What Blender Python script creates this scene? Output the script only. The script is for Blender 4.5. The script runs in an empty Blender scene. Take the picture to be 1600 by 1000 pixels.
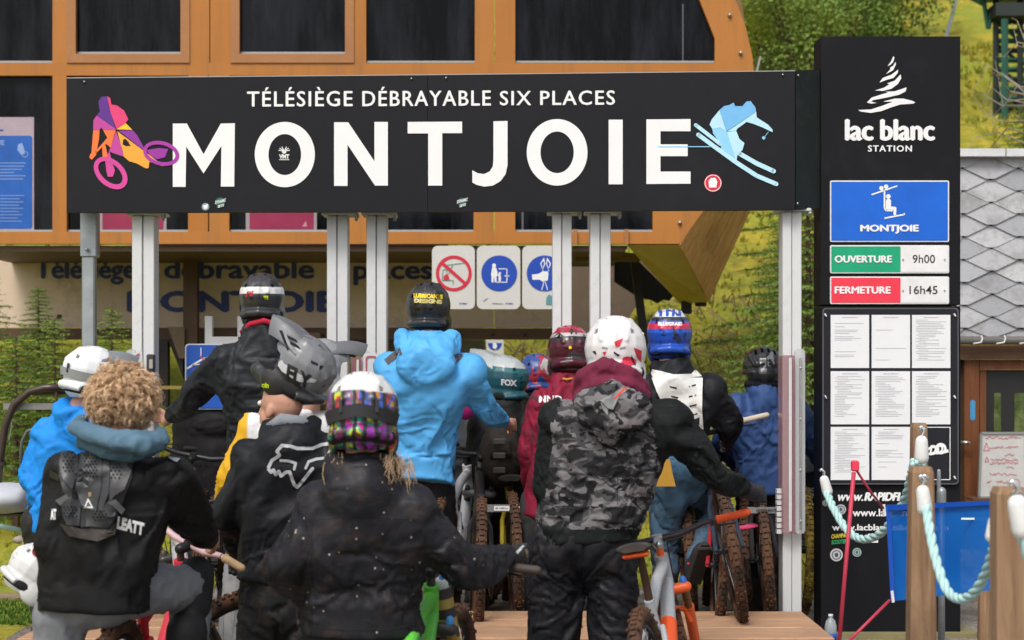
import bpy, bmesh, math, random
import numpy as np
from mathutils import Vector, Matrix, Euler, geometry
from mathutils.bvhtree import BVHTree
R = math.radians
random.seed(7)
SC = bpy.context.scene
COL = SC.collection

# ---------------------------------------------------------------- camera, world, sun, exposure
FOC = 2600.0                                   # focal length in photo pixels (1600 wide)
EYE = 1.6
cam_d = bpy.data.cameras.new('camera'); cam = bpy.data.objects.new('camera', cam_d); COL.objects.link(cam)
cam_d.sensor_width = 36.0; cam_d.lens = 36.0 * FOC / 1600.0
cam_d.shift_y = 100.0 / 1600.0
cam.location = (0, 0, EYE); cam.rotation_euler = (R(90), 0, 0)
cam_d.clip_start = 0.1; cam_d.clip_end = 500
cam_d.dof.use_dof = True; cam_d.dof.focus_distance = 8.2; cam_d.dof.aperture_fstop = 3.2
SC.camera = cam
world = bpy.data.worlds.new('World'); SC.world = world; world.use_nodes = True
wn = world.node_tree.nodes; wl = world.node_tree.links; wn.clear()
sky = wn.new('ShaderNodeTexSky'); sky.sky_type = 'NISHITA'; sky.sun_disc = False
sky.sun_elevation = R(52); sky.sun_rotation = R(200); sky.dust_density = 4.0; sky.ozone_density = 0.6
hsv = wn.new('ShaderNodeHueSaturation'); hsv.inputs['Saturation'].default_value = 0.42
bg = wn.new('ShaderNodeBackground'); bg.inputs['Strength'].default_value = 0.15
wo = wn.new('ShaderNodeOutputWorld')
wl.new(sky.outputs[0], hsv.inputs['Color']); wl.new(hsv.outputs[0], bg.inputs['Color']); wl.new(bg.outputs[0], wo.inputs['Surface'])
sun_d = bpy.data.lights.new('sun', 'SUN'); sun = bpy.data.objects.new('sun', sun_d); COL.objects.link(sun)
sun_d.energy = 1.5; sun_d.angle = R(18); sun_d.color = (1.0, 0.965, 0.92)
sun.rotation_euler = Euler((R(38), 0, R(20 - 40)), 'XYZ')
SC.view_settings.view_transform = 'Standard'; SC.view_settings.look = 'None'
SC.view_settings.gamma = 1.0; SC.view_settings.exposure = 0.25
try: SC.view_settings.use_curve_mapping = False
except Exception: pass
SC.cycles.max_bounces = 6; SC.cycles.transparent_max_bounces = 8
SC.cycles.use_denoising = True

def W(px, py, d):
    return Vector(((px - 800.0) * d / FOC, d, EYE + (600.0 - py) * d / FOC))

# ---------------------------------------------------------------- noise (numpy)
def _h(ix, iy, iz):
    n = (ix * 374761393 + iy * 668265263 + iz * 2147483647) & 0xffffffff
    n = ((n ^ (n >> 13)) * 1274126177) & 0xffffffff
    return ((n ^ (n >> 16)) & 0xffff) / 32767.5 - 1.0
def vnoise(p):
    p = np.asarray(p, float); i = np.floor(p).astype(np.int64); f = p - i; f = f * f * (3 - 2 * f)
    r = 0
    for dx in (0, 1):
        for dy in (0, 1):
            for dz in (0, 1):
                w = (f[:, 0] if dx else 1 - f[:, 0]) * (f[:, 1] if dy else 1 - f[:, 1]) * (f[:, 2] if dz else 1 - f[:, 2])
                r = r + w * _h(i[:, 0] + dx, i[:, 1] + dy, i[:, 2] + dz)
    return r

# ---------------------------------------------------------------- node materials
_M = {}
def lin(c):
    return tuple((x / 12.92 if x <= .04045 else ((x + .055) / 1.055) ** 2.4) for x in c)
def hexc(s):
    s = s.lstrip('#'); return lin(tuple(int(s[i:i + 2], 16) / 255 for i in (0, 2, 4)))
class NT:
    def __init__(s, name):
        s.m = bpy.data.materials.new(name); s.m.use_nodes = True
        s.t = s.m.node_tree; s.n = s.t.nodes; s.l = s.t.links; s.n.clear()
        s.out = s.n.new('ShaderNodeOutputMaterial'); s.p = s.n.new('ShaderNodeBsdfPrincipled')
        s.l.new(s.p.outputs[0], s.out.inputs['Surface'])
    def new(s, t, **k):
        n = s.n.new('ShaderNode' + t)
        for a, b in k.items(): setattr(n, a, b)
        return n
    def put(s, sock, v):
        if hasattr(v, 'is_linked') or isinstance(v, bpy.types.NodeSocket): s.l.new(v, sock)
        elif isinstance(v, (tuple, list)) and len(v) == 3 and sock.type == 'RGBA': sock.default_value = (*v, 1)
        else: sock.default_value = v
    def coord(s, kind='Object', scale=(1, 1, 1), rot=(0, 0, 0)):
        if kind == 'World':
            c = s.new('NewGeometry').outputs['Position']
        else:
            c = s.new('TexCoord').outputs[kind]
        m = s.new('Mapping'); s.l.new(c, m.inputs[0]); m.inputs['Scale'].default_value = scale; m.inputs['Rotation'].default_value = rot
        return m.outputs[0]
    def noise(s, co, scale, detail=4, rough=.55, dist=0, out=0):
        n = s.new('TexNoise'); s.l.new(co, n.inputs['Vector']); n.inputs['Scale'].default_value = scale
        n.inputs['Detail'].default_value = detail; n.inputs['Roughness'].default_value = rough; n.inputs['Distortion'].default_value = dist
        return n.outputs[out]
    def voro(s, co, scale, feature='F1', out='Distance'):
        n = s.new('TexVoronoi', feature=feature); s.l.new(co, n.inputs['Vector']); n.inputs['Scale'].default_value = scale
        return n.outputs[out]
    def ramp(s, f, stops, interp='LINEAR'):
        n = s.new('ValToRGB'); s.l.new(f, n.inputs[0]); cr = n.color_ramp; cr.interpolation = interp
        while len(cr.elements) < len(stops): cr.elements.new(.5)
        for e, (p, c) in zip(cr.elements, stops):
            e.position = p; e.color = (*(c if isinstance(c, (tuple, list)) else (c, c, c)), 1)
        return n.outputs[0]
    def mix(s, f, a, b, mode='MIX'):
        n = s.new('MixRGB', blend_type=mode); s.put(n.inputs[0], f); s.put(n.inputs[1], a); s.put(n.inputs[2], b)
        return n.outputs[0]
    def math(s, op, a, b=0.0):
        n = s.new('Math', operation=op); s.put(n.inputs[0], a); s.put(n.inputs[1], b); return n.outputs[0]
    def sep(s, co):
        n = s.new('SeparateXYZ'); s.l.new(co, n.inputs[0]); return n.outputs
    def bump(s, h, dist=.01, strength=.6):
        n = s.new('Bump'); s.l.new(h, n.inputs['Height']); n.inputs['Distance'].default_value = dist; n.inputs['Strength'].default_value = strength
        s.l.new(n.outputs[0], s.p.inputs['Normal'])
    def base(s, c, rough=.6, metal=0.0, spec=None):
        s.put(s.p.inputs['Base Color'], c); s.put(s.p.inputs['Roughness'], rough); s.put(s.p.inputs['Metallic'], metal)
        if spec is not None: s.put(s.p.inputs['Specular IOR Level'], spec)
        return s.m

def paint(name, c, rough=.45, metal=0., dirt=.25, dirtc=(.09, .07, .05), var=.12, scale=6, spec=None, bump=.0):
    if name in _M: return _M[name]
    t = NT(name); co = t.coord('Object'); n1 = t.noise(co, scale, 6, .65); n2 = t.noise(co, scale * 7, 4, .6)
    v = t.mix(t.ramp(n1, [(.3, 0.), (.75, 1.)]), tuple(x * (1 - var) for x in c), tuple(min(1, x * (1 + var)) for x in c))
    m = t.ramp(t.math('MULTIPLY', n1, n2), [(.28, 0.), (.5, dirt)])
    col = t.mix(m, v, dirtc)
    t.base(col, t.ramp(n2, [(.2, max(0, rough - .1)), (.8, min(1, rough + .15))]), metal, spec)
    if bump: t.bump(n2, bump, .5)
    _M[name] = t.m; return t.m
def fabric(name, c, rough=.62, var=.15, mud=0., specks=0., mudc=(.11, .06, .035), sheen=.0, lowmud=None, scale=1., spec=.25, wrinkle=1.):
    if name in _M: return _M[name]
    t = NT(name); co = t.coord('Object')
    n1 = t.noise(co, 5 * scale, 5, .6); n2 = t.noise(co, 60 * scale, 3, .6); n3 = t.noise(co, 14 * scale, 5, .65, .8)
    v = t.mix(t.ramp(n1, [(.3, 0.), (.72, 1.)]), tuple(x * (1 - var) for x in c), tuple(min(1, x * (1 + var * 1.3)) for x in c))
    if mud:
        v = t.mix(t.ramp(n3, [(.5, 0.), (.68, mud)]), v, mudc)
    if lowmud:
        z = t.sep(co)[2]; g = t.ramp(z, [(0., 1.), (1., 0.)]) if False else t.math('SUBTRACT', lowmud[0], z)
        g = t.math('MULTIPLY', g, lowmud[1]); g = t.math('MINIMUM', t.math('MAXIMUM', g, 0.), 1.)
        g = t.math('MULTIPLY', g, t.ramp(n3, [(.4, 0.), (.62, .9)]))
        v = t.mix(g, v, mudc)
    if specks:
        vs = t.voro(co, 34, out='Distance'); cellr = t.voro(co, 34, out='Color')
        a = t.ramp(vs, [(.09, 1.), (.15, 0.)]); b = t.ramp(t.sep(cellr)[0], [(.8 - specks * .1, 0.), (.82, 1.)])
        v = t.mix(t.math('MULTIPLY', a, b), v, (.42, .36, .30))
    t.base(v, t.ramp(n3, [(.3, rough - .1), (.7, rough + .12)]), 0, spec)
    wc = t.coord('Object', (1, 1, .55), (.25, .1, .3)); rg = t.new('TexNoise', noise_type='RIDGED_MULTIFRACTAL'); t.l.new(wc, rg.inputs['Vector']); rg.inputs['Scale'].default_value = 6.5 * scale; rg.inputs['Detail'].default_value = 3.5; rg.inputs['Roughness'].default_value = .45; rg.inputs['Distortion'].default_value = 1.1
    h = t.math('ADD', t.math('ADD', t.math('MULTIPLY', n2, .10), t.math('MULTIPLY', n3, .16)), t.math('MULTIPLY', rg.outputs[0], .62))
    t.bump(h, .016 * wrinkle, .62)
    _M[name] = t.m; return t.m
def plain(name, c, rough=.5, metal=0., spec=None):
    if name in _M: return _M[name]
    t = NT(name); co = t.coord('Object'); n = t.noise(co, 30, 3)
    t.base(t.mix(n, tuple(x * .9 for x in c), tuple(min(1, x * 1.08) for x in c)), rough, metal, spec); _M[name] = t.m; return t.m
def wood(name, c1, c2, axis='x', scale=1., rough=.7, knots=True):
    if name in _M: return _M[name]
    t = NT(name); s = {'x': (.6, 9, 9), 'y': (9, .6, 9), 'z': (9, 9, .6)}[axis]
    oi = t.new('ObjectInfo'); co0 = t.coord('Object', tuple(k * scale for k in s))
    add = t.new('VectorMath', operation='ADD'); t.l.new(co0, add.inputs[0])
    sc = t.new('VectorMath', operation='SCALE'); sc.inputs[0].default_value = (17, 31, 11); t.l.new(oi.outputs['Random'], sc.inputs['Scale']); t.l.new(sc.outputs[0], add.inputs[1])
    co = add.outputs[0]
    g = t.noise(co, 2.2, 8, .62, 1.6); g2 = t.noise(co, 9, 4, .7, .4)
    col = t.mix(t.ramp(g, [(.32, 0.), (.7, 1.)]), c1, c2)
    col = t.mix(t.ramp(g2, [(.58, 0.), (.72, .55)]), col, tuple(x * .35 for x in c1))
    st = t.noise(t.coord('World'), 2.4, 6, .65, .5); col = t.mix(t.ramp(st, [(.52, 0.), (.7, .5)]), col, tuple(x * .45 for x in c1))
    col = t.mix(t.math('MULTIPLY', oi.outputs['Random'], .35), col, tuple(x * .7 for x in c2))
    t.base(col, rough, 0, .3); t.bump(g2, .006, .7); _M[name] = t.m; return t.m

# ---------------------------------------------------------------- mesh builder
class MB:
    def __init__(s): s.v = []; s.f = []; s.mi = []; s.M = None; s.cur = 0
    def add(s, vs, fs):
        o = len(s.v)
        for v in vs:
            v = Vector(v); s.v.append(tuple(s.M @ v if s.M is not None else v))
        for f in fs: s.f.append(tuple(i + o for i in f)); s.mi.append(s.cur)
        return s
    def box(s, c, d, rot=None, bev=0):
        x, y, z = (k / 2 for k in d); c = Vector(c)
        if bev:
            b = min(bev, x * .9, y * .9, z * .9); vs = []; fs = []
            rings = [(-z, b), (-z + b, 0), (z - b, 0), (z, b)]
            for zz, ins in rings:
                X, Y = x - ins, y - ins; bb = b * .6
                vs += [(-X + bb, -Y, zz), (X - bb, -Y, zz), (X, -Y + bb, zz), (X, Y - bb, zz), (X - bb, Y, zz), (-X + bb, Y, zz), (-X, Y - bb, zz), (-X, -Y + bb, zz)]
            for r in range(3):
                for k in range(8): fs.append((r * 8 + k, r * 8 + (k + 1) % 8, r * 8 + 8 + (k + 1) % 8, r * 8 + 8 + k))
            fs.append(tuple(range(7, -1, -1))); fs.append(tuple(range(24, 32)))
        else:
            vs = [(-x, -y, -z), (x, -y, -z), (x, y, -z), (-x, y, -z), (-x, -y, z), (x, -y, z), (x, y, z), (-x, y, z)]
            fs = [(0, 3, 2, 1), (4, 5, 6, 7), (0, 1, 5, 4), (1, 2, 6, 5), (2, 3, 7, 6), (3, 0, 4, 7)]
        m = rot if rot is not None else Matrix.Identity(3)
        return s.add([m @ Vector(v) + c for v in vs], fs)
    def prism(s, front, back):            # two rings of equal length
        n = len(front); s.add(list(front) + list(back), [])
        o = len(s.v) - 2 * n
        fs = []
        for t in geometry.tessellate_polygon([[Vector(p) for p in front]]):
            fs.append(tuple(t)); fs.append(tuple(i + n for i in reversed(t)))
        for k in range(n): fs.append((k, k + n, (k + 1) % n + n, (k + 1) % n))
        for f in fs: s.f.append(tuple(i + o for i in f)); s.mi.append(s.cur)
        return s
    def slab(s, pts, d, th):              # polygon in photo pixels at depth d (number or function), th thick away from the camera
        D = (lambda x, y: d) if not callable(d) else d
        f = [W(x, y, D(x, y)) for x, y in pts]; b = [p + Vector((0, th, 0)) for p in f]
        return s.prism(f, b)
    def rect(s, x0, y0, x1, y1, d, th): return s.slab([(x0, y0), (x1, y0), (x1, y1), (x0, y1)], d, th)
    def flat(s, pts, d):
        D = (lambda x, y: d) if not callable(d) else d
        f = [W(x, y, D(x, y)) for x, y in pts]
        return s.add(f, [tuple(t) for t in geometry.tessellate_polygon([f])])
    def tube(s, pts, r, n=10, cap=True, flat=1.0):
        pts = [Vector(p) for p in pts]; N = len(pts)
        rr = r if isinstance(r, (list, tuple)) else [r] * N
        vs = []; fs = []; up = None
        for i, p in enumerate(pts):
            t = (pts[min(i + 1, N - 1)] - pts[max(i - 1, 0)])
            t = t.normalized() if t.length > 1e-9 else Vector((0, 0, 1))
            if up is None:
                a = Vector((0, 0, 1)) if abs(t.z) < .9 else Vector((1, 0, 0)); up = (a - t * a.dot(t)).normalized()
            else: up = (up - t * up.dot(t)).normalized()
            sd = t.cross(up)
            for k in range(n):
                a = 2 * math.pi * k / n; vs.append(p + (up * math.cos(a) * flat + sd * math.sin(a)) * rr[i])
        for i in range(N - 1):
            for k in range(n): fs.append((i * n + k, i * n + (k + 1) % n, (i + 1) * n + (k + 1) % n, (i + 1) * n + k))
        if cap: fs.append(tuple(range(n - 1, -1, -1))); fs.append(tuple((N - 1) * n + k for k in range(n)))
        return s.add(vs, fs)
    def cap(s, a, b, ra, rb=None, n=12):  # tapered capsule
        rb = ra if rb is None else rb; a = Vector(a); b = Vector(b); t = (b - a)
        t = t.normalized() if t.length > 1e-6 else Vector((0, 0, 1))
        P = []; Q = []
        for k in (-.98, -.8, -.45, 0): P.append(a + t * ra * k); Q.append(ra * math.sqrt(1 - k * k))
        for k in (0, .45, .8, .98): P.append(b + t * rb * k); Q.append(rb * math.sqrt(1 - k * k))
        return s.tube(P, Q, n)
    def ell(s, c, r, rot=None, nu=16, nv=10):
        c = Vector(c); m = rot if rot is not None else Matrix.Identity(3); vs = []; fs = []
        vs.append(m @ Vector((0, 0, -r[2])) + c)
        for j in range(1, nv):
            ph = -math.pi / 2 + math.pi * j / nv
            for i in range(nu):
                th = 2 * math.pi * i / nu
                vs.append(m @ Vector((r[0] * math.cos(ph) * math.cos(th), r[1] * math.cos(ph) * math.sin(th), r[2] * math.sin(ph))) + c)
        vs.append(m @ Vector((0, 0, r[2])) + c)
        for i in range(nu): fs.append((0, 1 + (i + 1) % nu, 1 + i))
        for j in range(nv - 2):
            for i in range(nu):
                a = 1 + j * nu; fs.append((a + i, a + (i + 1) % nu, a + nu + (i + 1) % nu, a + nu + i))
        a = 1 + (nv - 2) * nu
        for i in range(nu): fs.append((a + i, a + (i + 1) % nu, len(vs) - 1))
        return s.add(vs, fs)
    def loft(s, rings, cap=True):
        n = len(rings[0]); vs = [p for r in rings for p in r]; fs = []
        for i in range(len(rings) - 1):
            for k in range(n): fs.append((i * n + k, i * n + (k + 1) % n, (i + 1) * n + (k + 1) % n, (i + 1) * n + k))
        if cap: fs.append(tuple(range(n - 1, -1, -1))); fs.append(tuple((len(rings) - 1) * n + k for k in range(n)))
        return s.add(vs, fs)
    def ring(s, c, axis, R0, r, n=40, m=10, fr=1.):   # torus
        c = Vector(c); ax = Vector(axis).normalized(); a = Vector((0, 0, 1)) if abs(ax.z) < .9 else Vector((1, 0, 0))
        u = (a - ax * a.dot(ax)).normalized(); w = ax.cross(u); vs = []; fs = []
        for i in range(n):
            t = 2 * math.pi * i / n; d = u * math.cos(t) + w * math.sin(t)
            for j in range(m):
                q = 2 * math.pi * j / m; vs.append(c + d * (R0 + r * math.cos(q)) + ax * r * fr * math.sin(q))
        for i in range(n):
            for j in range(m): fs.append((i * m + j, ((i + 1) % n) * m + j, ((i + 1) % n) * m + (j + 1) % m, i * m + (j + 1) % m))
        return s.add(vs, fs)

ORG = {}; LOCM = {}
def link_mesh(name, me, mats, parent=None, smooth=False, org=None, matrix=None):
    o = bpy.data.objects.new(name, me); COL.objects.link(o)
    for m in (mats if isinstance(mats, (list, tuple)) else [mats]):
        if m is not None: me.materials.append(m)
    if smooth:
        me.polygons.foreach_set('use_smooth', [True] * len(me.polygons))
    if parent is not None: o.parent = parent
    return o
def obj(name, mb, mat, parent=None, smooth=False, local=False, label=None, auto=None, kind=None):
    """world-space vertices unless local; a top-level mesh gets its origin at its base"""
    if parent is not None: org = Vector((0, 0, 0)) if local else ORG.get(parent.name, Vector((0, 0, 0)))
    elif local: org = Vector((0, 0, 0))
    else:
        a = np.array(mb.v); org = Vector(((a[:, 0].min() + a[:, 0].max()) / 2, (a[:, 1].min() + a[:, 1].max()) / 2, a[:, 2].min()))
    if parent is not None and not local and parent.name in LOCM:
        Mi = LOCM[parent.name]; vs = [tuple(Mi @ Vector(v)) for v in mb.v]
    else: vs = [(v[0] - org.x, v[1] - org.y, v[2] - org.z) for v in mb.v]
    me = bpy.data.meshes.new(name); me.from_pydata(vs, [], mb.f)
    if any(mb.mi): me.polygons.foreach_set('material_index', mb.mi)
    me.validate(); me.update()
    o = link_mesh(name, me, mat, parent, smooth)
    if parent is None and not local: o.location = org
    ORG[o.name] = org
    if auto and smooth:
        me.set_sharp_from_angle(angle=R(auto))
    if label: o['label'] = label
    if kind: o['kind'] = kind
    return o
def empty(name, loc, label, cat, group=None, rot=None):
    o = bpy.data.objects.new(name, None); COL.objects.link(o); o.location = loc; o.empty_display_size = .1
    if rot is not None: o.rotation_euler = rot
    ORG[o.name] = Vector(loc); return tag(o, label, cat, group)
def tag(o, label=None, cat=None, group=None, kind=None):
    if label: o['label'] = label
    if cat: o['category'] = cat
    if group: o['group'] = group
    if kind: o['kind'] = kind
    return o
def fixn(mb):
    """recalculate normals outward (closed shapes)"""
    me = bpy.data.meshes.new('t'); me.from_pydata(mb.v, [], mb.f); bm = bmesh.new(); bm.from_mesh(me)
    bmesh.ops.recalc_face_normals(bm, faces=bm.faces); bm.to_mesh(me); bm.free()
    mb.f = [tuple(p.vertices) for p in me.polygons]; bpy.data.meshes.remove(me); return mb
def remesh(mb, voxel, smooth=3, fac=.5, boolmb=None):
    mb = fixn(mb); me = bpy.data.meshes.new('tmp'); me.from_pydata(mb.v, [], mb.f); me.update()
    o = bpy.data.objects.new('tmp', me); COL.objects.link(o)
    m = o.modifiers.new('r', 'REMESH'); m.mode = 'VOXEL'; m.voxel_size = voxel; m.adaptivity = 0
    if smooth: q = o.modifiers.new('s', 'SMOOTH'); q.factor = fac; q.iterations = smooth
    dg = bpy.context.evaluated_depsgraph_get(); dg.update()
    ev = o.evaluated_get(dg); r = bpy.data.meshes.new_from_object(ev)
    bpy.data.objects.remove(o); bpy.data.meshes.remove(me); return r
def drape(me, frames=15, excess=.085, inset=.024, grav=.15, pins=(), stiff=60, bend=.05, thick=.004):
    """let a smooth garment shape buckle into real cloth folds over a slightly smaller copy of itself"""
    ctx = me.copy(); P = mesh_np(ctx); N_ = normals_np(ctx); set_np(ctx, P - N_ * inset)
    co = bpy.data.objects.new('collider', ctx); COL.objects.link(co); co.modifiers.new('c', 'COLLISION'); co.collision.thickness_outer = .002; co.collision.cloth_friction = 12; co.collision.damping = .4
    cl = bpy.data.objects.new('cloth', me); COL.objects.link(cl)
    m = cl.modifiers.new('cloth', 'CLOTH'); s = m.settings; s.quality = 4; s.mass = .25; s.tension_stiffness = stiff; s.compression_stiffness = stiff; s.shear_stiffness = stiff * .4; s.bending_stiffness = bend; s.air_damping = 2.5; s.shrink_min = -excess; s.time_scale = 1.0
    s.tension_damping = 8; s.compression_damping = 8; s.shear_damping = 8; s.bending_damping = .5
    s.effector_weights.gravity = grav
    if pins:
        vg = cl.vertex_groups.new(name='pin'); PP = mesh_np(me)
        for p, rad in pins: vg.add([int(i) for i in np.nonzero(np.linalg.norm(PP - np.array(p), axis=1) < rad)[0]], 1.0, 'REPLACE')
        s.vertex_group_mass = 'pin'
    c = m.collision_settings; c.use_collision = True; c.distance_min = thick; c.collision_quality = 2; c.use_self_collision = False
    m.point_cache.frame_start = 1; m.point_cache.frame_end = frames + 2
    for f in range(1, frames + 1): SC.frame_set(f)
    dg = bpy.context.evaluated_depsgraph_get(); r = bpy.data.meshes.new_from_object(cl.evaluated_get(dg))
    bpy.data.objects.remove(cl); bpy.data.objects.remove(co); SC.frame_set(1)
    return r
def boolean(me, cutter_mb):
    o = bpy.data.objects.new('a', me); COL.objects.link(o)
    cutter_mb = fixn(cutter_mb)
    cm = bpy.data.meshes.new('c'); cm.from_pydata(cutter_mb.v, [], cutter_mb.f); cm.update(); c = bpy.data.objects.new('c', cm); COL.objects.link(c)
    m = o.modifiers.new('b', 'BOOLEAN'); m.object = c; m.operation = 'DIFFERENCE'; m.solver = 'EXACT'; m.use_self = True
    dg = bpy.context.evaluated_depsgraph_get(); dg.update()
    r = bpy.data.meshes.new_from_object(o.evaluated_get(dg))
    bpy.data.objects.remove(o); bpy.data.objects.remove(c); return r
def mesh_np(me):
    a = np.empty(len(me.vertices) * 3); me.vertices.foreach_get('co', a); return a.reshape(-1, 3)
def set_np(me, a): me.vertices.foreach_set('co', a.ravel()); me.update()
def normals_np(me):
    a = np.empty(len(me.vertices) * 3); me.vertices.foreach_get('normal', a); return a.reshape(-1, 3)

# ---------------------------------------------------------------- text (built-in font) and flat print
def text2d(s, box, bold=0., shear=0., slope=0., sub=None, spacing=1.):
    """triangles of a word fitted into a box of photo pixels -> (points, faces)"""
    cu = bpy.data.curves.new('t', 'FONT'); cu.body = s; cu.size = 1; cu.offset = bold; cu.shear = shear; cu.resolution_u = 3
    cu.space_character = spacing
    o = bpy.data.objects.new('t', cu); COL.objects.link(o)
    dg = bpy.context.evaluated_depsgraph_get(); dg.update(); me = bpy.data.meshes.new_from_object(o.evaluated_get(dg))
    bpy.data.objects.remove(o); bpy.data.curves.remove(cu)
    a = mesh_np(me)[:, :2]; fs = [tuple(p.vertices) for p in me.polygons]; bpy.data.meshes.remove(me)
    lo = a.min(0); hi = a.max(0); x0, y0, x1, y1 = box
    X = x0 + (a[:, 0] - lo[0]) / (hi[0] - lo[0]) * (x1 - x0); Y = y1 - (a[:, 1] - lo[1]) / (hi[1] - lo[1]) * (y1 - y0)
    Y = Y + (X - x0) * slope
    return list(zip(X, Y)), fs
def bold2d(mb, s, box, d, w=.8, **k):
    x0, y0, x1, y1 = box; D = (lambda x, y: d) if not callable(d) else d; i = 0
    for dx, dy in ((-w, 0), (w, 0), (0, -w * .6), (0, w * .6), (0, 0)):
        i += 1; put2d(mb, text2d(s, (x0 + w + dx, y0 + w * .6 + dy, x1 - w + dx, y1 - w * .6 + dy), **k), (lambda x, y, i=i: D(x, y) - .00025 * i))
    return mb
def put2d(mb, pf, d):
    D = (lambda x, y: d) if not callable(d) else d
    return mb.add([W(x, y, D(x, y)) for x, y in pf[0]], pf[1])
def ell2d(cx, cy, rx, ry, n=40, rot=0.):
    return [(cx + rx * math.cos(t) * math.cos(rot) - ry * math.sin(t) * math.sin(rot), cy + rx * math.cos(t) * math.sin(rot) + ry * math.sin(t) * math.cos(rot)) for t in (2 * math.pi * k / n for k in range(n))]
def ring2d(outer, inner):
    n = len(outer); return list(outer) + list(inner), [(k, (k + 1) % n, n + (k + 1) % n, n + k) for k in range(n)]
def line2d(a, b, w):
    dx, dy = b[0] - a[0], b[1] - a[1]; L = math.hypot(dx, dy) or 1; nx, ny = -dy / L * w / 2, dx / L * w / 2
    return [(a[0] + nx, a[1] + ny), (b[0] + nx, b[1] + ny), (b[0] - nx, b[1] - ny), (a[0] - nx, a[1] - ny)]
def poly2d(pts): return list(pts), [tuple(t) for t in geometry.tessellate_polygon([[Vector((x, y, 0)) for x, y in pts]])]
def rrect(x0, y0, x1, y1, r, n=5):
    P = []
    for cx, cy, a0 in ((x1 - r, y0 + r, -90), (x1 - r, y1 - r, 0), (x0 + r, y1 - r, 90), (x0 + r, y0 + r, 180)):
        for k in range(n + 1):
            a = R(a0 + 90 * k / n); P.append((cx + r * math.cos(a), cy + r * math.sin(a)))
    return P
def bvh_of(objs):
    vs = []; fs = []
    bpy.context.view_layer.update()
    for o in objs:
        n = len(vs); M = o.matrix_world; vs += [M @ v.co for v in o.data.vertices]; fs += [tuple(i + n for i in p.vertices) for p in o.data.polygons]
    return BVHTree.FromPolygons(vs, fs)
def decal(name, shapes, bvh, mat, parent, off=.003, maxe=14, th=0., kind=None, label=None):
    """flat print or thin plate laid onto a curved surface (shapes: list of (pts, faces) in photo pixels)"""
    bm = bmesh.new()
    for pts, fs in shapes:
        V = [bm.verts.new((x, y, 0)) for x, y in pts]
        for f in fs:
            try: bm.faces.new([V[i] for i in f])
            except ValueError: pass
    for _ in range(4):
        es = [e for e in bm.edges if e.calc_length() > maxe]
        if not es: break
        bmesh.ops.subdivide_edges(bm, edges=es, cuts=1); bmesh.ops.triangulate(bm, faces=[f for f in bm.faces if len(f.verts) > 3])
    bm.verts.index_update(); bm.verts.ensure_lookup_table(); bm.faces.ensure_lookup_table()
    E = Vector((0, 0, EYE)); P = {}; last = None
    for v in bm.verts:
        d = (W(v.co.x, v.co.y, 10) - E).normalized(); h = bvh.ray_cast(E, d)
        if h[0] is not None: P[v.index] = (h[0] - d * off, d)
    if not P: bm.free(); return None
    mb = MB(); idx = {}
    for i, (p, d) in P.items(): idx[i] = len(mb.v); mb.v.append(tuple(p))
    n = len(mb.v)
    for f in bm.faces:
        ii = [v.index for v in f.verts]
        if all(i in idx for i in ii):
            q = [Vector(mb.v[idx[i]]) for i in ii]
            if max((q[k] - q[k - 1]).length for k in range(len(q))) < .14: mb.f.append(tuple(idx[i] for i in ii)); mb.mi.append(0)
    bm.free()
    if th and mb.f:
        from collections import Counter
        c = Counter(); fr = list(mb.f)
        for f in fr:
            for k in range(len(f)): c[tuple(sorted((f[k], f[(k + 1) % len(f)])))] += 1
        dirs = [P[i][1] for i in P]
        mb.v = [tuple(Vector(v) - dirs[k] * th) for k, v in enumerate(mb.v)] + [tuple(Vector(v) + dirs[k] * (off + .004)) for k, v in enumerate(mb.v)]
        for f in fr:
            mb.f.append(tuple(i + n for i in reversed(f))); mb.mi.append(0)
            for k in range(len(f)):
                a, b = f[k], f[(k + 1) % len(f)]
                if c[tuple(sorted((a, b)))] == 1: mb.f.append((a, b, b + n, a + n)); mb.mi.append(0)
    if not mb.f: return None
    return obj(name, mb, mat, parent, smooth=bool(th), auto=40 if th else None, kind=kind, label=label)
# ================================================================ SETTING: ground, hill, deck
def hill_h(x, y):
    """terrain height"""
    a = np.clip(y - 11.3, 0, None); z = .22 + .42 * a * (1 - np.exp(-a / .8))
    z = z - .22 * (1 - np.clip((y - 7.6) / 1.2, 0, 1))
    p = np.stack([x, y, np.zeros_like(x)], 1)
    k = np.clip((y - 11.5) / 2, 0, 1)
    return z + k * (.22 * vnoise(p * .45) + .10 * vnoise(p * 1.3 + 7) + .05 * vnoise(p * 3.1)) + .012 * vnoise(p * 4)
def hz(x, y): return float(hill_h(np.array([float(x)]), np.array([float(y)]))[0])
def grid_sheet(xs, ys):
    X, Y = np.meshgrid(xs, ys); Z = hill_h(X.ravel(), Y.ravel()); mb = MB()
    mb.v = list(map(tuple, np.stack([X.ravel(), Y.ravel(), Z], 1))); nx = len(xs)
    for j in range(len(ys) - 1):
        for i in range(nx - 1): mb.f.append((j * nx + i, j * nx + i + 1, (j + 1) * nx + i + 1, (j + 1) * nx + i)); mb.mi.append(0)
    return mb
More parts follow.
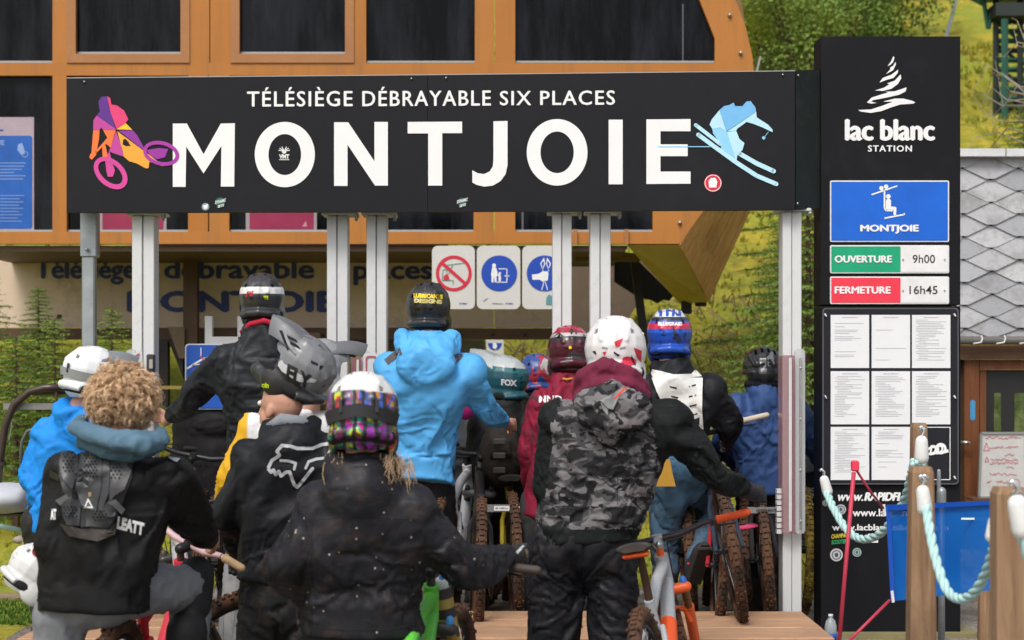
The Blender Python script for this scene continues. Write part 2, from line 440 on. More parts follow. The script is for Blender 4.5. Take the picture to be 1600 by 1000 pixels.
def terrain_mat():
    t = NT('mossy_grass'); co = t.coord('World'); n1 = t.noise(co, .55, 5, .6, .5); n2 = t.noise(co, 2.6, 7, .68, .4); n3 = t.noise(co, 24, 5, .7)
    g = t.mix(t.ramp(n2, [(.36, 0.), (.6, 1.)]), (.22, .26, .03), (.52, .41, .05))
    g = t.mix(t.ramp(n1, [(.42, 0.), (.62, 1.)]), g, (.34, .38, .05))
    g = t.mix(t.ramp(t.noise(co, 1.3, 6, .7, .8), [(.56, 0.), (.68, .8)]), g, (.13, .075, .035))
    g = t.mix(t.ramp(n3, [(.3, .5), (.55, 0.)]), g, (.13, .13, .025))
    # gravel near the lift
    y = t.sep(co)[1]; gr = t.mix(t.ramp(t.voro(co, 38), [(.1, 0.), (.5, 1.)]), (.16, .13, .11), (.42, .38, .34))
    gr = t.mix(t.ramp(n2, [(.4, 0.), (.6, .6)]), gr, (.12, .085, .06))
    x = t.sep(co)[0]
    leftg = t.math('LESS_THAN', x, -2.75)
    near = t.math('LESS_THAN', y, 11.25)
    f = t.math('MULTIPLY', near, t.math('SUBTRACT', 1., leftg))
    g = t.mix(f, g, gr)
    t.base(g, .9, 0, .15); t.bump(t.math('ADD', n3, n2), .06, .9); return t.m
MT = terrain_mat()
xs = list(np.arange(-30, -7, 1.0)) + list(np.arange(-7, 9, .14)) + list(np.arange(9, 31, 1.0))
ys = [-6, -2, 2, 5, 7, 7.4] + list(np.arange(7.6, 9, .15)) + list(np.arange(9, 17, .12)) + list(np.arange(17, 42, .3)) + list(np.arange(42, 100, 2.))
obj('hillside_ground', grid_sheet(xs, ys), MT, smooth=True, kind='structure')
# grass, moss tufts and dead twigs as uncountable cover
def tufts(name, n, region, hgt, mat, seed, label):
    rs = np.random.RandomState(seed); mb = MB()
    X = rs.uniform(region[0], region[1], n); Y = rs.uniform(0, 1, n) ** 1.5 * (region[3] - region[2]) + region[2]; Z = hill_h(X, Y)
    keep = vnoise(np.stack([X * 1.3, Y * 1.3, X * 0], 1)) > -.45
    for x, y, z in zip(X[keep], Y[keep], Z[keep]):
        s = (.6 + .08 * (y - 9)) if y > 9 else .6
        for k in range(4):
            a = rs.uniform(0, 6.28); l = hgt * s * rs.uniform(.5, 1.2); w = .008 * s + .004; b = (math.cos(a), math.sin(a))
            mb.v += [(x - b[1] * w, y + b[0] * w, z - .01), (x + b[1] * w, y - b[0] * w, z - .01), (x + b[0] * l * .6, y + b[1] * l * .6, z + l)]
            q = len(mb.v); mb.f.append((q - 3, q - 2, q - 1)); mb.mi.append(0)
    return tag(obj(name, mb, mat), label, 'grass', kind='stuff')
def grass_mat(name, a, b, c):
    t = NT(name); co = t.coord('World'); n = t.noise(co, 1.1, 4); n2 = t.noise(co, 9, 3)
    t.base(t.mix(t.ramp(n2, [(.4, 0.), (.6, 1.)]), t.mix(t.ramp(n, [(.42, 0.), (.58, 1.)]), a, b), c), .7, 0, .2); t.p.inputs['Subsurface Weight'].default_value = 0.0
    return t.m
GM = grass_mat('grass_blades', (.22, .28, .03), (.46, .37, .05), (.34, .31, .04))
tufts('hill_grass', 22000, (-7, 8, 11.3, 28), .05, GM, 3, 'yellow green moss and grass tufts covering the hillside')
GM2 = grass_mat('lawn_blades', (.08, .16, .02), (.14, .21, .03), (.10, .16, .02))
tufts('lawn_grass', 5000, (-4.6, -2.75, 9.3, 10.6), .045, GM2, 4, 'short green lawn grass at the left of the queue')
rs = np.random.RandomState(5); mb = MB()
for k in range(420):
    d = rs.uniform(12.2, 16.5); px = rs.choice([rs.uniform(1060, 1190), rs.uniform(790, 860), rs.uniform(1040, 1260)]); x = (px - 800) * d / FOC; z = hz(x, d) + .03
    a = rs.uniform(0, 6.28); e = rs.uniform(-.2, .7); L = rs.uniform(.12, .5); p = Vector((x, d, z)); q = p + Vector((math.cos(a) * L, math.sin(a) * L * .5, e * L)); m_ = (p + q) / 2 + Vector((0, 0, .05))
    mb.tube([p, m_, q], [.006, .005, .002], 3, cap=False)
tag(obj('dead_twigs', mb, plain('dead_twig', (.20, .13, .08), .9)), 'brown dead twigs and brash lying on the mossy slope', 'twigs', kind='stuff')
mb = MB(); rs = np.random.RandomState(9)
for k in range(60):
    x = rs.uniform(-4.2, 4.5); y = rs.uniform(9.3, 12.6); r = rs.uniform(.015, .05); mb.ell((x, y, hz(x, y) + r * .3), (r * 1.3, r, r * .7), None, 7, 5)
tag(obj('loose_stones', mb, paint('stone', (.38, .34, .30), .9), smooth=True), 'small loose stones scattered on grass and gravel', 'stones', kind='stuff')

# timber platform edge: long planks across the queue, each a piece of its own
WD = wood('deck_timber', (.34, .185, .105), (.56, .345, .21), 'x', 1.0, .72)
deck = tag(obj('boardwalk', MB().box((-.42, 8.37, .285), (3.88, .9, .13)), wood('deck_core', (.12, .07, .045), (.18, .11, .07), 'x')), None, None, kind='structure')
rs = np.random.RandomState(2)
for j, (y0, y1) in enumerate([(7.92, 8.235), (8.245, 8.525), (8.535, 8.83)]):
    cuts = [-2.36, -1.05 + .4 * (j % 2), .35 + .3 * ((j + 1) % 2), 1.54]
    for a, b in zip(cuts, cuts[1:]):
        obj('plank', MB().box(((a + b) / 2 + rs.uniform(-.003, .003), (y0 + y1) / 2, .373 + rs.uniform(-.004, .004)), (b - a - .006, y1 - y0, .042), None, .006), WD, deck)
for zz in (.07, .20):
    obj('plank', MB().box((-.4, 7.90, zz), (3.95, .04, .12), None, .006), WD, deck)
mb = MB().rect(-40, 934, 45, 958, 10.55, .25); tag(obj('path_timber', mb, wood('weathered_timber', (.20, .14, .09), (.34, .25, .17), 'x')), 'flat weathered timber edging beside the lawn at far left', 'timber')

# ================================================================ LIFT STATION (orange housing, tan board, machinery)
D0 = 13.0
def orange_mat():
    t = NT('orange_panel'); co = t.coord('World', (7, 7, .5)); c2 = t.coord('World'); n = t.noise(co, 1.3, 6, .7); n2 = t.noise(c2, 1.6, 5, .6); n3 = t.noise(c2, 30, 4, .7); oi = t.new('ObjectInfo')
    c = t.mix(n2, (.36, .125, .014), (.45, .165, .022)); c = t.mix(t.math('MULTIPLY', oi.outputs['Random'], .3), c, (.50, .215, .05)); c = t.mix(t.ramp(n, [(.5, 0.), (.75, .55)]), c, (.20, .10, .04)); c = t.mix(t.ramp(n3, [(.62, 0.), (.74, .5)]), c, (.14, .09, .05)); t.base(c, t.ramp(n2, [(.3, .4), (.7, .62)]), 0, .4); return t.m
ORA = orange_mat()
ORA2 = paint('orange_sash', (.36, .15, .045), .5, 0, .4, (.10, .07, .05), .12, 3)
def glass_mat(name, c=(.0025, .003, .004), rough=.05):
    t = NT(name); co = t.coord('Object'); n = t.noise(co, 2.2, 6, .7); n2 = t.noise(co, 40, 3, .7)
    t.base(t.mix(t.ramp(t.noise(t.coord('World', (3.2, 3, .55)), 1.4, 7, .72), [(.42, 0.), (.75, 1.)]), c, (.022, .024, .031)), t.ramp(n2, [(.3, rough), (.8, rough + .12)]), 0, .10); return t.m  # paler upright streaks in the glass colour stand in for faint reflections
GL = glass_mat('dark_window_glass')
st = empty('lift_station', W(560, 640, 13.6), 'large orange chairlift station housing with dark windows behind the black sign', 'lift station')
# structural panels (orange), butted; y pixel bands
P = []
def orange(pts, d=D0, th=.06, name='panel', mat=ORA): return obj(name, MB().slab(pts, d, th), mat, st)
orange([(-60, 98), (104, 98), (104, 118), (-60, 118)])
orange([(104, 98.5), (1117, 98.5), (1117, 118), (104, 118)])
orange([(-60, 362), (978, 362), (978, 381), (-60, 381)])
orange([(82, -120), (104, -120), (104, 98), (82, 98)]); orange([(82, 118), (104, 118), (104, 362), (82, 362)])
orange([(296, -120), (327, -120), (327, 98.5), (296, 98.5)]); orange([(328.5, -120), (360, -120), (360, 98.5), (328.5, 98.5)])
orange([(294, 118), (325, 118), (325, 362), (294, 362)]); orange([(327, 118), (358, 118), (358, 362), (327, 362)])
orange([(553, -120), (572, -120), (572, 98.5), (553, 98.5)]); orange([(545, 118), (572, 118), (572, 362), (545, 362)])
orange([(742, -120), (772, -120), (772, 98.5), (742, 98.5)]); orange([(773.5, -120), (805, -120), (805, 98.5), (773.5, 98.5)])
orange([(740, 118), (771, 118), (771, 362), (740, 362)]); orange([(773, 118), (805, 118), (805, 362), (773, 362)])
orange([(1060, -120), (1112, -120), (1150, 2), (1166, 45), (1176, 90), (1178, 118), (1117, 118), (1117, 60), (1093, 0)])
orange([(1020, 118), (1178, 118), (1176, 240), (1140, 300), (1100, 328), (1062, 381), (978, 381), (978, 362), (1020, 362)])
# windows: pane + sash
def window(x0, y0, x1, y1, sash=0, pts=None, nm='window'):
    d = D0 + .05
    if sash:
        fr = MB()
        for q in ([(x0, y0), (x0 + sash, y0), (x0 + sash, y1), (x0, y1)], [(x1 - sash, y0), (x1, y0), (x1, y1), (x1 - sash, y1)], [(x0 + sash, y1 - sash), (x1 - sash, y1 - sash), (x1 - sash, y1), (x0 + sash, y1)]): fr.slab(q, D0 - .012, .05)
        f = obj('window', fr, ORA2, st)
        obj('pane', MB().rect(x0 + sash, y0, x1 - sash, y1 - sash, d, .02), GL, f)
        obj('seal', MB().rect(x0 + sash, y1 - sash - 3, x1 - sash, y1 - sash, d - .012, .01), plain('seal_grey', (.32, .34, .34), .5), f)
    else:
        f = obj('window', MB().slab(pts or [(x0, y0), (x1, y0), (x1, y1), (x0, y1)], d, .02), GL, st)
        obj('seal', MB().rect(x0, y1 - 3, x1, y1, d - .02, .018), plain('seal_grey', (.32, .34, .34), .5), f)
    return f
window(-60, -120, 82, 98); window(104, -120, 296, 98, 14); window(360, -120, 553, 98, 14); window(572, -120, 742, 98)
window(805, -120, 1117, 98, 0, [(805, -120), (1060, -120), (1093, 0), (1117, 60), (1117, 98), (805, 98)])
window(-60, 118, 82, 362); window(104, 118, 294, 362); window(358, 118, 545, 362); window(572, 118, 740, 362); window(805, 118, 1020, 362)
obj('glass_reflection_strip', MB().rect(1066, 6, 1068, 96, D0 + .045, .004), plain('strip_grey', (.09, .09, .11), .6), st).name = 'reflection_or_pole'  # flat grey strip painted as a reflection in the glass
# posters inside the glass
pw = obj('poster', MB().rect(-40, 183, 53, 360, D0 + .044, .004), paint('poster_pale', (.38, .30, .36), .5), st, label='pale poster with blue panel')
obj('poster_panel', MB().slab(rrect(-40, 212, 50, 357, 4), D0 + .040, .003), paint('poster_blue', (.0, .09, .42), .4, var=.2), pw)
mb = MB()
for k, (a, b) in enumerate([(0, 40), (0, 38), (0, 34), (0, 22), (0, 40), (0, 36)]): mb.rect(a, 254 + k * 5, b, 255.2 + k * 5, D0 + .0385, .001)
for k in range(9): mb.rect(0, 305 + k * 5, 38 - (k * 7) % 13, 306 + k * 5, D0 + .0385, .001)
mb.slab([(28, 226), (34, 223), (37, 230), (39, 240), (33, 242), (27, 234)], D0 + .0385, .001)
put2d(mb, ring2d(ell2d(39, 241, 5, 5, 14), ell2d(39, 241, 4, 4, 14)), D0 + .0384)
put2d(mb, text2d('UE', (-6, 219, 7, 227), .02), D0 + .0385)
obj('print', mb, plain('print_pale_blue', (.22, .33, .62), .5), pw)
put2d(mb2 := MB(), text2d('L', (-4, 192, 5, 205), .04), D0 + .0425); obj('lettering', mb2, plain('print_blue', (.01, .06, .30), .5), pw)
for x0, x1, c in ((160, 255, 'poster_red'), (390, 490, 'poster_red')):
    q = obj('poster', MB().rect(x0 - 6, 250, x1 + 5, 360, D0 + .044, .004), paint('poster_edge', (.30, .25, .27), .5), st, label='crimson poster low in the window')
    obj('poster_panel', MB().rect(x0, 256, x1, 358, D0 + .040, .003), paint(c, (.26, .006, .055), .5, var=.2), q)
    m_ = MB().slab([(q0, q1) for q0, q1 in ((x1 - 18, 354), (x1 - 12, 345), (x1 - 10, 354))], D0 + .0385, .001); obj('print', m_, plain('print_rose', (.5, .2, .28), .5), q)
for x0, x1 in ((815, 818), (918, 921), (863, 866)): obj('interior_pole', MB().rect(x0, 300, x1, 362, D0 + .042, .003), plain('interior_grey', (.10, .10, .11), .5), st).name = 'reflection_or_pole'
# bolts in the orange cheek
for bx, by in ((1140, 24), (1157, 83), (1062, 348)):
    p = W(bx, by, D0 - .004); m_ = MB().cap(p, p + Vector((0, -.014, 0)), .018, .014, 10); obj('bolt', m_, plain('zinc', (.45, .46, .40), .35, .8), st, smooth=True)
for x in (899, 979):
    m_ = MB().rect(x - 3, 358, x + 3, 382, D0 - .03, .028); obj('bracket', m_, ORA2, st)
# timber-clad nose at the right end, plank by plank, and the underside
A, B_, Cc, Dd = W(1100, 326, D0), W(1180, 312, 13.5), W(1108, 471, 13.7), W(1062, 383, D0)
CL = wood('cladding_wood', (.60, .30, .095), (.80, .46, .17), 'z', .5, .6)
N = 11
def lp(a, b, t): return a + (b - a) * t
nrm = (B_ - A).cross(Dd - A).normalized(); nrm = nrm if nrm.y < 0 else -nrm
for k in range(N):
    t0, t1 = (k + .07) / N, (k + .93) / N
    q = [lp(A, B_, t0), lp(A, B_, t1), lp(Dd, Cc, t1), lp(Dd, Cc, t0)]
    o_ = nrm * (.004 * ((k * 7) % 3))
    obj('cladding_plank', MB().prism([p + o_ for p in q], [p - nrm * .03 for p in q]), CL, st)
qq = [A, B_, Cc, Dd]; obj('cladding_backing', MB().prism([p - nrm * .031 for p in qq], [p - nrm * .06 for p in qq]), plain('void_brown', (.03, .02, .012), .9), st)
UB = paint('underside_yellow', (.60, .44, .12), .6, 0, .6, (.10, .13, .03), .2, 2.0)
qa = [W(980, 383.5, D0 + .02), W(1061, 384, D0 + .02), W(1107, 472, 13.72), W(1062, 474, 14.0)]
obj('underside', MB().prism(qa, [p + Vector((0, .05, .06)) for p in qa]), UB, st)
q = [W(1107, 470, 14.62), W(1180, 312, 14.27), W(1176, 100, 14.3), W(1160, 20, 14.3), W(1150, 20, 17), W(1170, 312, 17), W(1100, 470, 17)]
obj('housing_side', MB().prism([W(1176, 118, D0 + .06), W(1179, 312, 13.52), W(1170, 312, 17), W(1150, -60, 17), W(1120, -120, D0 + .06)], [W(1166, 118, D0 + .1), W(1169, 312, 13.52), W(1160, 312, 17), W(1140, -60, 17), W(1110, -120, D0 + .1)]), ORA, st)
DK = paint('dark_steel', (.022, .018, .016), .7, 0, .3, (.05, .035, .02)); BR = paint('brown_beam', (.085, .042, .02), .6, 0, .4, (.12, .09, .06), .2, 3)
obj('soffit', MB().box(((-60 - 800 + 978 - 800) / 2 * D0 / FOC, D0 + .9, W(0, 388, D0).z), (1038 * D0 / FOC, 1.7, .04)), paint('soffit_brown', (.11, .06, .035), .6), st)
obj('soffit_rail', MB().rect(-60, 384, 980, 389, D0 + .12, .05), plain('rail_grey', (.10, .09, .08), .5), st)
obj('crosswise_beam', MB().rect(900, 395, 1000, 408, 13.7, .08), paint('olive_beam', (.22, .15, .03), .6), st).name = 'beam'
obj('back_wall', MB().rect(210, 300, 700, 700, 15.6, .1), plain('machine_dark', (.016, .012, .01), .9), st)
obj('back_wall', MB().slab([(860, 395), (1040, 395), (1060, 440), (1000, 470), (940, 560), (860, 560)], 15.7, .1), paint('tan_shade', (.19, .14, .10), .8, 0, .5, (.05, .04, .03)), st)  # tan darkened in its colour for the shaded right end
obj('rubber_skirt', MB().slab([(960, 392), (985, 395), (1052, 462), (1046, 470), (1036, 468), (1028, 474), (1016, 468), (1000, 466), (960, 440)], 14.4, .04), plain('black_rubber', (.008, .008, .009), .7), st)
for q in ([(985, 400), (998, 400), (1015, 545), (1003, 545)], [(286, 388), (308, 388), (308, 600), (286, 600)], [(262, 530), (290, 600), (290, 540)], [(1066, 470), (1081, 470), (1081, 490), (1066, 490)], [(1088, 470), (1104, 470), (1104, 478), (1088, 478)], [(440, 530), (462, 530), (462, 700), (440, 700)], [(240, 530), (262, 530), (262, 700), (240, 700)]):
    obj('strut', MB().slab(q, 13.9, .1), DK if q[0][0] != 286 else BR, st)
obj('support_column', MB().rect(470, 520, 500, 700, 14.0, .3), paint('column_tan', (.16, .11, .07), .7), st)
obj('support_column', MB().rect(605, 535, 640, 700, 14.6, .3), paint('column_tan', (.16, .11, .07), .7), st)
obj('machine_cabinet', MB().rect(700, 531, 757, 700, 14.9, .5), paint('cabinet_grey', (.30, .31, .31), .6), st)
obj('yellow_rail', MB().rect(240, 603, 300, 608, 13.6, .05), plain('rail_ochre', (.30, .22, .05), .6), st).name = 'rail'
obj('chair_bay_light', MB().slab([(262, 511), (288, 511), (288, 560), (280, 560)], 13.85, .02), paint('column_tan', (.16, .11, .07), .7), st).name = 'bay_light_patch'  # tan sliver painted for the light in the chair bay
# the old tan sign under the housing
os_ = empty('old_tan_sign', W(430, 530, 14.3), 'long weathered tan board with navy lettering hanging under the orange housing', 'sign')
TAN = paint('tan_board', (.66, .52, .40), .75, 0, .45, (.12, .09, .06), .10, 1.5)
xs_ = [-80, 306, 512, 772, 878]
for a, b in zip(xs_, xs_[1:]): obj('board', MB().rect(a + .6, 396, b - .6, 512, 14.3, .04), TAN, os_)
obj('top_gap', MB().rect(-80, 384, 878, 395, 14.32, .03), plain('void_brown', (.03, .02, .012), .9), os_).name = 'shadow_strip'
obj('lower_rail', MB().rect(-80, 513, 880, 530, 14.22, .14), BR, os_).name = 'rail'
for x in (60, 190, 720, 770, 820):
    p = W(x, 523, 14.21); obj('rivet', MB().cap(p, p - Vector((0, .01, 0)), .012, .01, 8), DK, os_)
NV = plain('navy_print', (.035, .055, .23), .6)
mb = MB(); dl = 14.294
for wd, bx, bw in (('Télésiège', (54, 405, 212, 445), 1.6), ('débrayable', (256, 405, 491, 445), 1.6), ('6', (515, 407, 535, 438), 1.6), ('places', (552, 406, 676, 446), 1.6), ('MONTJOIE', (198, 454, 528, 498), 3.)): obj('lettering', bold2d(MB(), wd, bx, dl, bw), NV, os_)
obj('sticker', MB().slab([(90, 491), (97, 492), (95, 500), (88, 498)], 14.295, .002), plain('black_print', (.02, .02, .02), .5), os_)

# pictogram signs
def picto(x0, x1, label):
    r = empty('pictogram_sign', W((x0 + x1) / 2, 483, 12.4), label, 'safety sign', 'rounded white safety signs in a row')
    obj('plate', MB().slab(rrect(x0, 384, x1, 483, 9), 12.4, .025), paint('plate_white', (.62, .61, .58), .4, 0, .35, (.3, .27, .22), .06), r)
    return r
RED = plain('sign_red', (.62, .02, .05), .45); BLU = plain('sign_blue', (.012, .065, .42), .45); WH = plain('print_white', (.80, .80, .80), .5); GRN = plain('print_green', (.05, .22, .14), .5); BK = plain('print_black', (.025, .025, .028), .5)
dp = 12.396
r = picto(675, 742, 'white safety sign with a red crossed circle over a chairlift rider'); m1 = MB(); put2d(m1, ring2d(ell2d(709, 427, 28, 28), ell2d(709, 427, 23, 23)), dp)
m1.flat(line2d((691, 411), (727, 443), 5), dp - .001); m1.flat([(693, 437), (693, 432), (697, 428), (701, 430), (702, 437)], dp - .001); obj('red_mark', m1, RED, r)
m1 = MB()
for a, b in (((691, 415), (725, 411)), ((707, 415), (705, 419)), ((705, 419), (692, 422)), ((692, 422), (691, 438)), ((691, 438), (708, 438)), ((708, 438), (708, 445))): m1.flat(line2d(a, b, 1), dp - .0005)
put2d(m1, ring2d(ell2d(700, 425, 3, 3, 12), ell2d(700, 425, 2.3, 2.3, 12)), dp - .0005); obj('rider_drawing', m1, GRN, r)
obj('lettering', put2d(MB(), text2d('POMA', (718, 473, 730, 475.5), .02), dp), BLU, r)
r = picto(745, 813, 'white safety sign with a blue disc showing an adult leading a child'); obj('blue_disc', MB().flat(ell2d(780, 427, 28, 28), dp), BLU, r); m1 = MB(); q = dp - .001
m1.flat(ell2d(772, 415, 3, 3.6, 14), q); m1.flat([(769, 418), (775, 418), (777, 424), (778, 431), (776, 431), (776, 441), (773, 441), (772, 431), (771, 441), (768, 441), (768, 430), (767, 430)], q)
m1.flat(ell2d(781, 427, 2, 2.2, 12), q); m1.flat([(777, 428), (782, 428), (783, 434), (782, 441), (779, 441), (779, 433)], q)
for a, b in (((779, 420), (792, 420)), ((792, 420), (792, 441)), ((776, 441), (792, 441)), ((788, 431), (796, 431))): m1.flat(line2d(a, b, 1.3), q)
obj('pictogram', m1, WH, r); m1 = MB(); put2d(m1, text2d('POMA', (790, 473, 802, 475.5), .02), dp); obj('lettering', m1, BLU, r)
put2d(m2 := MB(), text2d('Tiffany', (769, 472, 786, 476), 0), dp); m2.f and obj('scribble', MB().flat(line2d((769, 474), (786, 475), .8), dp).flat(line2d((755, 471), (762, 466), .8), dp), BK, r)
r = picto(816, 884, 'white safety sign with a hand holding ski poles, half hidden by a post'); obj('blue_disc', MB().flat(ell2d(851, 427, 28, 28), dp), BLU, r); m1 = MB()
m1.flat([(831, 429), (841, 428), (848, 424), (856, 424), (857, 428), (856, 438), (848, 440), (843, 437), (832, 437)], q)
for x, s in ((848, -1), (857, 1)):
    put2d(m1, ring2d([(x, 422), (x - 4, 412), (x - 2 * s, 402), (x + 4, 412)], [(x, 419), (x - 2.4, 412), (x - 1.4 * s, 407), (x + 2.4, 412)]), q)
    m1.flat(line2d((x, 424), (x, 419), 1.2), q); m1.flat(line2d((851 + s, 440), (851 + s * 4.5, 453), 1.2), q)
obj('pictogram', m1, WH, r); obj('sticker', MB().flat([(853, 476), (854, 464), (858, 460), (863, 463), (864, 476)], dp), plain('teal_print', (.10, .28, .30), .5), r)
r = empty('small_arrow_sign', W(773, 600, 13.4), 'small white sign with blue disc beneath the tan board', 'sign')
obj('plate', MB().rect(760, 531, 787, 561, 13.4, .02), paint('plate_white', (.62, .61, .58), .4), r); obj('blue_disc', MB().flat(ell2d(773, 536, 11, 11, 24)[0:13] + [(762, 536)], 13.396), BLU, r)
obj('pictogram', MB().flat([(770, 536), (775, 536), (777, 541), (774, 546), (770, 543)], 13.394), WH, r); obj('pole', MB().rect(770, 561, 776, 800, 13.41, .04), plain('zinc', (.45, .46, .40), .35, .8), r)

# ================================================================ POSTS AND THE BIG BLACK SIGN
def sd(x, y=0): return 9.24 - (x - 104) / 1139 * .28
PW = paint('post_white', (.62, .63, .63), .35, 0, .3, (.25, .23, .2), .05, 3); ZN = paint('galvanised', (.33, .36, .38), .42, .55, .25, (.2, .2, .19), .22, 9)
def ibeam(x0, x1, ytop, yb, d, label, cap=True):
    r = empty('sign_post', W((x0 + x1) / 2, 1, d) * 1, label, 'post', 'white steel posts carrying the black sign'); c = W((x0 + x1) / 2, ytop, d); w = (x1 - x0) * d / FOC
    zb = .2; h = c.z - zb; r.location = (c.x, d + .1, zb); ORG[r.name] = Vector(r.location)
    obj('column', MB().box((c.x - w * .26, d + .08, zb + h / 2), (w * .45, .14, h), None, .006), PW, r)
    obj('column', MB().box((c.x + w * .24, d + .085, zb + h / 2), (w * .49, .13, h), None, .006), PW, r)
    obj('groove', MB().box((c.x - w * .02, d + .1, zb + h / 2), (.008, .1, h - .01)), plain('rail_grey2', (.35, .35, .35), .5), r)
    if cap:
        obj('top_plate', MB().box((c.x + w * .1, d + .09, c.z + .01), (w * 1.7, .16, .018), None, .004), PW, r)
        obj('clamp', MB().box((c.x + w * .9, d + .03, c.z + .0), (.022, .03, .04), None, .006).cap((c.x + w * .9, d, c.z - .01), (c.x + w * .9, d + .02, c.z - .025), .008), plain('zinc', (.45, .46, .40), .35, .8), r)
        obj('base_plate', MB().box((c.x, d + .09, zb + .01), (w * 2, .2, .02)), PW, r)
    return r
ibeam(205, 240, 336, 0, 9.30, 'leftmost white steel post under the black sign'); ibeam(510, 543, 336, 0, 9.30, 'white steel post left of the blue jacket rider, beside its twin')
ibeam(572, 604, 336, 0, 9.30, 'white steel post directly behind the light blue jacket'); ibeam(863, 894, 333, 0, 9.14, 'white steel post overlapping the third pictogram sign')
ibeam(922, 955, 333, 0, 9.14, 'white steel post behind the white and red helmet'); ibeam(1223, 1254, 330, 0, 9.02, 'white steel post at the right end of the black sign')
gp = empty('galvanised_pole', W(138, 700, 9.4), 'grey galvanised pole at the left end beneath the black sign', 'pole'); c = W(139, 500, 9.45)
obj('tube', MB().box((c.x, 9.46, W(0, 400, 9.45).z - .6), (.072, .07, 2.0), None, .012), ZN, gp); obj('sleeve', MB().box((W(138, 366, 9.42).x, 9.46, W(0, 366, 9.42).z), (.092, .088, .26), None, .008), ZN, gp)
p = W(136, 390, 9.4); obj('bolt', MB().cap(p, p - Vector((0, .012, 0)), .011, .009), ZN, gp)

sg = empty('montjoie_sign', W(680, 331, 9.1), 'wide black sign reading MONTJOIE above the queue', 'sign')
BLK = paint('sign_black', (.0100, .0100, .0135), .5, 0, .25, (.03, .028, .026), .12, 1.2, .18)
obj('panel', MB().slab([(104, 122), (668, 117.2), (668, 330.5), (104, 332)], sd, .05), BLK, sg); obj('panel', MB().slab([(669, 117.2), (1242, 111), (1242, 327.5), (669, 330.5)], sd, .05), BLK, sg)
obj('end_panel', MB().slab([(1243.5, 110), (1283, 109), (1283, 326), (1243.5, 327)], lambda x, y: sd(1243) + (x - 1243) * .004, .04), paint('end_panel_green', (.016, .021, .020), .55, 0, .5, (.05, .05, .045), spec=.2), sg)
obj('edge_trim', MB().slab([(104, 121), (668, 116.2), (1242, 110), (1242, 111.2), (668, 117.4), (104, 122.4)], lambda x, y: sd(x) - .002, .052), plain('rail_grey2', (.35, .35, .35), .5), sg)
ds = lambda x, y: sd(x) - .004; ds2 = lambda x, y: sd(x) - .0055
SW = paint('letter_white', (.80, .80, .80), .5, 0, .08, (.5, .48, .45), .03)
def letter(nm, shapes, mat=SW, dd=None):
    m = MB()
    for s in shapes: put2d(m, s, dd or ds)
    return obj('letter', m, mat, sg)
letter('M', [poly2d([(270, 292), (270, 193), (292, 193), (318, 241), (345, 193), (367, 192.5), (366, 291.5), (345, 291.5), (346, 228), (318, 271), (291, 229), (290, 292)])])
letter('O', [ring2d(ell2d(445, 241.5, 47, 51, 56), ell2d(445, 241.5, 25.5, 32, 56))])
letter('N', [poly2d([(522, 290.5), (522, 191), (544, 191), (585, 252), (585, 190.5), (606, 190.5), (606, 290), (586, 290), (543, 226), (543, 290.5)])])
letter('T', [poly2d([(637, 190.5), (722, 190), (722, 208), (691, 208), (691, 290), (669, 290), (669, 208.5), (637, 208.5)])])
letter('J', [poly2d([(771, 189.5), (793, 189), (793, 258), (790, 272), (782, 283), (770, 290), (757, 291.5), (745, 289), (738, 285), (738, 266), (746, 270.5), (756, 272), (765, 268), (770, 260), (771, 250)])])
letter('O', [ring2d(ell2d(870.5, 238, 47.5, 52, 56), ell2d(870.5, 238, 26, 32.5, 56))])
letter('I', [poly2d([(951, 187), (973, 187), (973, 288), (951, 288)])])
letter('E', [poly2d([(1010, 186.5), (1079, 186), (1079, 205), (1032, 205), (1032, 225.5), (1074.5, 225.5), (1074.5, 244), (1032, 244), (1032, 268), (1079, 268), (1079, 287), (1010, 287.5)])])
for wd, x0, x1 in (('TÉLÉSIÈGE', 386, 551), ('DÉBRAYABLE', 566, 767), ('SIX', 781, 830), ('PLACES', 844, 961)):
    top = 139 if 'É' in wd else 142
    hh = 7 if 'É' in wd or 'È' in wd else 0
    obj('lettering', bold2d(MB(), wd, (x0, 143.5 - hh - (x0 - 386) * .004, x1, 167 - (x0 - 386) * .0055), ds, .55, slope=-.005, spacing=1.15), SW, sg)
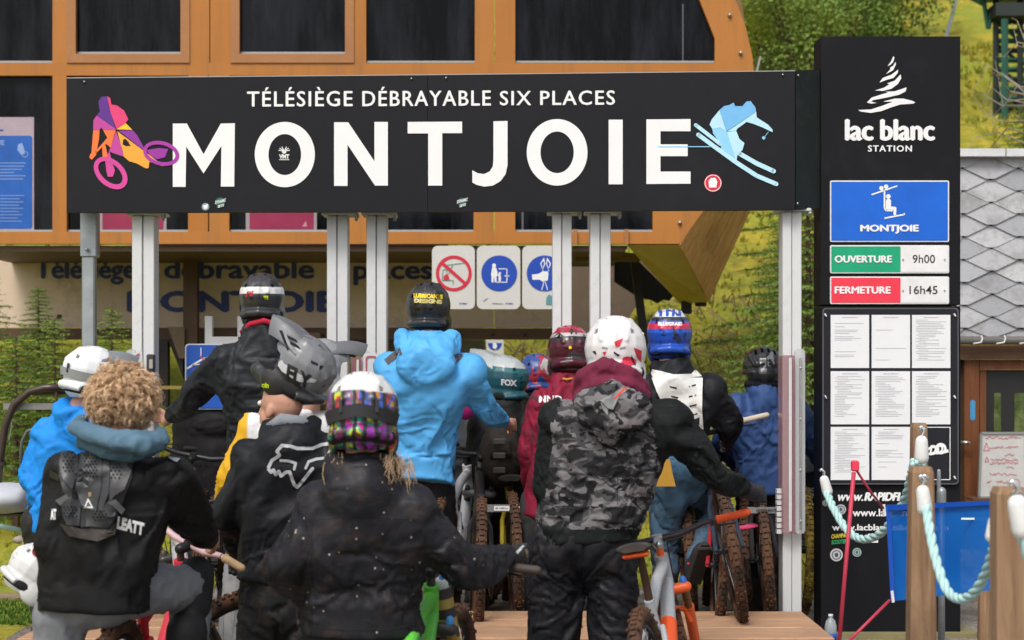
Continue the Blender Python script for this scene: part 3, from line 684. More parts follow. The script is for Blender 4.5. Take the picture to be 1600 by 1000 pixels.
# mountain biker emblem
cb = lambda L: [(130 + x / 6.25, 140 + y / 6.25) for x, y in L]
F = [((.10, .012, .24), [(150, 110), (180, 70), (235, 65), (245, 150), (270, 230), (318, 385), (130, 255), (165, 210), (155, 180)]),
     ((.72, .04, .17), [(235, 65), (265, 85), (275, 145), (330, 155), (400, 205), (440, 290), (415, 325), (325, 385), (270, 230), (245, 130)]),
     ((.50, .045, .30), [(130, 255), (318, 385), (318, 394), (195, 394), (175, 370), (160, 394), (98, 394), (100, 300)]),
     ((.85, .17, .03), [(98, 396), (160, 396), (155, 480), (125, 640), (85, 685), (60, 665), (65, 635), (80, 620)]),
     ((.85, .17, .03), [(195, 396), (316, 396), (268, 570), (245, 545), (215, 530), (240, 650), (215, 690), (190, 690), (185, 560), (120, 630), (118, 605), (235, 470)]),
     ((.50, .045, .30), [(320, 402), (388, 600), (395, 655), (270, 612), (252, 600), (272, 560)]),
     ((.86, .52, .01), [(325, 388), (415, 328), (480, 393)]),
     ((.25, .02, .30), [(345, 400), (485, 398), (530, 450), (590, 560), (600, 590), (640, 630)]),
     ((.83, .36, .03), [(333, 406), (640, 634), (700, 680), (800, 745), (770, 748), (645, 705), (640, 765), (615, 770), (520, 720), (450, 700), (397, 655)]),
     ((.30, .02, .32), [(620, 590), (740, 570), (830, 580), (800, 660), (720, 680), (650, 640)]),
     ((.62, .05, .30), [(215, 690), (255, 600), (280, 700), (310, 790), (290, 850), (240, 850), (225, 790)]),]
for c_, L in F: obj('emblem_facet', MB().flat(cb(L), ds), plain('facet_%02d%02d%02d' % tuple(int(k * 99) for k in c_), c_, .5), sg)
obj('emblem_hole', MB().flat(cb([(390, 490), (410, 480), (440, 510), (462, 550), (415, 550), (385, 535)]), ds2), BLK, sg)
def lring(o, i, nm, col): return obj('emblem_wheel', put2d(MB(), ring2d(o, i), ds2), plain(nm, col, .5), sg)
e1 = cb([(268 + x, 815 + y) for x, y in ell2d(0, 0, 190, 128, 48, R(42))]); e2 = cb([(266 + x, 812 + y) for x, y in ell2d(0, 0, 142, 82, 48, R(42))]); lring(e1, e2, 'facet_wheel1', (.62, .05, .30))
e1 = cb([(762 + x, 622 + y) for x, y in ell2d(0, 0, 180, 118, 48, R(14))]); e2 = cb([(760 + x, 622 + y) for x, y in ell2d(0, 0, 143, 82, 48, R(14))]); lring(e1, e2, 'facet_wheel2', (.36, .025, .34))
# skier emblem
cs = lambda L: [(1080 + x / 6.25, 145 + y / 6.25) for x, y in L]
LB = plain('ski_light', (.46, .74, .86), .5); MBL = plain('ski_mid', (.26, .60, .86), .5); DB = plain('ski_blue', (.16, .46, .78), .5)
for mt, L in ((DB, [(275, 170), (320, 130), (370, 120), (415, 95), (430, 130), (500, 130), (540, 85), (580, 80), (625, 140), (635, 185), (348, 375)]),
              (LB, [(275, 170), (345, 375), (280, 340), (205, 350), (180, 310), (200, 260)]), (MBL, [(205, 350), (280, 342), (350, 378), (440, 685), (290, 600), (290, 500), (215, 400)]),
              (LB, [(350, 382), (440, 372), (470, 450), (520, 490), (500, 560), (452, 600), (440, 680)]),
              (LB, [(635, 187), (640, 240), (750, 310), (795, 360), (795, 385), (700, 340), (600, 300), (540, 285), (450, 350), (440, 370), (352, 378)])):
    obj('emblem_facet', MB().flat(cs(L), ds), mt, sg)
for L, w in (([(45, 315), (285, 500)], 36), ([(70, 410), (240, 535), (440, 680), (640, 810), (830, 890)], 42), ([(470, 592), (640, 690), (805, 765)], 44)):
    m = MB()
    for k in range(len(L) - 1): m.flat(cs(line2d(L[k], L[k + 1], w)), ds2)
    for q in (L[0], L[-1]): m.flat(cs(ell2d(q[0], q[1], w / 2, w / 2, 16)), ds2)
    obj('emblem_ski', m, LB, sg)
m = MB().flat(cs(line2d((755, 380), (710, 440), 5)), ds2).flat(cs(ell2d(708, 440, 16, 16, 16)), ds2).flat([(1028, 228.5), (1110, 228.5), (1110, 229.8), (1028, 229.8)], ds2); obj('emblem_pole', m, MBL, sg)
# stickers: plain generic stand-ins where they show characters
def stick(cx, cy, r_, c_, shapes=(), c2=None):
    o = obj('sticker', MB().flat(ell2d(cx, cy, r_, r_, 24), ds), plain('st_%d' % cx, c_, .5), sg)
    if shapes:
        m = MB()
        for s in shapes: put2d(m, s, ds2)
        obj('print', m, c2 or WH, o)
stick(1114, 286, 14, (.60, .02, .05), [poly2d([(1108, 293), (1107, 283), (1111, 278), (1118, 278), (1121, 284), (1119, 293)]), ring2d(ell2d(1114, 286, 13, 13, 24), ell2d(1114, 286, 12, 12, 24))])
stick(321, 323, 6, (.20, .30, .30), [poly2d([(317, 321), (325, 319), (324, 326), (319, 327)])]); stick(344, 316, 7.5, (.02, .13, .09))
m = MB()
for (cx, cy) in ((344, 319), (722, 318)):
    put2d(m, text2d('DYNAMIC', (cx - 8, cy - 5, cx + 9, cy), .03, .2, -.25), ds2); put2d(m, text2d('SETS', (cx - 4, cy + 2, cx + 6, cy + 6), .03, .2, -.25), ds2)
obj('sticker_print', m, WH, sg); stick(722, 316, 7, (.02, .10, .08))
m = MB()   # white spider-like sticker inside the first O
for k in range(6):
    a = R(-160 + k * 28 + (10 if k > 2 else -10)); m.flat(line2d((444, 236), (444 + 9 * math.cos(a), 236 + 7.5 * math.sin(a)), 1.3), ds2)
m.flat(ell2d(444, 237, 3.5, 3, 14), ds2); put2d(m, text2d('VMT', (436, 241, 452, 248), .05), ds2); m.flat(line2d((436, 249.5), (452, 249.5), 1), ds2); obj('sticker_print', m, WH, sg)
for x, y in ((132, 128), (643, 123), (697, 122), (1223, 117), (1247, 118), (1246, 318)):
    p = W(x, y, sd(x) - .001); obj('screw', MB().cap(p, p - Vector((0, .004, 0)), .007, .006, 8), plain('zinc', (.45, .46, .40), .35, .8), sg)

# ================================================================ INFORMATION TOWER (right)
it = empty('information_tower', W(1391, 996, 9.1), 'tall black lac blanc information panel with opening hours and notices', 'information board')
TB = paint('tower_black', (.0085, .009, .0115), .55, 0, .35, (.03, .028, .024), .12, 1.4, .15); d1 = 9.1
obj('upper_panel', MB().rect(1283, 57, 1500.5, 476, d1, .22), TB, it); obj('lower_panel', MB().rect(1283, 478.5, 1500.5, 996, d1 + .003, .22), TB, it)
dt = d1 - .004; m = MB(); cl = lambda L: [(1330 + x / 5.886, 75 + y / 5.886) for x, y in L]
for L in ([(388, 75), (398, 90), (385, 130), (360, 155), (335, 165), (365, 125)], [(408, 128), (412, 150), (385, 205), (320, 240), (360, 195), (358, 178), (385, 165)],
          [(432, 198), (428, 230), (390, 275), (320, 295), (260, 318), (290, 275), (370, 245)], [(455, 242), (460, 280), (430, 330), (370, 375), (290, 395), (218, 390), (300, 365), (350, 335), (330, 325), (400, 300)],
          [(510, 362), (500, 400), (440, 430), (330, 455), (200, 480), (185, 495), (235, 505), (180, 512), (145, 500), (190, 455), (300, 420), (340, 410), (315, 402), (400, 398)],
          [(295, 492), (400, 465), (480, 465), (560, 485), (590, 500), (570, 512), (450, 520), (370, 545), (280, 580), (180, 597), (90, 585), (65, 570), (180, 565), (290, 530), (380, 495)]):
    m.flat(cl(L), dt)
obj('emblem', m, SW, it)
for wd, bx, bw, sp_ in (('lac', (1320, 186, 1365, 220), 2.0, 1.), ('blanc', (1375, 186, 1461, 220), 2.0, 1.), ('STATION', (1356, 227, 1425, 237), .5, 1.2)): obj('lettering', bold2d(MB(), wd, bx, dt, bw, spacing=sp_), SW, it)
def plate(x0, y0, x1, y1, border, cols, name='sign_plate', bt=1.5):
    o = obj(name, MB().slab(rrect(x0, y0, x1, y1, 2.5), d1 - .008, .007), plain('plate_edge_white', (.72, .72, .72), .4), it)
    for (a, b, mt) in cols: obj('field', MB().slab(rrect(a, y0 + 2, b, y1 - 2, 1.2), d1 - .0105, .002), mt, o)
    return o
o = plate(1297, 282, 1483, 378, 0, [(1299, 1481, paint('field_blue', (.0, .115, .60), .35, 0, .05))]); m = MB(); dq = d1 - .0125
bold2d(m, 'MONTJOIE', (1344, 351, 1436, 365), dq, 1.0)
cz = lambda L: [(1360 + x * .07, 280 + y * .07) for x, y in L]
for c_ in ((245, 200, 48), (350, 165, 50), (400, 385, 52)): m.flat(cz(ell2d(c_[0], c_[1], c_[2], c_[2], 18)), dq)
for a, b, w in (((25, 345), (600, 150), 32), ((315, 250), (315, 640), 36), ((315, 640), (350, 705), 36), ((345, 700), (500, 700), 36), ((315, 870), (740, 790), 34), ((740, 800), (765, 760), 30)): m.flat(cz(line2d(a, b, w)), dq)
m.flat(cz([(345, 480), (370, 440), (435, 440), (460, 480), (460, 610), (560, 615), (580, 640), (575, 800), (515, 800), (515, 680), (345, 675)]), dq)
obj('print', m, SW, o)
GF = paint('field_green', (.0, .34, .16), .4, 0, .05); RF = paint('field_red', (.80, .035, .07), .4, 0, .05); WF = paint('field_white', (.74, .74, .74), .4, 0, .08)
for y0, y1, mt, wd, tm, xx in ((383, 427, GF, 'OUVERTURE', '9h00', (1426, 1461)), (432, 475, RF, 'FERMETURE', '16h45', (1421, 1465))):
    o = plate(1297, y0, 1483, y1, 0, [(1299, 1407, mt), (1407.5, 1481, WF)]); yc = (y0 + y1) / 2
    obj('lettering', bold2d(MB(), wd, (1304, yc - 6, 1394 if wd[0] == 'O' else 1392, yc + 5.5), dq, .8), SW, o)
    obj('lettering', put2d(MB(), text2d(tm, (xx[0], yc - 7, xx[1], yc + 6), .005), dq), BK, o)
    for x in (1411, 1476): obj('screw', MB().cap(W(x, yc, dq), W(x, yc, dq - .004), .005, .004, 8), plain('zinc', (.45, .46, .40), .35, .8), o)
case = obj('notice_case', MB().slab(rrect(1285, 481, 1498, 757, 6), d1 - .02, .021), paint('case_black', (.017, .017, .022), .4, 0, .2, (.03, .03, .03), spec=.2), it)
for a in (rrect(1285, 481, 1498, 757, 6),):
    b = rrect(1287, 483, 1496, 755, 5); obj('rim', put2d(MB(), ring2d(a, b), d1 - .0215), plain('rim_grey', (.08, .08, .09), .35), case)
for x, y in ((1289, 491), (1491, 491), (1289, 619), (1491, 619), (1289, 745), (1491, 745)): obj('clip', MB().cap(W(x, y, d1 - .021), W(x + 2, y + 3, d1 - .03), .007, .005, 8), plain('chrome', (.7, .7, .7), .25, .9), case)
rs = np.random.RandomState(3)
PA = paint('paper_white', (.74, .745, .76), .6, 0, .03, var=.03)
for r_ in range(3):
    for c_ in range(3):
        x0, y0 = (1298, 1362, 1425)[c_], (492, 580, 667)[r_]; x1, y1 = x0 + 60, y0 + 83
        if r_ == 2 and c_ == 2:
            o = obj('framed_logo', put2d(MB(), ring2d(rrect(x0, y0, x1, y1, .6), rrect(x0 + 1.2, y0 + 1.2, x1 - 1.2, y1 - 1.2, .3)), d1 - .023), SW, case)
            m = MB(); put2d(m, ring2d(ell2d(1457, 704, 11, 7, 20, -.3), ell2d(1457, 704, 7, 3.5, 20, -.3)), d1 - .0232); put2d(m, ring2d(ell2d(1470, 701, 9, 9, 20), ell2d(1470, 701, 5, 4.5, 20)), d1 - .0234); m.flat(line2d((1475, 706), (1482, 704), 5), d1 - .0236); put2d(m, text2d('DD', (1452, 696, 1474, 711), .06, .2, -.1), d1 - .0238); obj('print', m, SW, o); continue
        o = obj('notice', MB().rect(x0, y0, x1, y1, d1 - .0225, .002), PA, case); m = MB()
        put2d(m, poly2d(line2d((x0 + 18, y0 + 4), (x0 + 42, y0 + 4), 1)), d1 - .0235)
        dens = {(0, 0): .35, (0, 1): .12, (2, 1): .45}.get((r_, c_), 1.0); y = y0 + 8
        while y < y1 - 12:
            if rs.rand() < dens: m.flat(line2d((x0 + 6 + 4 * (rs.rand() > .7), y), (x0 + 20 + rs.rand() * 35, y), .7), d1 - .0235)
            y += 2.6
        obj('print', m, plain('print_grey', (.42, .43, .45), .7), o)
m = MB(); dw = d1 - .002
for wd, bx, bw, sh_ in (('www.', (1309, 773, 1349, 783), .6, .25), ('RAPIDFLOW', (1350, 769, 1442, 783), 1.1, .25), ('www.lacblanc.com', (1332, 795, 1458, 807), .5, 0), ('www.lacblanc-bikepark.com', (1300, 819, 1482, 832), .5, 0)): obj('lettering', bold2d(MB(), wd, bx, dw, bw, shear=sh_), SW, it)
def st2(cx, cy, rr, c_, nm):
    o = obj('sticker', MB().flat(ell2d(cx, cy, rr, rr, 24), dw), plain(nm, c_, .5), it); put2d(m2 := MB(), ring2d(ell2d(cx, cy, rr * .75, rr * .75, 20), ell2d(cx, cy, rr * .6, rr * .6, 20)), dw - .001); m2.flat(ell2d(cx, cy, rr * .3, rr * .35, 12), dw - .001); obj('print', m2, plain('sticker_ink', (.06, .10, .16), .5), o)
st2(1307, 867, 10, (.62, .62, .60), 'st_white'); st2(1339, 863, 7, (.34, .45, .40), 'st_mint'); st2(1290, 786, 5, (.28, .27, .24), 'st_tan'); st2(1314, 796, 8, (.45, .45, .44), 'st_grey')
m = MB(); put2d(m, text2d('CHAMPAG', (1299, 835, 1325, 842), .05, .2, -.1), dw); obj('sticker', m, plain('ink_yellow', (.62, .50, .04), .5), it); m = MB(); put2d(m, text2d('SCOOTER', (1299, 844, 1323, 851), .06, .2, -.08), dw); obj('sticker', m, plain('ink_green', (.03, .33, .12), .5), it)
m = MB().flat([(1356, 834), (1372, 834), (1372, 848), (1356, 848)], dw); obj('sticker', m, WH, it)
obj('foot_beam', MB().box((W(1391, 0, 9.1).x, 9.2, .215), (.95, .34, .06)), paint('lime_wood', (.25, .22, .10), .8), it)

# ================================================================ CABIN AT THE RIGHT (diamond slate front)
cd = 12.0; cbn = empty('slate_cabin', W(1700, 900, cd), 'cabin with pale diamond slates and dark wooden doorway at the right edge', 'cabin')
S = cd / FOC
def slate_mat():
    t = NT('slate_pale'); co = t.coord('World'); oi = t.new('ObjectInfo'); n = t.noise(co, 5, 6, .7); n2 = t.noise(co, 22, 4, .6)
    c = t.mix(oi.outputs['Random'], (.33, .34, .36), (.50, .505, .52)); c = t.mix(t.ramp(n, [(.48, 0.), (.72, .75)]), c, (.17, .155, .14)); c = t.mix(t.ramp(n2, [(.55, 0.), (.7, .4)]), c, (.24, .23, .21)); t.base(c, .6, 0, .3); t.bump(n2, .004, .5); return t.m
SL = slate_mat()
obj('wall', MB().rect(1498, 240, 1990, 528, cd + .02, .15), plain('slate_gap', (.035, .032, .03), .9), cbn)
obj('ridge_cap', MB().rect(1490, 232, 1571, 244, cd - .07, .12), paint('cap_white', (.62, .63, .64), .4), cbn); obj('ridge_cap', MB().rect(1573, 232, 1990, 244, cd - .072, .12), paint('cap_white', (.62, .63, .64), .4), cbn)
rs = np.random.RandomState(8); tri = None
for j in range(18):
    yb = 262 + j * 17.9; off = 44 if j % 2 else 0; sh = .28 * j
    for i in range(-1, 11):
        cx = 1503 + i * 88 + off + sh * 1.0
        if cx < 1455: continue
        w, h = 42.8, 17.9
        x = lambda q: min(max(q, 1495), 1990)
        pts = [(cx - w, yb - h), (cx - 7, yb - .8), (cx + 7, yb - .8), (cx + w, yb - h), (cx + w * .35, yb - h * 1.9), (cx - w * .35, yb - h * 1.9)]
        if yb - h < 245: pts = [(a, max(b, 244.5)) for a, b in pts]
        if yb > 527: pts = [(a, min(b, 526)) for a, b in pts]
        if max(b for a, b in pts) - min(b for a, b in pts) < 4: continue
        lift = .0 + rs.uniform(0, .009)
        DD = lambda X, Y: cd + .018 - .020 * (Y - (yb - 2 * h)) / (2 * h) - lift
        fr = [W(x(a), b, DD(a, b)) for a, b in pts]; obj('slate', MB().prism(fr, [p + Vector((0, .008, 0)) for p in fr]), SL, cbn)
obj('gutter', MB().tube([W(1495, 532, cd - .12), W(2000, 532, cd - .12)], .03, 10), paint('gutter_grey', (.13, .12, .11), .5), cbn, smooth=True)
for x in (1533, 1569, 1605, 1650): obj('gutter_bracket', MB().tube([W(x, 524, cd - .14), W(x + 2, 529, cd - .15), W(x, 535, cd - .16), W(x - 12, 537, cd - .155)], .006, 6), plain('bracket_white', (.6, .6, .58), .4), cbn)
CW = wood('cabin_wood', (.125, .042, .016), (.22, .080, .030), 'z', .8, .5); CW2 = wood('cabin_beam_wood', (.09, .045, .025), (.17, .085, .05), 'x', .8, .6)
obj('eaves_beam', MB().rect(1495, 539, 1990, 561, cd - .05, .2), CW2, cbn)
obj('door_post', MB().rect(1507, 562, 1530, 800, cd, .1), CW, cbn); obj('door_post', MB().rect(1531, 578, 1541, 800, cd + .02, .1), CW, cbn); obj('lintel', MB().rect(1531, 562, 1990, 577.5, cd, .1), CW, cbn)
obj('side_wall', MB().rect(1495, 562, 1506, 900, cd + .05, .1), plain('void_brown', (.03, .02, .012), .9), cbn)
dr = obj('door', MB().rect(1541.5, 578, 1700, 800, cd + .06, .04), plain('door_black', (.014, .014, .014), .4), cbn)
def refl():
    t = NT('pane_green_reflection'); co = t.coord('World'); n = t.noise(co, 5, 6, .7); t.base(t.ramp(n, [(.35, (.02, .035, .008)), (.5, (.07, .10, .03)), (.7, (.20, .23, .09))]), .15, 0, .4); return t.m  # reflected greenery is painted into the pane colour
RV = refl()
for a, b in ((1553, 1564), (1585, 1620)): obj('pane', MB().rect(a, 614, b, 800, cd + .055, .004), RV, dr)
obj('door_plate', MB().slab(rrect(1516, 625, 1524, 657, 4), cd - .004, .003), paint('plate_azure', (.05, .26, .50), .4), cbn)
obj('door_handle', MB().tube([W(1500, 691, cd - .02), W(1508, 691, cd - .07), W(1516, 692, cd - .07)], .012, 8), plain('chrome', (.7, .7, .7), .25, .9), cbn, smooth=True)
obj('lower_wall', MB().rect(1507, 800, 1990, 940, cd + .04, .1), wood('cabin_low', (.10, .06, .04), (.16, .10, .06), 'x'), cbn)
wb = empty('whiteboard', W(1568, 775, 11.8), 'leaning whiteboard with red handwriting beside the cabin door', 'whiteboard')
obj('board', MB().slab([(1535, 678), (1600, 678), (1601, 776), (1531, 776)], 11.8, .02), paint('board_white', (.55, .55, .53), .35), wb)
m = MB().slab([(1533, 675), (1602, 675), (1602, 678.5), (1533, 678.5)], 11.79, .03).slab([(1532, 677), (1535.5, 677), (1532, 777), (1528.5, 777)], 11.79, .03).slab([(1529, 775.5), (1602, 775.5), (1602, 778.5), (1529, 778.5)], 11.79, .03); obj('frame', m, plain('frame_alu', (.35, .35, .34), .4, .5), wb)
m = MB(); rs = np.random.RandomState(12)
for (y, x0, x1) in ((684, 1540, 1594), (699, 1546, 1566), (699, 1571, 1590), (711, 1570, 1584), (718, 1548, 1590), (724, 1546, 1590), (731, 1572, 1584), (741, 1546, 1588), (753, 1542, 1548), (753, 1556, 1574)):
    x = x0; pr = (x0, y)
    while x < x1:
        x += rs.uniform(1, 2.2); nx = (x, y + rs.uniform(-2.4, 2.4)); m.flat(line2d(pr, nx, .75), 11.797); pr = nx
for tri_ in ([(1537, 704), (1541, 692), (1546, 704)], [(1539, 722), (1542, 714), (1545, 721)]):
    for k in range(3): m.flat(line2d(tri_[k], tri_[(k + 1) % 3], .9), 11.796)
put2d(m, ring2d(ell2d(1588, 755, 6, 7, 16), ell2d(1588, 755, 5.2, 6.2, 16)), 11.796)
obj('handwriting', m, plain('marker_red', (.58, .06, .12), .6), wb)
obj('shelf', MB().rect(1520, 778.5, 1600, 782, 11.75, .2), CW2, wb)
tag(obj('wooden_step', MB().rect(1480, 940, 1640, 974, 10.5, .5), wood('step_wood', (.18, .11, .075), (.30, .20, .14), 'x')), 'weathered wooden step in front of the cabin door', 'step')
tag(obj('timber_block', MB().rect(1545, 922, 1562, 972, 10.1, .12), wood('step_wood2', (.16, .11, .08), (.28, .20, .14), 'z')), 'short upright timber block by the cabin step', 'timber')

# ================================================================ PYLON, CABLES
py = empty('lift_pylon', W(1590, 300, 24), 'dark green lattice lift pylon on the slope at the top right', 'pylon'); PG = paint('pylon_green', (.012, .085, .055), .5, 0, .3); PD = paint('pylon_dark', (.012, .02, .018), .6)
dP = 24
def bar(a, b, r=.03, mt=PG, d=dP, nm='brace', sq=True): return obj(nm, MB().tube([W(a[0], a[1], d), W(b[0], b[1], d)], r, 4 if sq else 8), mt, py)
for x in (1556, 1594, 1640): bar((x, -60), (x, 330 if x == 1556 else 330), .045, PD, dP, 'leg')
bar((1570, 30), (1570, 330), .05, PG, dP - .6, 'leg')
for k in range(17): bar((1552, 34 + k * 15), (1600, 34 + k * 15), .04, PG if k % 3 else PD, dP + .1)
for k in range(8): bar((1556, 34 + k * 34), (1594, 64 + k * 34), .025, PD, dP + .2)
for k in range(6): bar((1594, 60 + k * 34), (1640, 94 + k * 34), .03)
obj('head_beam', MB().rect(1540, -40, 1660, -8, dP - .3, .5), PG, py); obj('head_beam', MB().rect(1556, 4, 1660, 24, dP - .3, .5), PD, py)
for a, b in (((1500, -12), (1540, 8)), ((1536, -5), (1544, 45)), ((1544, 45), (1552, 12)), ((1500, -5), (1490, -30))): bar(a, b, .035, PG)
tag(obj('ski_cable', MB().tube([W(1497, -10, 30), W(1479, 56, 24), W(1470, 90, 20)], .03, 6), plain('cable_grey', (.16, .18, .18), .5)), 'grey lift cable sloping down beside the pylon', 'cable')
tag(obj('marker_rod', MB().tube([W(1188, 88, 15), W(1182, 112, 15)], .012, 6), plain('zinc', (.45, .46, .40), .35, .8)), 'thin grey rod rising beside the station right end', 'rod')

# ================================================================ TREES
def fir_meshes(seed, h, spread, nb=110, lw=9):
    rs = np.random.RandomState(seed); tr = MB(); cr = MB()
    tr.tube([(0, 0, 0), (0.01, 0, h * .5), (0, 0, h * .99)], [h * .016 + .012, h * .009 + .006, .004], 7)
    for k in range(nb):
        t = .08 + .91 * (k / nb) ** .9; z = h * t; L = spread * (1 - t) ** .8 * rs.uniform(.75, 1.15) + .05; a = k * 2.399 + rs.uniform(-.3, .3)
        dirv = Vector((math.cos(a), math.sin(a), 0)); pts = [Vector((0, 0, z)) + dirv * L * s + Vector((0, 0, L * (.18 * s - .42 * s * s + .2 * s ** 3))) for s in (0, .35, .7, 1)]
        tr.tube(pts, [.012, .008, .005, .002], 3, cap=False)
        nt = max(4, int(L / .05)); side = dirv.cross(Vector((0, 0, 1)))
        for q in range(nt):
            s = .12 + .88 * q / nt; i = min(int(s * 3), 2); b = pts[i].lerp(pts[i + 1], s * 3 - i)
            for sg_ in (-1, 1):
                tl = (.07 + .28 * L * (1 - s) * .8) * rs.uniform(.7, 1.2); td = (dirv * .75 + side * sg_ * rs.uniform(.5, 1.0) + Vector((0, 0, rs.uniform(-.35, .1)))).normalized(); e = b + td * tl
                nn = max(5, int(tl / .012)); up = td.cross(side if abs(td.dot(side)) < .9 else dirv).normalized(); w2 = td.cross(up)
                for m_ in range(nn):
                    o = b.lerp(e, (m_ + .3) / nn); an = rs.uniform(0, 6.28); nd = (td * .8 + up * math.cos(an) + w2 * math.sin(an)).normalized() * rs.uniform(.024, .046)
                    wv = nd.cross(td).normalized() * .0052; cr.v += [tuple(o - wv), tuple(o + wv), tuple(o + nd)]; n = len(cr.v); cr.f.append((n - 3, n - 2, n - 1)); cr.mi.append(0)
    return tr, cr
def needle_mat(name, a, b):
    t = NT(name); co = t.coord('Object'); n = t.noise(co, 1.7, 3); n2 = t.noise(co, 14, 3); oi = t.new('ObjectInfo')
    c = t.mix(t.ramp(n2, [(.35, 0.), (.65, 1.)]), a, b); c = t.mix(t.math('MULTIPLY', oi.outputs['Random'], .3), c, tuple(x * .6 for x in a))
    t.base(c, .6, 0, .25); return t.m
NM = needle_mat('fir_needles', (.08, .16, .022), (.23, .34, .055)); NM2 = needle_mat('fir_needles_light', (.11, .21, .025), (.28, .38, .055)); BKM = plain('fir_bark', (.09, .055, .035), .9)
FT = {}
def fir(kind, px, d, hgt, yaw, label, grp='young fir trees around the lift'):
    if kind not in FT:
        tr, cr = fir_meshes(*{'a': (1, 1.0, .40, 95), 'b': (2, 1.0, .34, 120), 'c': (3, 1.0, .52, 80)}[kind])
        FT[kind] = (tr, cr)
    # meshes are modelled 1 unit tall with needles sized for about 2.5 m trees
    key = (kind, 'm')
    if key not in FT:
        def mk(nm, mb):
            me = bpy.data.meshes.new(nm); me.from_pydata(mb.v, [], mb.f); me.update(); return me
        s = 2.6
        tr, cr = fir_meshes(*{'a': (1, s, 1.0, 90), 'b': (2, s, .85, 110), 'c': (3, s, 1.25, 84)}[kind])
        FT[key] = (mk('trunk', tr), mk('crown', cr)); FT[key][0].materials.append(BKM); FT[key][1].materials.append(None)
    x = (px - 800) * d / FOC; z = hz(x, d) - .05; r = empty('fir_tree', (x, d, z), label, 'fir tree', grp); r.scale = (hgt / 2.6,) * 3; r.rotation_euler = (0, 0, yaw)
    for nm, me in zip(('trunk', 'crown'), FT[key]):
        o = bpy.data.objects.new(nm, me); COL.objects.link(o); o.parent = r
        if nm == 'crown': o.material_slots[0].link = 'OBJECT'; o.material_slots[0].material = NM2 if kind == 'a' else NM
    return r
fir('b', 1262, 12.6, 2.75, 0.4, 'tall dark fir right behind the rightmost white post'); fir('b', 1228, 13.4, 1.9, 2.0, 'bushy fir behind the navy jacket rider'); fir('b', 1330, 12.4, 2.3, 2.6, 'fir mostly hidden behind the information tower')
fir('a', 1235, 12.0, 1.5, 1.2, 'low light green fir between white post and information tower'); fir('c', 1290, 14.8, 2.6, 4.0, 'broad fir farther up between post and tower')
fir('a', 255 - 170, 12.4, 1.55, .3, 'light green fir behind the blue jacket with white helmet'); fir('c', 25, 12.2, 1.5, 1.9, 'broad fir at the left edge behind the chair frame'); fir('a', -30, 12.8, 1.8, 3.0, 'fir cut by the left picture edge')
fir('a', 175, 12.9, 1.45, 4.2, 'fir left of the leftmost white post'); fir('c', 130, 12.0, 1.0, 5.2, 'small fir between pole and white helmet'); fir('b', 60, 13.2, 1.4, .9, 'thin fir rising beneath the tan board at left')
fir('a', 1536, 17.0, 1.5, .5, 'sparse young fir above the cabin roof'); fir('c', 1600, 19.0, 1.5, 1.5, 'darker fir at the right edge above the cabin'); fir('a', 1645, 17.5, 1.4, 3.5, 'fir beyond the right edge above the cabin')

# leafy bushes up the slope
def bush_mesh(seed, n=9000):
    rs = np.random.RandomState(seed); cr = MB(); tr = MB(); C_ = [Vector((rs.uniform(-.7, .7), rs.uniform(-.5, .5), rs.uniform(.35, 1.25))) for _ in range(11)]
    for c_ in C_: tr.tube([(0, 0, 0), (c_.x * .4, c_.y * .4, c_.z * .5), tuple(c_)], [.03, .02, .006], 5, cap=False)
    for k in range(n):
        c_ = C_[rs.randint(11)]; v = Vector(rs.normal(size=3)).normalized() * rs.uniform(.12, .42) ; p = c_ + Vector((v.x, v.y, v.z * .8)); u = Vector(rs.normal(size=3)).normalized(); w_ = u.orthogonal().normalized(); s = rs.uniform(.011, .027)
        cr.v += [tuple(p - u * s), tuple(p + w_ * s * .5), tuple(p + u * s), tuple(p - w_ * s * .5)]; q = len(cr.v); cr.f.append((q - 4, q - 3, q - 2, q - 1)); cr.mi.append(0)
    r = []
    for nm, mb in (('stems', tr), ('foliage', cr)):
        me = bpy.data.meshes.new(nm); me.from_pydata(mb.v, [], mb.f); me.update(); r.append(me)
    r[0].materials.append(BKM); r[1].materials.append(None); return r
BM = [bush_mesh(1), bush_mesh(2)]; LF = [needle_mat('leaf_mid', (.12, .20, .03), (.26, .36, .06)), needle_mat('leaf_dark', (.07, .14, .03), (.17, .26, .05)), needle_mat('leaf_yellow', (.26, .31, .04), (.40, .42, .07))]
rs = np.random.RandomState(21)
spots = [(1182, 40, 27, 1.6, 0), (1215, 10, 29, 1.9, 1), (1240, 55, 27, 1.6, 2), (1262, 20, 30, 2.2, 1), (1290, 40, 28, 1.9, 0), (1308, 5, 31, 2.0, 2), (1325, 30, 29, 2.0, 1), (1338, 60, 27, 1.3, 0), (1290, 75, 26, 1.4, 1), (1200, 78, 25, 1.3, 2), (1255, 92, 25, 1.4, 0), (1225, -20, 32, 2.0, 0), (1280, -25, 33, 2.2, 1)]
places = ['lowest left', 'tall dark', 'yellow tinged', 'dark central', 'mid green', 'yellow upper', 'dense dark', 'rounded green', 'upper dark', 'small yellow', 'low green', 'topmost pale', 'topmost dark']
beside = ['beside the station right edge', 'above the sign end', 'over the sign right corner', 'left of the lac blanc tower', 'just left of the tower top', 'near the tower top', 'above the tower left corner', 'above the tower centre', 'at the meadow edge', 'next to the orange cheek', 'just above the sign end', 'at the top edge of the view', 'at the top edge by the meadow']
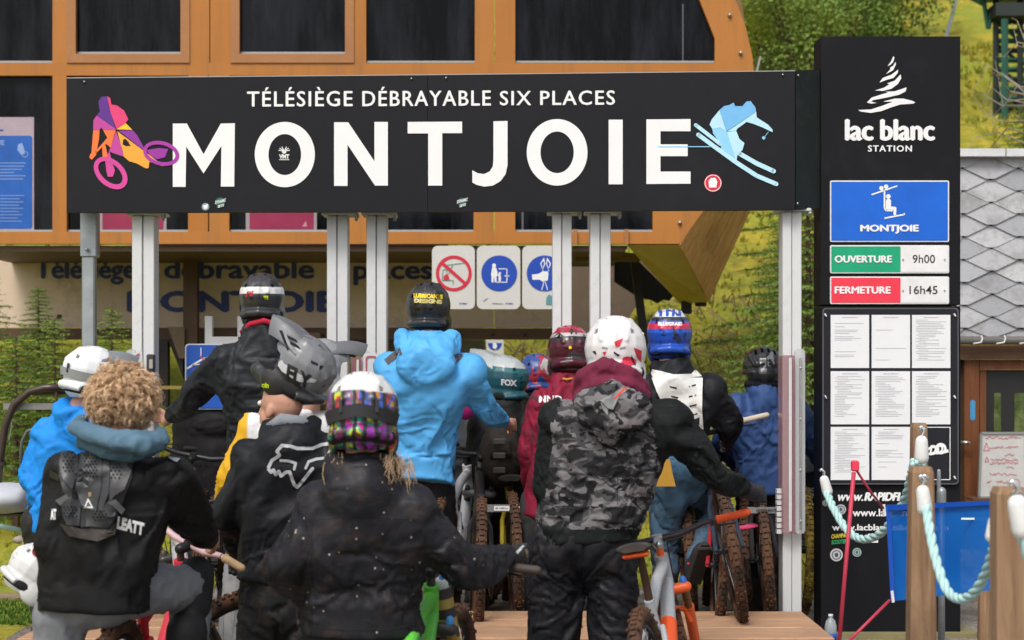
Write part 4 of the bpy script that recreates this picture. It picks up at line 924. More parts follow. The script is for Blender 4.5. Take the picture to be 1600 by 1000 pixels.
for k, (px, py_, d, s, c_) in enumerate(spots):
    x = (px - 800) * d / FOC; z = hz(x, d) - .1
    # slide along the slope so that the bush sits where its foot shows
    for _ in range(30):
        yy = 600 - (z + .5 - EYE) * FOC / d
        if yy < py_ + 20: d -= .35
        elif yy > py_ + 45: d += .35
        x = (px - 800) * d / FOC; z = hz(x, d) - .1
    r = empty('leafy_bush', (x, d, z), '%s leafy bush on the slope %s' % (places[k], beside[k]), 'bush', 'leafy bushes up the slope'); r.scale = (s,) * 3; r.rotation_euler = (0, 0, rs.uniform(0, 6))
    for nm, me in zip(('stems', 'foliage'), BM[k % 2]):
        o = bpy.data.objects.new(nm, me); COL.objects.link(o); o.parent = r
        if nm == 'foliage': o.material_slots[0].link = 'OBJECT'; o.material_slots[0].material = LF[c_]
# bare branch sprays at the top right
r = empty('bare_shrub', W(1640, 240, 15.5), 'leafless shrub with pale arching twigs in front of the pylon', 'shrub'); rs = np.random.RandomState(4)
for k in range(16):
    y0 = rs.uniform(20, 235); L = rs.uniform(40, 105); a = (1640, y0 + 30); pts = [W(a[0] - L * s * 1.3, a[1] - 30 * s + 60 * s * s * rs.uniform(-.6, 1), 15.5 + rs.uniform(-.4, .4)) for s in (0, .3, .6, .85, 1)]
    obj('branch', MB().tube(pts, [.010, .008, .006, .004, .002], 4, cap=False), plain('pale_twig', (.30, .26, .22), .8), r)
# ================================================================ PEOPLE
def nearest_seg(P, segs):
    """for each point: distance-normalised nearest segment -> index, s along (m), t 0..1, radial unit vector angle"""
    best = np.full(len(P), 1e9); idx = np.zeros(len(P), int); tt = np.zeros(len(P)); ang = np.zeros(len(P)); ss = np.zeros(len(P))
    for k, (a, b, ra, rb, kind) in enumerate(segs):
        a = np.array(a, float); b = np.array(b, float); d = b - a; L = np.linalg.norm(d) + 1e-9; u = d / L
        t = np.clip((P - a) @ u / L, 0, 1); q = P - (a + t[:, None] * d); r = np.linalg.norm(q, axis=1) / (ra + (rb - ra) * t)
        e1 = np.cross(u, [0, 0, 1.0]) if abs(u[2]) < .9 else np.cross(u, [1.0, 0, 0]); e1 /= np.linalg.norm(e1); e2 = np.cross(u, e1)
        m = r < best; best[m] = r[m]; idx[m] = k; tt[m] = t[m]; ss[m] = t[m] * L; ang[m] = np.arctan2(q[m] @ e2, q[m] @ e1)
    return idx, ss, tt, ang
def folds(me, segs, amp, seed=0, puffy=.5):
    amp *= 1.25
    P = mesh_np(me); Nn = normals_np(me); idx, s, t, a = nearest_seg(P, segs); o = seed * 13.7
    kind = np.array([{'t': 0, 'a': 1, 'f': 2, 'l': 3, 'h': 4}[k[4]] for k in segs])[idx]
    ca, sa = np.cos(a), np.sin(a); w = vnoise(P * 6 + o) * .5
    # limbs: rings that spiral, strongest at the elbow/knee end
    ring = vnoise(np.stack([s * 17 + ca * 1.3 + w, ca * 1.4 + o, sa * 1.4 + idx], 1)); ring2 = vnoise(np.stack([s * 34 + sa * 2.1 + w * 2, ca * 2.2 + o, sa * 2.2], 1))
    el = np.where(kind == 1, np.clip(t * 1.4, .35, 1), np.where(kind == 2, np.clip(1.2 - t * .7, .5, 1.2), np.where(kind == 3, .75, .8)))
    cr = lambda n, k: np.clip(1 - np.abs(n) * k, 0, 1) ** 1.6
    hl = (cr(ring, 2.6) * 1.0 + cr(ring2, 2.4) * .45 + ring * .35) * el
    # torso: draped, mostly vertical/diagonal
    x, y, z = P[:, 0], P[:, 1], P[:, 2]
    d1_ = vnoise(np.stack([x * 8 + z * 3.5 + w * 1.5 + o, y * 7, z * 2.8], 1)); d2_ = vnoise(np.stack([x * 13 - z * 7 + w * 2 + o, y * 10, z * 6 + 4], 1)); d3_ = vnoise(np.stack([x * 4 + o, y * 5, z * 16 + w * 2], 1))
    ht = cr(d1_, 3.2) * .85 + cr(d2_, 3.0) * .5 + cr(d3_, 2.6) * .45 + d1_ * .3
    h = np.where(kind == 0, ht, hl) + .05 * vnoise(P * 45 + o)
    set_np(me, P + Nn * (amp * (h - .35))[:, None])
    me.update()
def rot3(yaw=0, pitch=0, roll=0):  # local: x right, y forward, z up
    return (Matrix.Rotation(R(yaw), 3, 'Z') @ Matrix.Rotation(R(pitch), 3, 'X') @ Matrix.Rotation(R(roll), 3, 'Y'))

# -------- helmets: full face shell (template), visor, strap
def full_face():
    mb = MB(); mb.ell((0, -.012, .035), (.124, .150, .132)); mb.ell((0, -.02, -.04), (.113, .128, .09)); mb.ell((0, .055, -.085), (.088, .115, .052)); mb.ell((0, .13, -.085), (.058, .06, .045))
    for sx in (-1, 1): mb.ell((sx * .085, .03, -.06), (.036, .08, .07)); mb.tube([(sx * .05, .10, .105), (sx * .056, .0, .142), (sx * .053, -.10, .112), (sx * .045, -.148, .05)], [.012, .017, .017, .012], 8)
    mb.tube([(0, .08, .12), (0, 0, .153), (0, -.09, .134), (0, -.147, .075), (0, -.153, .03)], [.014, .016, .017, .016, .012], 8)
    mb.tube([(-.10, -.08, -.065), (-.06, -.135, -.055), (0, -.152, -.05), (.06, -.135, -.055), (.10, -.08, -.065)], [.016, .02, .022, .02, .016], 8)
    me = remesh(mb, .006, 6)
    cut = MB(); cut.ell((0, -.015, .025), (.102, .126, .11), None, 24, 16); cut.ell((0, .0, -.12), (.088, .10, .115), None, 24, 14)
    port = [(-.125, .004), (-.10, .055), (-.05, .068), (.05, .068), (.10, .055), (.125, .004), (.10, -.04), (.05, -.052), (-.05, -.052), (-.10, -.04)]
    me = boolean(me, cut)
    c2 = MB(); c2.prism([Vector((x, .055, z)) for x, z in port], [Vector((x, .32, z)) for x, z in port]); me = boolean(me, c2)
    c3 = MB()
    for sx in (-1, 1):
        c3.box((sx * .032, -.168, .022), (.022, .06, .010), rot3(sx * -10, 0, sx * -14)); c3.box((sx * .028, .02, .175), (.016, .045, .05), rot3(0, 0, 0)); c3.box((sx * .075, -.12, .10), (.018, .07, .02), rot3(sx * 30, -40, 0))
        c3.box((sx * .028, -.06, .165), (.014, .04, .04))
    me = boolean(me, c3)
    return me
def half_shell():
    mb = MB(); mb.ell((0, -.01, .04), (.122, .152, .125)); mb.ell((0, -.05, -.01), (.113, .118, .085))
    for k in range(-2, 3): mb.tube([(k * .038, .11, .09), (k * .047, 0, .158 - abs(k) * .018), (k * .045, -.11, .11 - abs(k) * .01), (k * .035, -.152, .04)], [.008, .013, .013, .008], 7)
    mb.tube([(-.125, .06, .0), (-.12, -.04, .005), (-.08, -.125, .0), (0, -.155, -.005), (.08, -.125, .0), (.12, -.04, .005), (.125, .06, .0)], .012, 8)
    me = remesh(mb, .0065, 3)
    cut = MB(); cut.ell((0, -.01, .015), (.10, .128, .118), None, 24, 16); cut.box((0, .14, -.10), (.4, .26, .22)); cut.box((0, 0, -.20), (.5, .5, .22)); me = boolean(me, cut)
    c3 = MB()
    for k in (-1.5, -.5, .5, 1.5): c3.box((k * .04, .03, .165), (.017, .07, .06)); c3.box((k * .037, -.10, .125), (.015, .05, .07), rot3(0, 35, 0)); c3.box((k * .042, -.165, .045), (.02, .06, .014))
    return boolean(me, c3)
def shell_mats(me):
    """faces of the inside get slot 1"""
    P = mesh_np(me)
    for p in me.polygons:
        c = p.center; n = p.normal; outward = n.dot(Vector((c.x, c.y + .01, c.z - .02)).normalized()); p.material_index = 1 if outward < -.15 else 0
    me.polygons.foreach_set('use_smooth', [True] * len(me.polygons)); me.set_sharp_from_angle(angle=R(38))
    return me
HELM = {'full': shell_mats(full_face()), 'half': shell_mats(half_shell())}
for h in HELM.values(): h.materials.append(None); h.materials.append(None)
PAD = fabric('helmet_padding', (.016, .016, .018), .9, .1)
def helm_mat(name, build, rough=.28):
    t = NT(name); co = t.coord('Object'); c = build(t, co); n = t.noise(co, 9, 5, .6); t.base(t.mix(t.ramp(n, [(.58, 0.), (.8, .35)]), c, (.14, .10, .07)), t.ramp(n, [(.3, rough), (.8, rough + .25)]), 0, .5)
    t.p.inputs['Coat Weight'].default_value = .25; return t.m
def helmet(parent, pos, ypr, mat, kind='full', visor=None, strap=None, name='helmet', lens=False, vis_tilt=0, top=None, s=1.0):
    M3 = rot3(*ypr); org = ORG[parent.name] if parent is not None else Vector((0, 0, 0))
    o = bpy.data.objects.new(name, HELM[kind]); COL.objects.link(o); o.parent = parent; o.location = Vector(pos) - org; o.rotation_euler = M3.to_euler(); o.scale = (s, s, s)
    for i, m in ((0, mat), (1, PAD)): o.material_slots[i].link = 'OBJECT'; o.material_slots[i].material = m
    LOCM[o.name] = (Matrix.Translation(Vector(pos)) @ M3.to_4x4() @ Matrix.Diagonal((s, s, s, 1))).inverted()
    def sub(nm, mb, m, smooth=True):
        q = obj(nm, mb, m, None, smooth=smooth, local=True, auto=45); q.parent = o; return q
    pad = MB(); pad.ring((0, -.025, -.062), (0, 0, 1), .096, .020, 30, 8, 1.3); sub('lining', pad, PAD)
    if visor is not None:
        v = MB(); T = Matrix.Rotation(R(vis_tilt), 4, 'X'); rr = []
        for s_ in np.linspace(0, 1, 14):
            y = .045 + .17 * s_; z = .148 + .030 * s_ - .045 * s_ * s_; w = .112 - .03 * s_ - .02 * s_ ** 3; row = []
            for k in range(25): u = -1 + k / 12; row.append(Vector((u * w, y - .05 * u * u, z - .055 * abs(u) ** 2.2 + .010 * math.exp(-((abs(u) - .45) / .12) ** 2))))
            rr.append([p for p in row] + [p - Vector((0, 0, .006)) for p in reversed(row)])
        v.loft(rr); fixn(v); piv = Vector((0, .02, .12)); v.v = [tuple((T @ (Vector(p) - piv)) + piv) for p in v.v]; sub('visor', v, visor)
    if strap is not None:
        b = MB(); rings = []
        for k in range(25):
            a = R(180 + 5 + 170 * k / 24) ; c_, s_ = math.cos(a), math.sin(a); top_z = .052 - .02 * abs(c_); rr_ = []
            for dz, e in ((-.021, 1.015), (-.021, 1.032), (.021, 1.032), (.021, 1.015)):
                z = top_z + dz - .035; q = math.sqrt(max(.1, 1 - ((z - .035) / .14) ** 2)); rr_.append(Vector((.124 * c_ * q * e, -.012 + (.152 * s_ * q + .0) * e - (.003), z)))
            rings.append(rr_)
        b.loft(rings); sub('goggle_strap', fixn(b), strap)
        for sx in (-1, 1): sub('buckle', MB().box((sx * .06, -.150, .03), (.012, .008, .046), rot3(sx * 24, 0, 0), .003), plain('buckle_black', (.03, .03, .03), .4), False)
    if lens:
        g = MB(); rows = []
        for k in range(13):
            a = R(35 + 110 * k / 12); rows.append([Vector((.108 * math.cos(a), -.0 + .128 * math.sin(a) + e, z)) for z, e in ((-.04, 0), (-.04, .012), (.055, .012), (.055, 0))])
        g.loft(rows); sub('goggles', fixn(g), lens)
    return o

SKIN = paint('skin', (.52, .27, .19), .5, 0, .0, var=.10, scale=14)
def hand_mb(mb, wrist, fdir, bar, side, closed=True):
    """palm and five fingers closing round a bar; fdir forearm direction, bar axis direction, side -1 left / +1 right"""
    f = Vector(fdir).normalized(); b = Vector(bar).normalized(); f = (f - b * f.dot(b)).normalized() if abs(f.dot(b)) < .9 else Vector((0, 1, 0)); dn = f.cross(b); dn = dn if dn.z < 0 else -dn
    w = Vector(wrist); pc = w + f * .055
    m = Matrix((b, f, -dn)).transposed(); mb.ell(pc, (.040, .050, .0155), m, 12, 8)
    L = [.042, .047, .045, .036] if side > 0 else [.036, .045, .047, .042]
    for i in range(4):
        o = pc + b * (-.029 + i * .0193) + f * .036; k1 = o + f * L[i] * .6 + dn * .010; k2 = k1 + dn * L[i] * .62 - f * .004; k3 = k2 - f * L[i] * .5 + dn * .004
        if not closed: k2 = k1 + f * L[i] * .4 + dn * L[i] * .3; k3 = k2 + f * .015 + dn * .02
        mb.cap(o, k1, .0105, .0098, 8); mb.cap(k1, k2, .0098, .009, 8); mb.cap(k2, k3, .009, .0078, 8)
    tb = pc - b * side * .034 - f * .02; t1 = tb + f * .026 - b * side * .014 + dn * .012; t2 = t1 + f * .018 + dn * .022; t3 = t2 + f * .012 + dn * .012 + b * side * .008
    mb.cap(tb, t1, .0125, .011, 8); mb.cap(t1, t2, .011, .0095, 8); mb.cap(t2, t3, .0095, .008, 8)
GLOVE = fabric('glove_black', (.030, .030, .034), .7, .2, mud=.3, scale=2)

def head_mb(mb, c, M3, neck):
    c = Vector(c); q = lambda v: c + M3 @ Vector(v)
    mb.ell(q((0, -.012, .025)), (.074, .094, .098), M3); mb.ell(q((0, .035, -.05)), (.055, .058, .062), M3); mb.ell(q((0, .062, -.095)), (.024, .022, .018), M3)
    mb.ell(q((0, .092, -.02)), (.011, .016, .024), M3, 10, 8); mb.ell(q((0, .104, -.034)), (.014, .011, .010), M3, 10, 8); mb.ell(q((0, .076, .012)), (.05, .016, .012), M3, 10, 8)
    mb.ell(q((0, .082, -.062)), (.024, .011, .007), M3, 10, 8); mb.ell(q((0, .078, -.074)), (.02, .011, .007), M3, 10, 8)
    for s in (-1, 1): mb.ell(q((s * .077, -.008, -.018)), (.010, .019, .032), M3 @ rot3(s * -20, 10, 0), 10, 8)
    mb.cap(q((0, -.02, -.05)), neck, .056, .062, 14)

def torso_rings(stations, right, n=28):
    """stations: (centre, half width, half depth, forward axis tilt vector or None)"""
    rings = []; N = len(stations)
    for i, (c, hw, hd) in enumerate(stations):
        a = Vector(stations[max(i - 1, 0)][0]); b = Vector(stations[min(i + 1, N - 1)][0]); t = (b - a).normalized(); r = (right - t * right.dot(t)).normalized(); f = t.cross(r); f = -f if f.y < 0 else f
        ring = []
        for k in range(n):
            th = 2 * math.pi * k / n; cs_, sn = math.cos(th), math.sin(th); e = 2.5
            x = math.copysign(abs(cs_) ** (2 / e), cs_); y = math.copysign(abs(sn) ** (2 / e), sn); ring.append(Vector(c) + r * hw * x + f * hd * y)
        rings.append(ring)
    return rings

def person(label, J, jac, tro=None, hood=0, vox=.013, amp=.011, hw=(.20, .185, .215), hd=(.145, .13, .15), sleeve=(.082, .068, .056, .046), glove=True, head_ypr=(0, 0, 0), ground=None, legr=(.105, .085, .068, .058), shoe=None, bare=False, seed=1, ptx=None, collar=.075, short=0, sim=None, tsim=False):
    """J: joints in photo pixels + distance (px, py, d); C hem centre"""
    j = {k: W(*v) if len(v) == 3 else v for k, v in J.items()}
    hip, neck = j['hip'], j['neck']; g = ground if ground is not None else .25
    root = empty('person', (hip.x, hip.y, g), label, 'person', 'mountain bikers queueing for the lift')
    right = (j['shR'] - j['shL']).normalized(); sh_mid = (j['shR'] + j['shL']) / 2
    # defaults for limbs hidden from view
    fwd = Vector((0, 1, 0))
    for s, S in ((-1, 'L'), (1, 'R')):
        j.setdefault('el' + S, j['sh' + S] + Vector((s * .05, .06, -.27))); j.setdefault('ha' + S, j['el' + S] + Vector((-s * .02, .2, -.10)))
        j.setdefault('hi' + S, hip + right * s * .095 - Vector((0, 0, .04))); j.setdefault('kn' + S, j['hi' + S] + Vector((s * .03, .05, -(j['hi' + S].z - g) * .48))); j.setdefault('fo' + S, Vector((j['kn' + S].x, j['kn' + S].y - .02, g + .09)))
    hem = j.get('hem', hip + (hip - sh_mid).normalized() * .06); waist = hip.lerp(sh_mid, .33); chest = hip.lerp(sh_mid, .74)
    # ---- jacket
    mb = MB(); stn = [(hem, hw[0], hd[0]), (hip.lerp(hem, .4), hw[0] * 1.0, hd[0]), (waist, hw[1], hd[1]), (chest, hw[2], hd[2]), (sh_mid + Vector((0, 0, -.02)), hw[2] * .96, hd[2] * .86), (sh_mid.lerp(neck, .55) + Vector((0, 0, .015)), hw[2] * .52, hd[2] * .68), (neck, collar + .015, collar + .01), (neck + (neck - sh_mid).normalized() * .035, collar, collar)]
    mb.loft(torso_rings(stn, right))
    segs = [(hem, waist, hw[0], hw[1], 't'), (waist, sh_mid, hw[1], hw[2], 't')]
    for S in 'LR':
        a, b, c = j['sh' + S], j['el' + S], j['ha' + S]; fd = (c - b).normalized(); cu = c - fd * .055
        mb.ell(a, (sleeve[0] * 1.12,) * 3); mb.cap(a, b, sleeve[0], sleeve[1], 14)
        mid = b.lerp(cu, .55); mb.cap(b, mid, sleeve[1], sleeve[2], 14); mb.cap(mid, cu, sleeve[2], sleeve[3], 14)
        segs += [(a, b, sleeve[0], sleeve[1], 'a'), (b, cu, sleeve[1], sleeve[3], 'f')]
        mb.cap(a, sh_mid.lerp(neck, .5), sleeve[0] * .9, .075, 12)
    if hood:
        back = -(torso_rings(stn, right)[3][7] - torso_rings(stn, right)[3][21]).normalized(); back = back if back.y < 0 else -back
        up = (neck - sh_mid).normalized(); k = hood; pts = []; rad = []
        for q in range(9):
            a = math.pi * q / 8; pts.append(neck + right * math.cos(a) * -.105 * k + back * (math.sin(a) * .095 * k - .01) + Vector((0, 0, .018 - .055 * math.sin(a) * k))); rad.append((.034 + .026 * math.sin(a)) * k)
        mb.tube(pts, rad, 10)
        mb.ell(neck + back * .105 * k + Vector((0, 0, -.085 * k)), (.118 * k, .050 * k, .085 * k), None, 18, 12); mb.ell(neck + back * .085 * k + Vector((0, 0, -.15 * k)), (.075 * k, .040, .06 * k))
        hp = neck + back * .1 * k + Vector((0, 0, -.09 * k)); segs.append((hp - right * .1, hp + right * .1, .07 * k, .07 * k, 'h'))
    me = remesh(mb, vox if not sim else vox, 6 if sim else 4, .55)
    if sim: folds(me, [tuple(s) for s in segs], amp * .22, seed); me = drape(me, pins=[(neck + (neck - sh_mid).normalized() * .03, .07), (j['haL'], .075), (j['haR'], .075), (hem, .19)], **(sim if isinstance(sim, dict) else {}))
    else: folds(me, [tuple(s) for s in segs], amp, seed)
    nm = jac[1] if isinstance(jac, tuple) else 'jacket'; jm = jac[0] if isinstance(jac, tuple) else jac
    V = mesh_np(me); V -= np.array(root.location); set_np(me, V); me.name = nm; jk = link_mesh(nm, me, jm, root, True); ORG[jk.name] = Vector(root.location)
    # ---- trousers and shoes
    if tro is not None:
        mb = MB(); mb.ell(hip - Vector((0, 0, .03)), (legr[0] * 1.75, legr[0] * 1.32, .15)); segs = []
        for S in 'LR':
            a, b, c = j['hi' + S], j['kn' + S], j['fo' + S]; cc = c + (b - c).normalized() * .05
            mb.cap(a, b, legr[0], legr[1], 14); mb.cap(b, cc, legr[1], legr[3], 14); mb.ell(b.lerp(cc, .35) , (legr[2] * 1.1,) * 3); segs += [(a, b, legr[0], legr[1], 'l'), (b, cc, legr[1], legr[3], 'l')]
        me = remesh(mb, vox * 1.1, 4, .55); folds(me, segs, amp * (.3 if tsim else .8), seed + 3)
        if tsim: me = drape(me, pins=[(hip + Vector((0, 0, .08)), .16), (j['foL'], .1), (j['foR'], .1)], excess=.10, inset=.022)
        V = mesh_np(me); V -= np.array(root.location); set_np(me, V); tk = link_mesh('trousers', me, tro, root, True); ORG[tk.name] = Vector(root.location)
        for S in 'LR':
            b, c = j['kn' + S], j['fo' + S]; dirn = j.get('toe' + S, None) or Vector((0, 1, -.0)); m = MB(); dd = Vector(dirn).normalized(); u = (Vector((0, 0, 1)) - dd * dd.z).normalized(); rgt = dd.cross(u); MM = Matrix((rgt, dd, u)).transposed(); base = c - u * .055
            m.loft([[base + MM @ Vector((x * w, y, z)) for x, z in ((-1, 0), (-1.05, .018), (-.8, h * .75), (0, h), (.8, h * .75), (1.05, .018), (1, 0), (0, -.002))] for y, w, h in ((-.10, .030, .08), (-.08, .038, .11), (-.02, .040, .12), (.04, .043, .085), (.11, .046, .065), (.16, .038, .05), (.185, .02, .03))]); obj('shoe', fixn(m), shoe or plain('shoe_dark', (.03, .03, .032), .6), root, smooth=True, auto=50)
            obj('sole', MB().box(base + MM @ Vector((0, .04, -.008)), (.09, .27, .022), MM, .006), plain('sole_rubber', (.035, .028, .024), .8), root)
    # ---- one continuous body
    M3 = rot3(*head_ypr); mb = MB(); head_mb(mb, j['head'] + M3 @ Vector((0, .0, -.01)), M3, neck - Vector((0, 0, .05)))
    mb.loft(torso_rings([(hip - Vector((0, 0, .05)), .13, .09), (waist, .12, .085), (chest, .15, .095), (sh_mid, .14, .08), (sh_mid.lerp(neck, .6), .07, .06)], right, 16))
    for S in 'LR':
        a, b, c = j['sh' + S], j['el' + S], j['ha' + S]; mb.cap(a, b, .048, .038, 10); mb.cap(b, c + (c - b).normalized() * .03, .036, .026, 10); mb.cap(a, sh_mid, .05, .06, 10)
        mb.cap(j['hi' + S], j['kn' + S], .07, .052, 10); mb.cap(j['kn' + S], j['fo' + S], .05, .036, 10)
        if not glove or (glove == 'L' and S == 'R') or (glove == 'R' and S == 'L'): hand_mb(mb, c, c - b, j.get('bar' + S, Vector((1, .1, 0))), 1 if S == 'R' else -1)
    me = remesh(mb, .0085 if bare else .013, 2, .4); V = mesh_np(me); V -= np.array(root.location); set_np(me, V); bo = link_mesh('body', me, SKIN, root, True); ORG[bo.name] = Vector(root.location)
    eyes = MB()
    for S, s in (('L', -1), ('R', 1)):
        c_, b_ = j['ha' + S], j['el' + S]
        if glove is True or glove == S:
            m = MB(); f = (c_ - b_).normalized(); hand_mb(m, c_ + f * .012, c_ - b_, j.get('bar' + S, Vector((1, .1, 0))), s); m.cap(c_ - f * .05, c_ + f * .03, .040, .036, 12); m2 = remesh(m, .0055, 2, .45); V = mesh_np(m2); V -= np.array(root.location); set_np(m2, V); q = link_mesh('glove', m2, GLOVE, root, True); ORG[q.name] = Vector(root.location)
        eyes.ell(j['head'] + M3 @ Vector((s * .032, .079, .0)), (.013, .012, .012), M3, 10, 8)
    obj('eyes', eyes, plain('eye_white', (.7, .7, .68), .2), root, smooth=True)
    return root, jk, j

def dome_hair(root, c, M3, mat, seed=0, n=900, R0=(.088, .105, .112), long=0, spread=1.0, back_only=False):
    """curly hair: many small coils rooted over the skull"""
    rs = np.random.RandomState(seed); mb = MB(); c = Vector(c); mb.ell(c + M3 @ Vector((0, -.012, .03)), (R0[0] * .96, R0[1] * .96, R0[2] * .92), M3, 20, 14)
    for k in range(n):
        v = Vector(rs.normal(size=3)).normalized()
        if v.y > .55 or v.z < -.72: continue
        p = Vector((v.x * R0[0], v.y * R0[1] - .012, v.z * R0[2] + .03)) * rs.uniform(.93, 1.02); nrm_ = Vector((v.x, v.y, v.z + .15)).normalized(); t = nrm_.orthogonal().normalized() if rs.rand() < .5 else nrm_.cross(Vector((0, 0, 1))).normalized(); t2 = nrm_.cross(t); L = rs.uniform(.022, .048) * spread; r = rs.uniform(.006, .0115); turns = rs.uniform(1.1, 2.2); ph = rs.uniform(0, 6.28)
        dv = (nrm_ * .32 + Vector((0, 0, -.9)) + Vector(rs.normal(size=3)) * .5).normalized()
        for st_ in range(6):
            off = Vector(rs.normal(size=3)) * .0022; ph2 = ph + rs.uniform(-.35, .35); L2 = L * rs.uniform(.8, 1.25); fly = Vector(rs.normal(size=3)) * .004; pts = []
            for q in range(8):
                s = q / 7; a = ph2 + turns * 6.28 * s; pts.append(c + M3 @ (p + off + nrm_ * .013 * math.sin(s * 3.0) + dv * L2 * s * 1.2 + fly * s * s + (t * math.cos(a) + t2 * math.sin(a)) * r * (.5 + .6 * s)))
            mb.tube(pts, [.0011, .0014, .0014, .0013, .0012, .0010, .0008, .0004], 3, cap=False)
    return obj('hair', mb, mat, root, smooth=True)
def hair_mat(name, a, b, c):
    t = NT(name); co = t.coord('Object'); n = t.noise(co, 26, 5, .7); n2 = t.noise(co, 90, 3, .7); col = t.mix(t.ramp(n, [(.35, 0.), (.62, 1.)]), a, b); col = t.mix(t.ramp(n2, [(.45, 0.), (.7, .6)]), col, c); t.base(col, .5, 0, .3); return t.m
BLOND = hair_mat('hair_blond', (.50, .29, .14), (.78, .54, .33), (.88, .70, .50)); DARKH = hair_mat('hair_dark', (.03, .018, .012), (.06, .035, .02), (.09, .05, .03)); LBL = hair_mat('hair_long_blond', (.42, .26, .14), (.62, .44, .27), (.75, .58, .40))
def locks(root, base_pts, mat, seed, n=120, L=.16, spreadx=.05, drop=(-.2, -.25, -1)):
    rs = np.random.RandomState(seed); mb = MB()
    for k in range(n):
        b = base_pts[rs.randint(len(base_pts))] + Vector(rs.normal(size=3)) * .014; d = Vector(drop).normalized(); l = L * rs.uniform(.6, 1.15); pts = [b]; p = b
        for q in range(7): p = p + d * l / 7 + Vector(rs.normal(size=3)) * .0035; pts.append(p)
        mb.tube(pts, [.0013] * 5 + [.001, .0008, .0004][:3], 3, cap=False)
    return obj('hair', mb, mat, root, smooth=True)
def pt(px, py, d): return W(px, py, d)

JB = fabric('jacket_black_rain', (.0125, .0125, .016), .5, .3, mud=.2, specks=1.0, scale=1.0, spec=.22)
JB2 = fabric('jacket_black_soft', (.0085, .0085, .0095), .6, .2, lowmud=(.45, 3.0), mudc=(.045, .026, .018))
JB3 = fabric('jacket_black_shell', (.0105, .0115, .0145), .52, .25, spec=.2)
JG = fabric('jacket_dark_grey', (.0165, .0185, .023), .5, .25, spec=.24)
TG = fabric('trousers_grey', (.19, .20, .215), .65, .2, lowmud=(.6, 1.5)); TB_ = fabric('trousers_black', (.010, .011, .0145), .55, .3, mud=.35, mudc=(.045, .028, .02)); TD = fabric('trousers_dark', (.018, .019, .021), .6, .3, mud=.5, mudc=(.06, .035, .022))
TP = fabric('trousers_plum_black', (.019, .016, .021), .6, .25)

# ---------------------------------------------------------------- 1 front woman, black rain jacket
r, jk, j = person('person in mud-specked black rain jacket and white neon patterned helmet, nearest the camera',
    dict(head=(567, 662, 5.62), neck=(565, 722, 5.62), shL=(503, 790, 5.62), shR=(640, 790, 5.62), elL=(450, 872, 5.60), haL=(478, 940, 5.86), elR=(718, 880, 5.66), haR=(800, 868, 5.98), hip=(567, 950, 5.68), hem=(566, 992, 5.68), barR=Vector((1, .1, .05))),
    JB, TB_, hood=.95, vox=.0115, amp=.013, hw=(.205, .19, .205), hd=(.14, .13, .135), sleeve=(.088, .078, .066, .050), ground=.0, sim=True, seed=2, legr=(.10, .08, .07, .06))
BV = bvh_of([jk]); SEAM = plain('seam_black', (.006, .006, .007), .7)
for L in ([(492, 812), (530, 808), (600, 808), (652, 812)], [(497, 780), (488, 820), (484, 880), (490, 930)], [(652, 776), (662, 830), (666, 890)], [(480, 976), (520, 984), (600, 984), (662, 974)]):
    decal('seam', [poly2d(line2d(L[k], L[k + 1], 1.4)) for k in range(len(L) - 1)], BV, SEAM, r, .002, 8)
def m_neon(t, co):
    z = t.sep(co)[2]; w = t.noise(co, 5, 2); zz = t.math('ADD', z, t.math('MULTIPLY', w, .03)); vc = t.voro(co, 30, out='Color'); v1 = t.voro(co, 34); w2 = t.new('TexWave', wave_type='BANDS'); t.l.new(co, w2.inputs['Vector']); w2.inputs['Scale'].default_value = 9; w2.inputs['Distortion'].default_value = 4
    n = t.noise(co, 8, 1, .5, .6)
    pal = t.ramp(n, [(.0, (.25, .03, .32)), (.40, (.40, .02, .20)), (.45, (.02, .30, .26)), (.50, (.50, .60, .02)), (.55, (.62, .03, .03)), (.60, (.04, .12, .55)), (.65, (.65, .25, .02))], 'CONSTANT')
    pal = t.mix(t.ramp(t.math('MULTIPLY', w2.outputs[1], 1.0), [(.68, 0.), (.74, 1.)]), pal, (.02, .02, .022)); low = t.mix(t.ramp(t.math('ADD', v1, 0.), [(.45, 0.), (.6, .7)]), pal, (.02, .02, .022))
    return t.mix(t.ramp(zz, [(.098, 0.), (.103, 1.)]), low, (.72, .72, .72))
HW = plain('visor_white', (.72, .72, .72), .35)
gl_ = [q for q in r.children if q.name.startswith('glove')]; BG = bvh_of(gl_); decal('glove_panel', [poly2d([(820, 858), (832, 856), (836, 866), (824, 872)])], BG, plain('glove_tan', (.30, .19, .10), .7), r, .003, 4); decal('glove_panel', [poly2d([(806, 862), (818, 850), (820, 853), (809, 866)])], BG, plain('glove_white', (.6, .6, .6), .6), r, .004, 4)
h1 = helmet(r, j['head'] + Vector((0, 0, .01)), (0, -8, 0), helm_mat('helmet_neon', m_neon, .3), visor=HW, strap=plain('strap_black', (.025, .025, .028), .7), vis_tilt=5, s=1.0)
locks(r, [W(515, 712, 5.6), W(530, 720, 5.55), W(620, 712, 5.58), W(635, 722, 5.56), W(605, 718, 5.55)], LBL, 3, 150, .075, drop=(.1, -.1, -1)); 

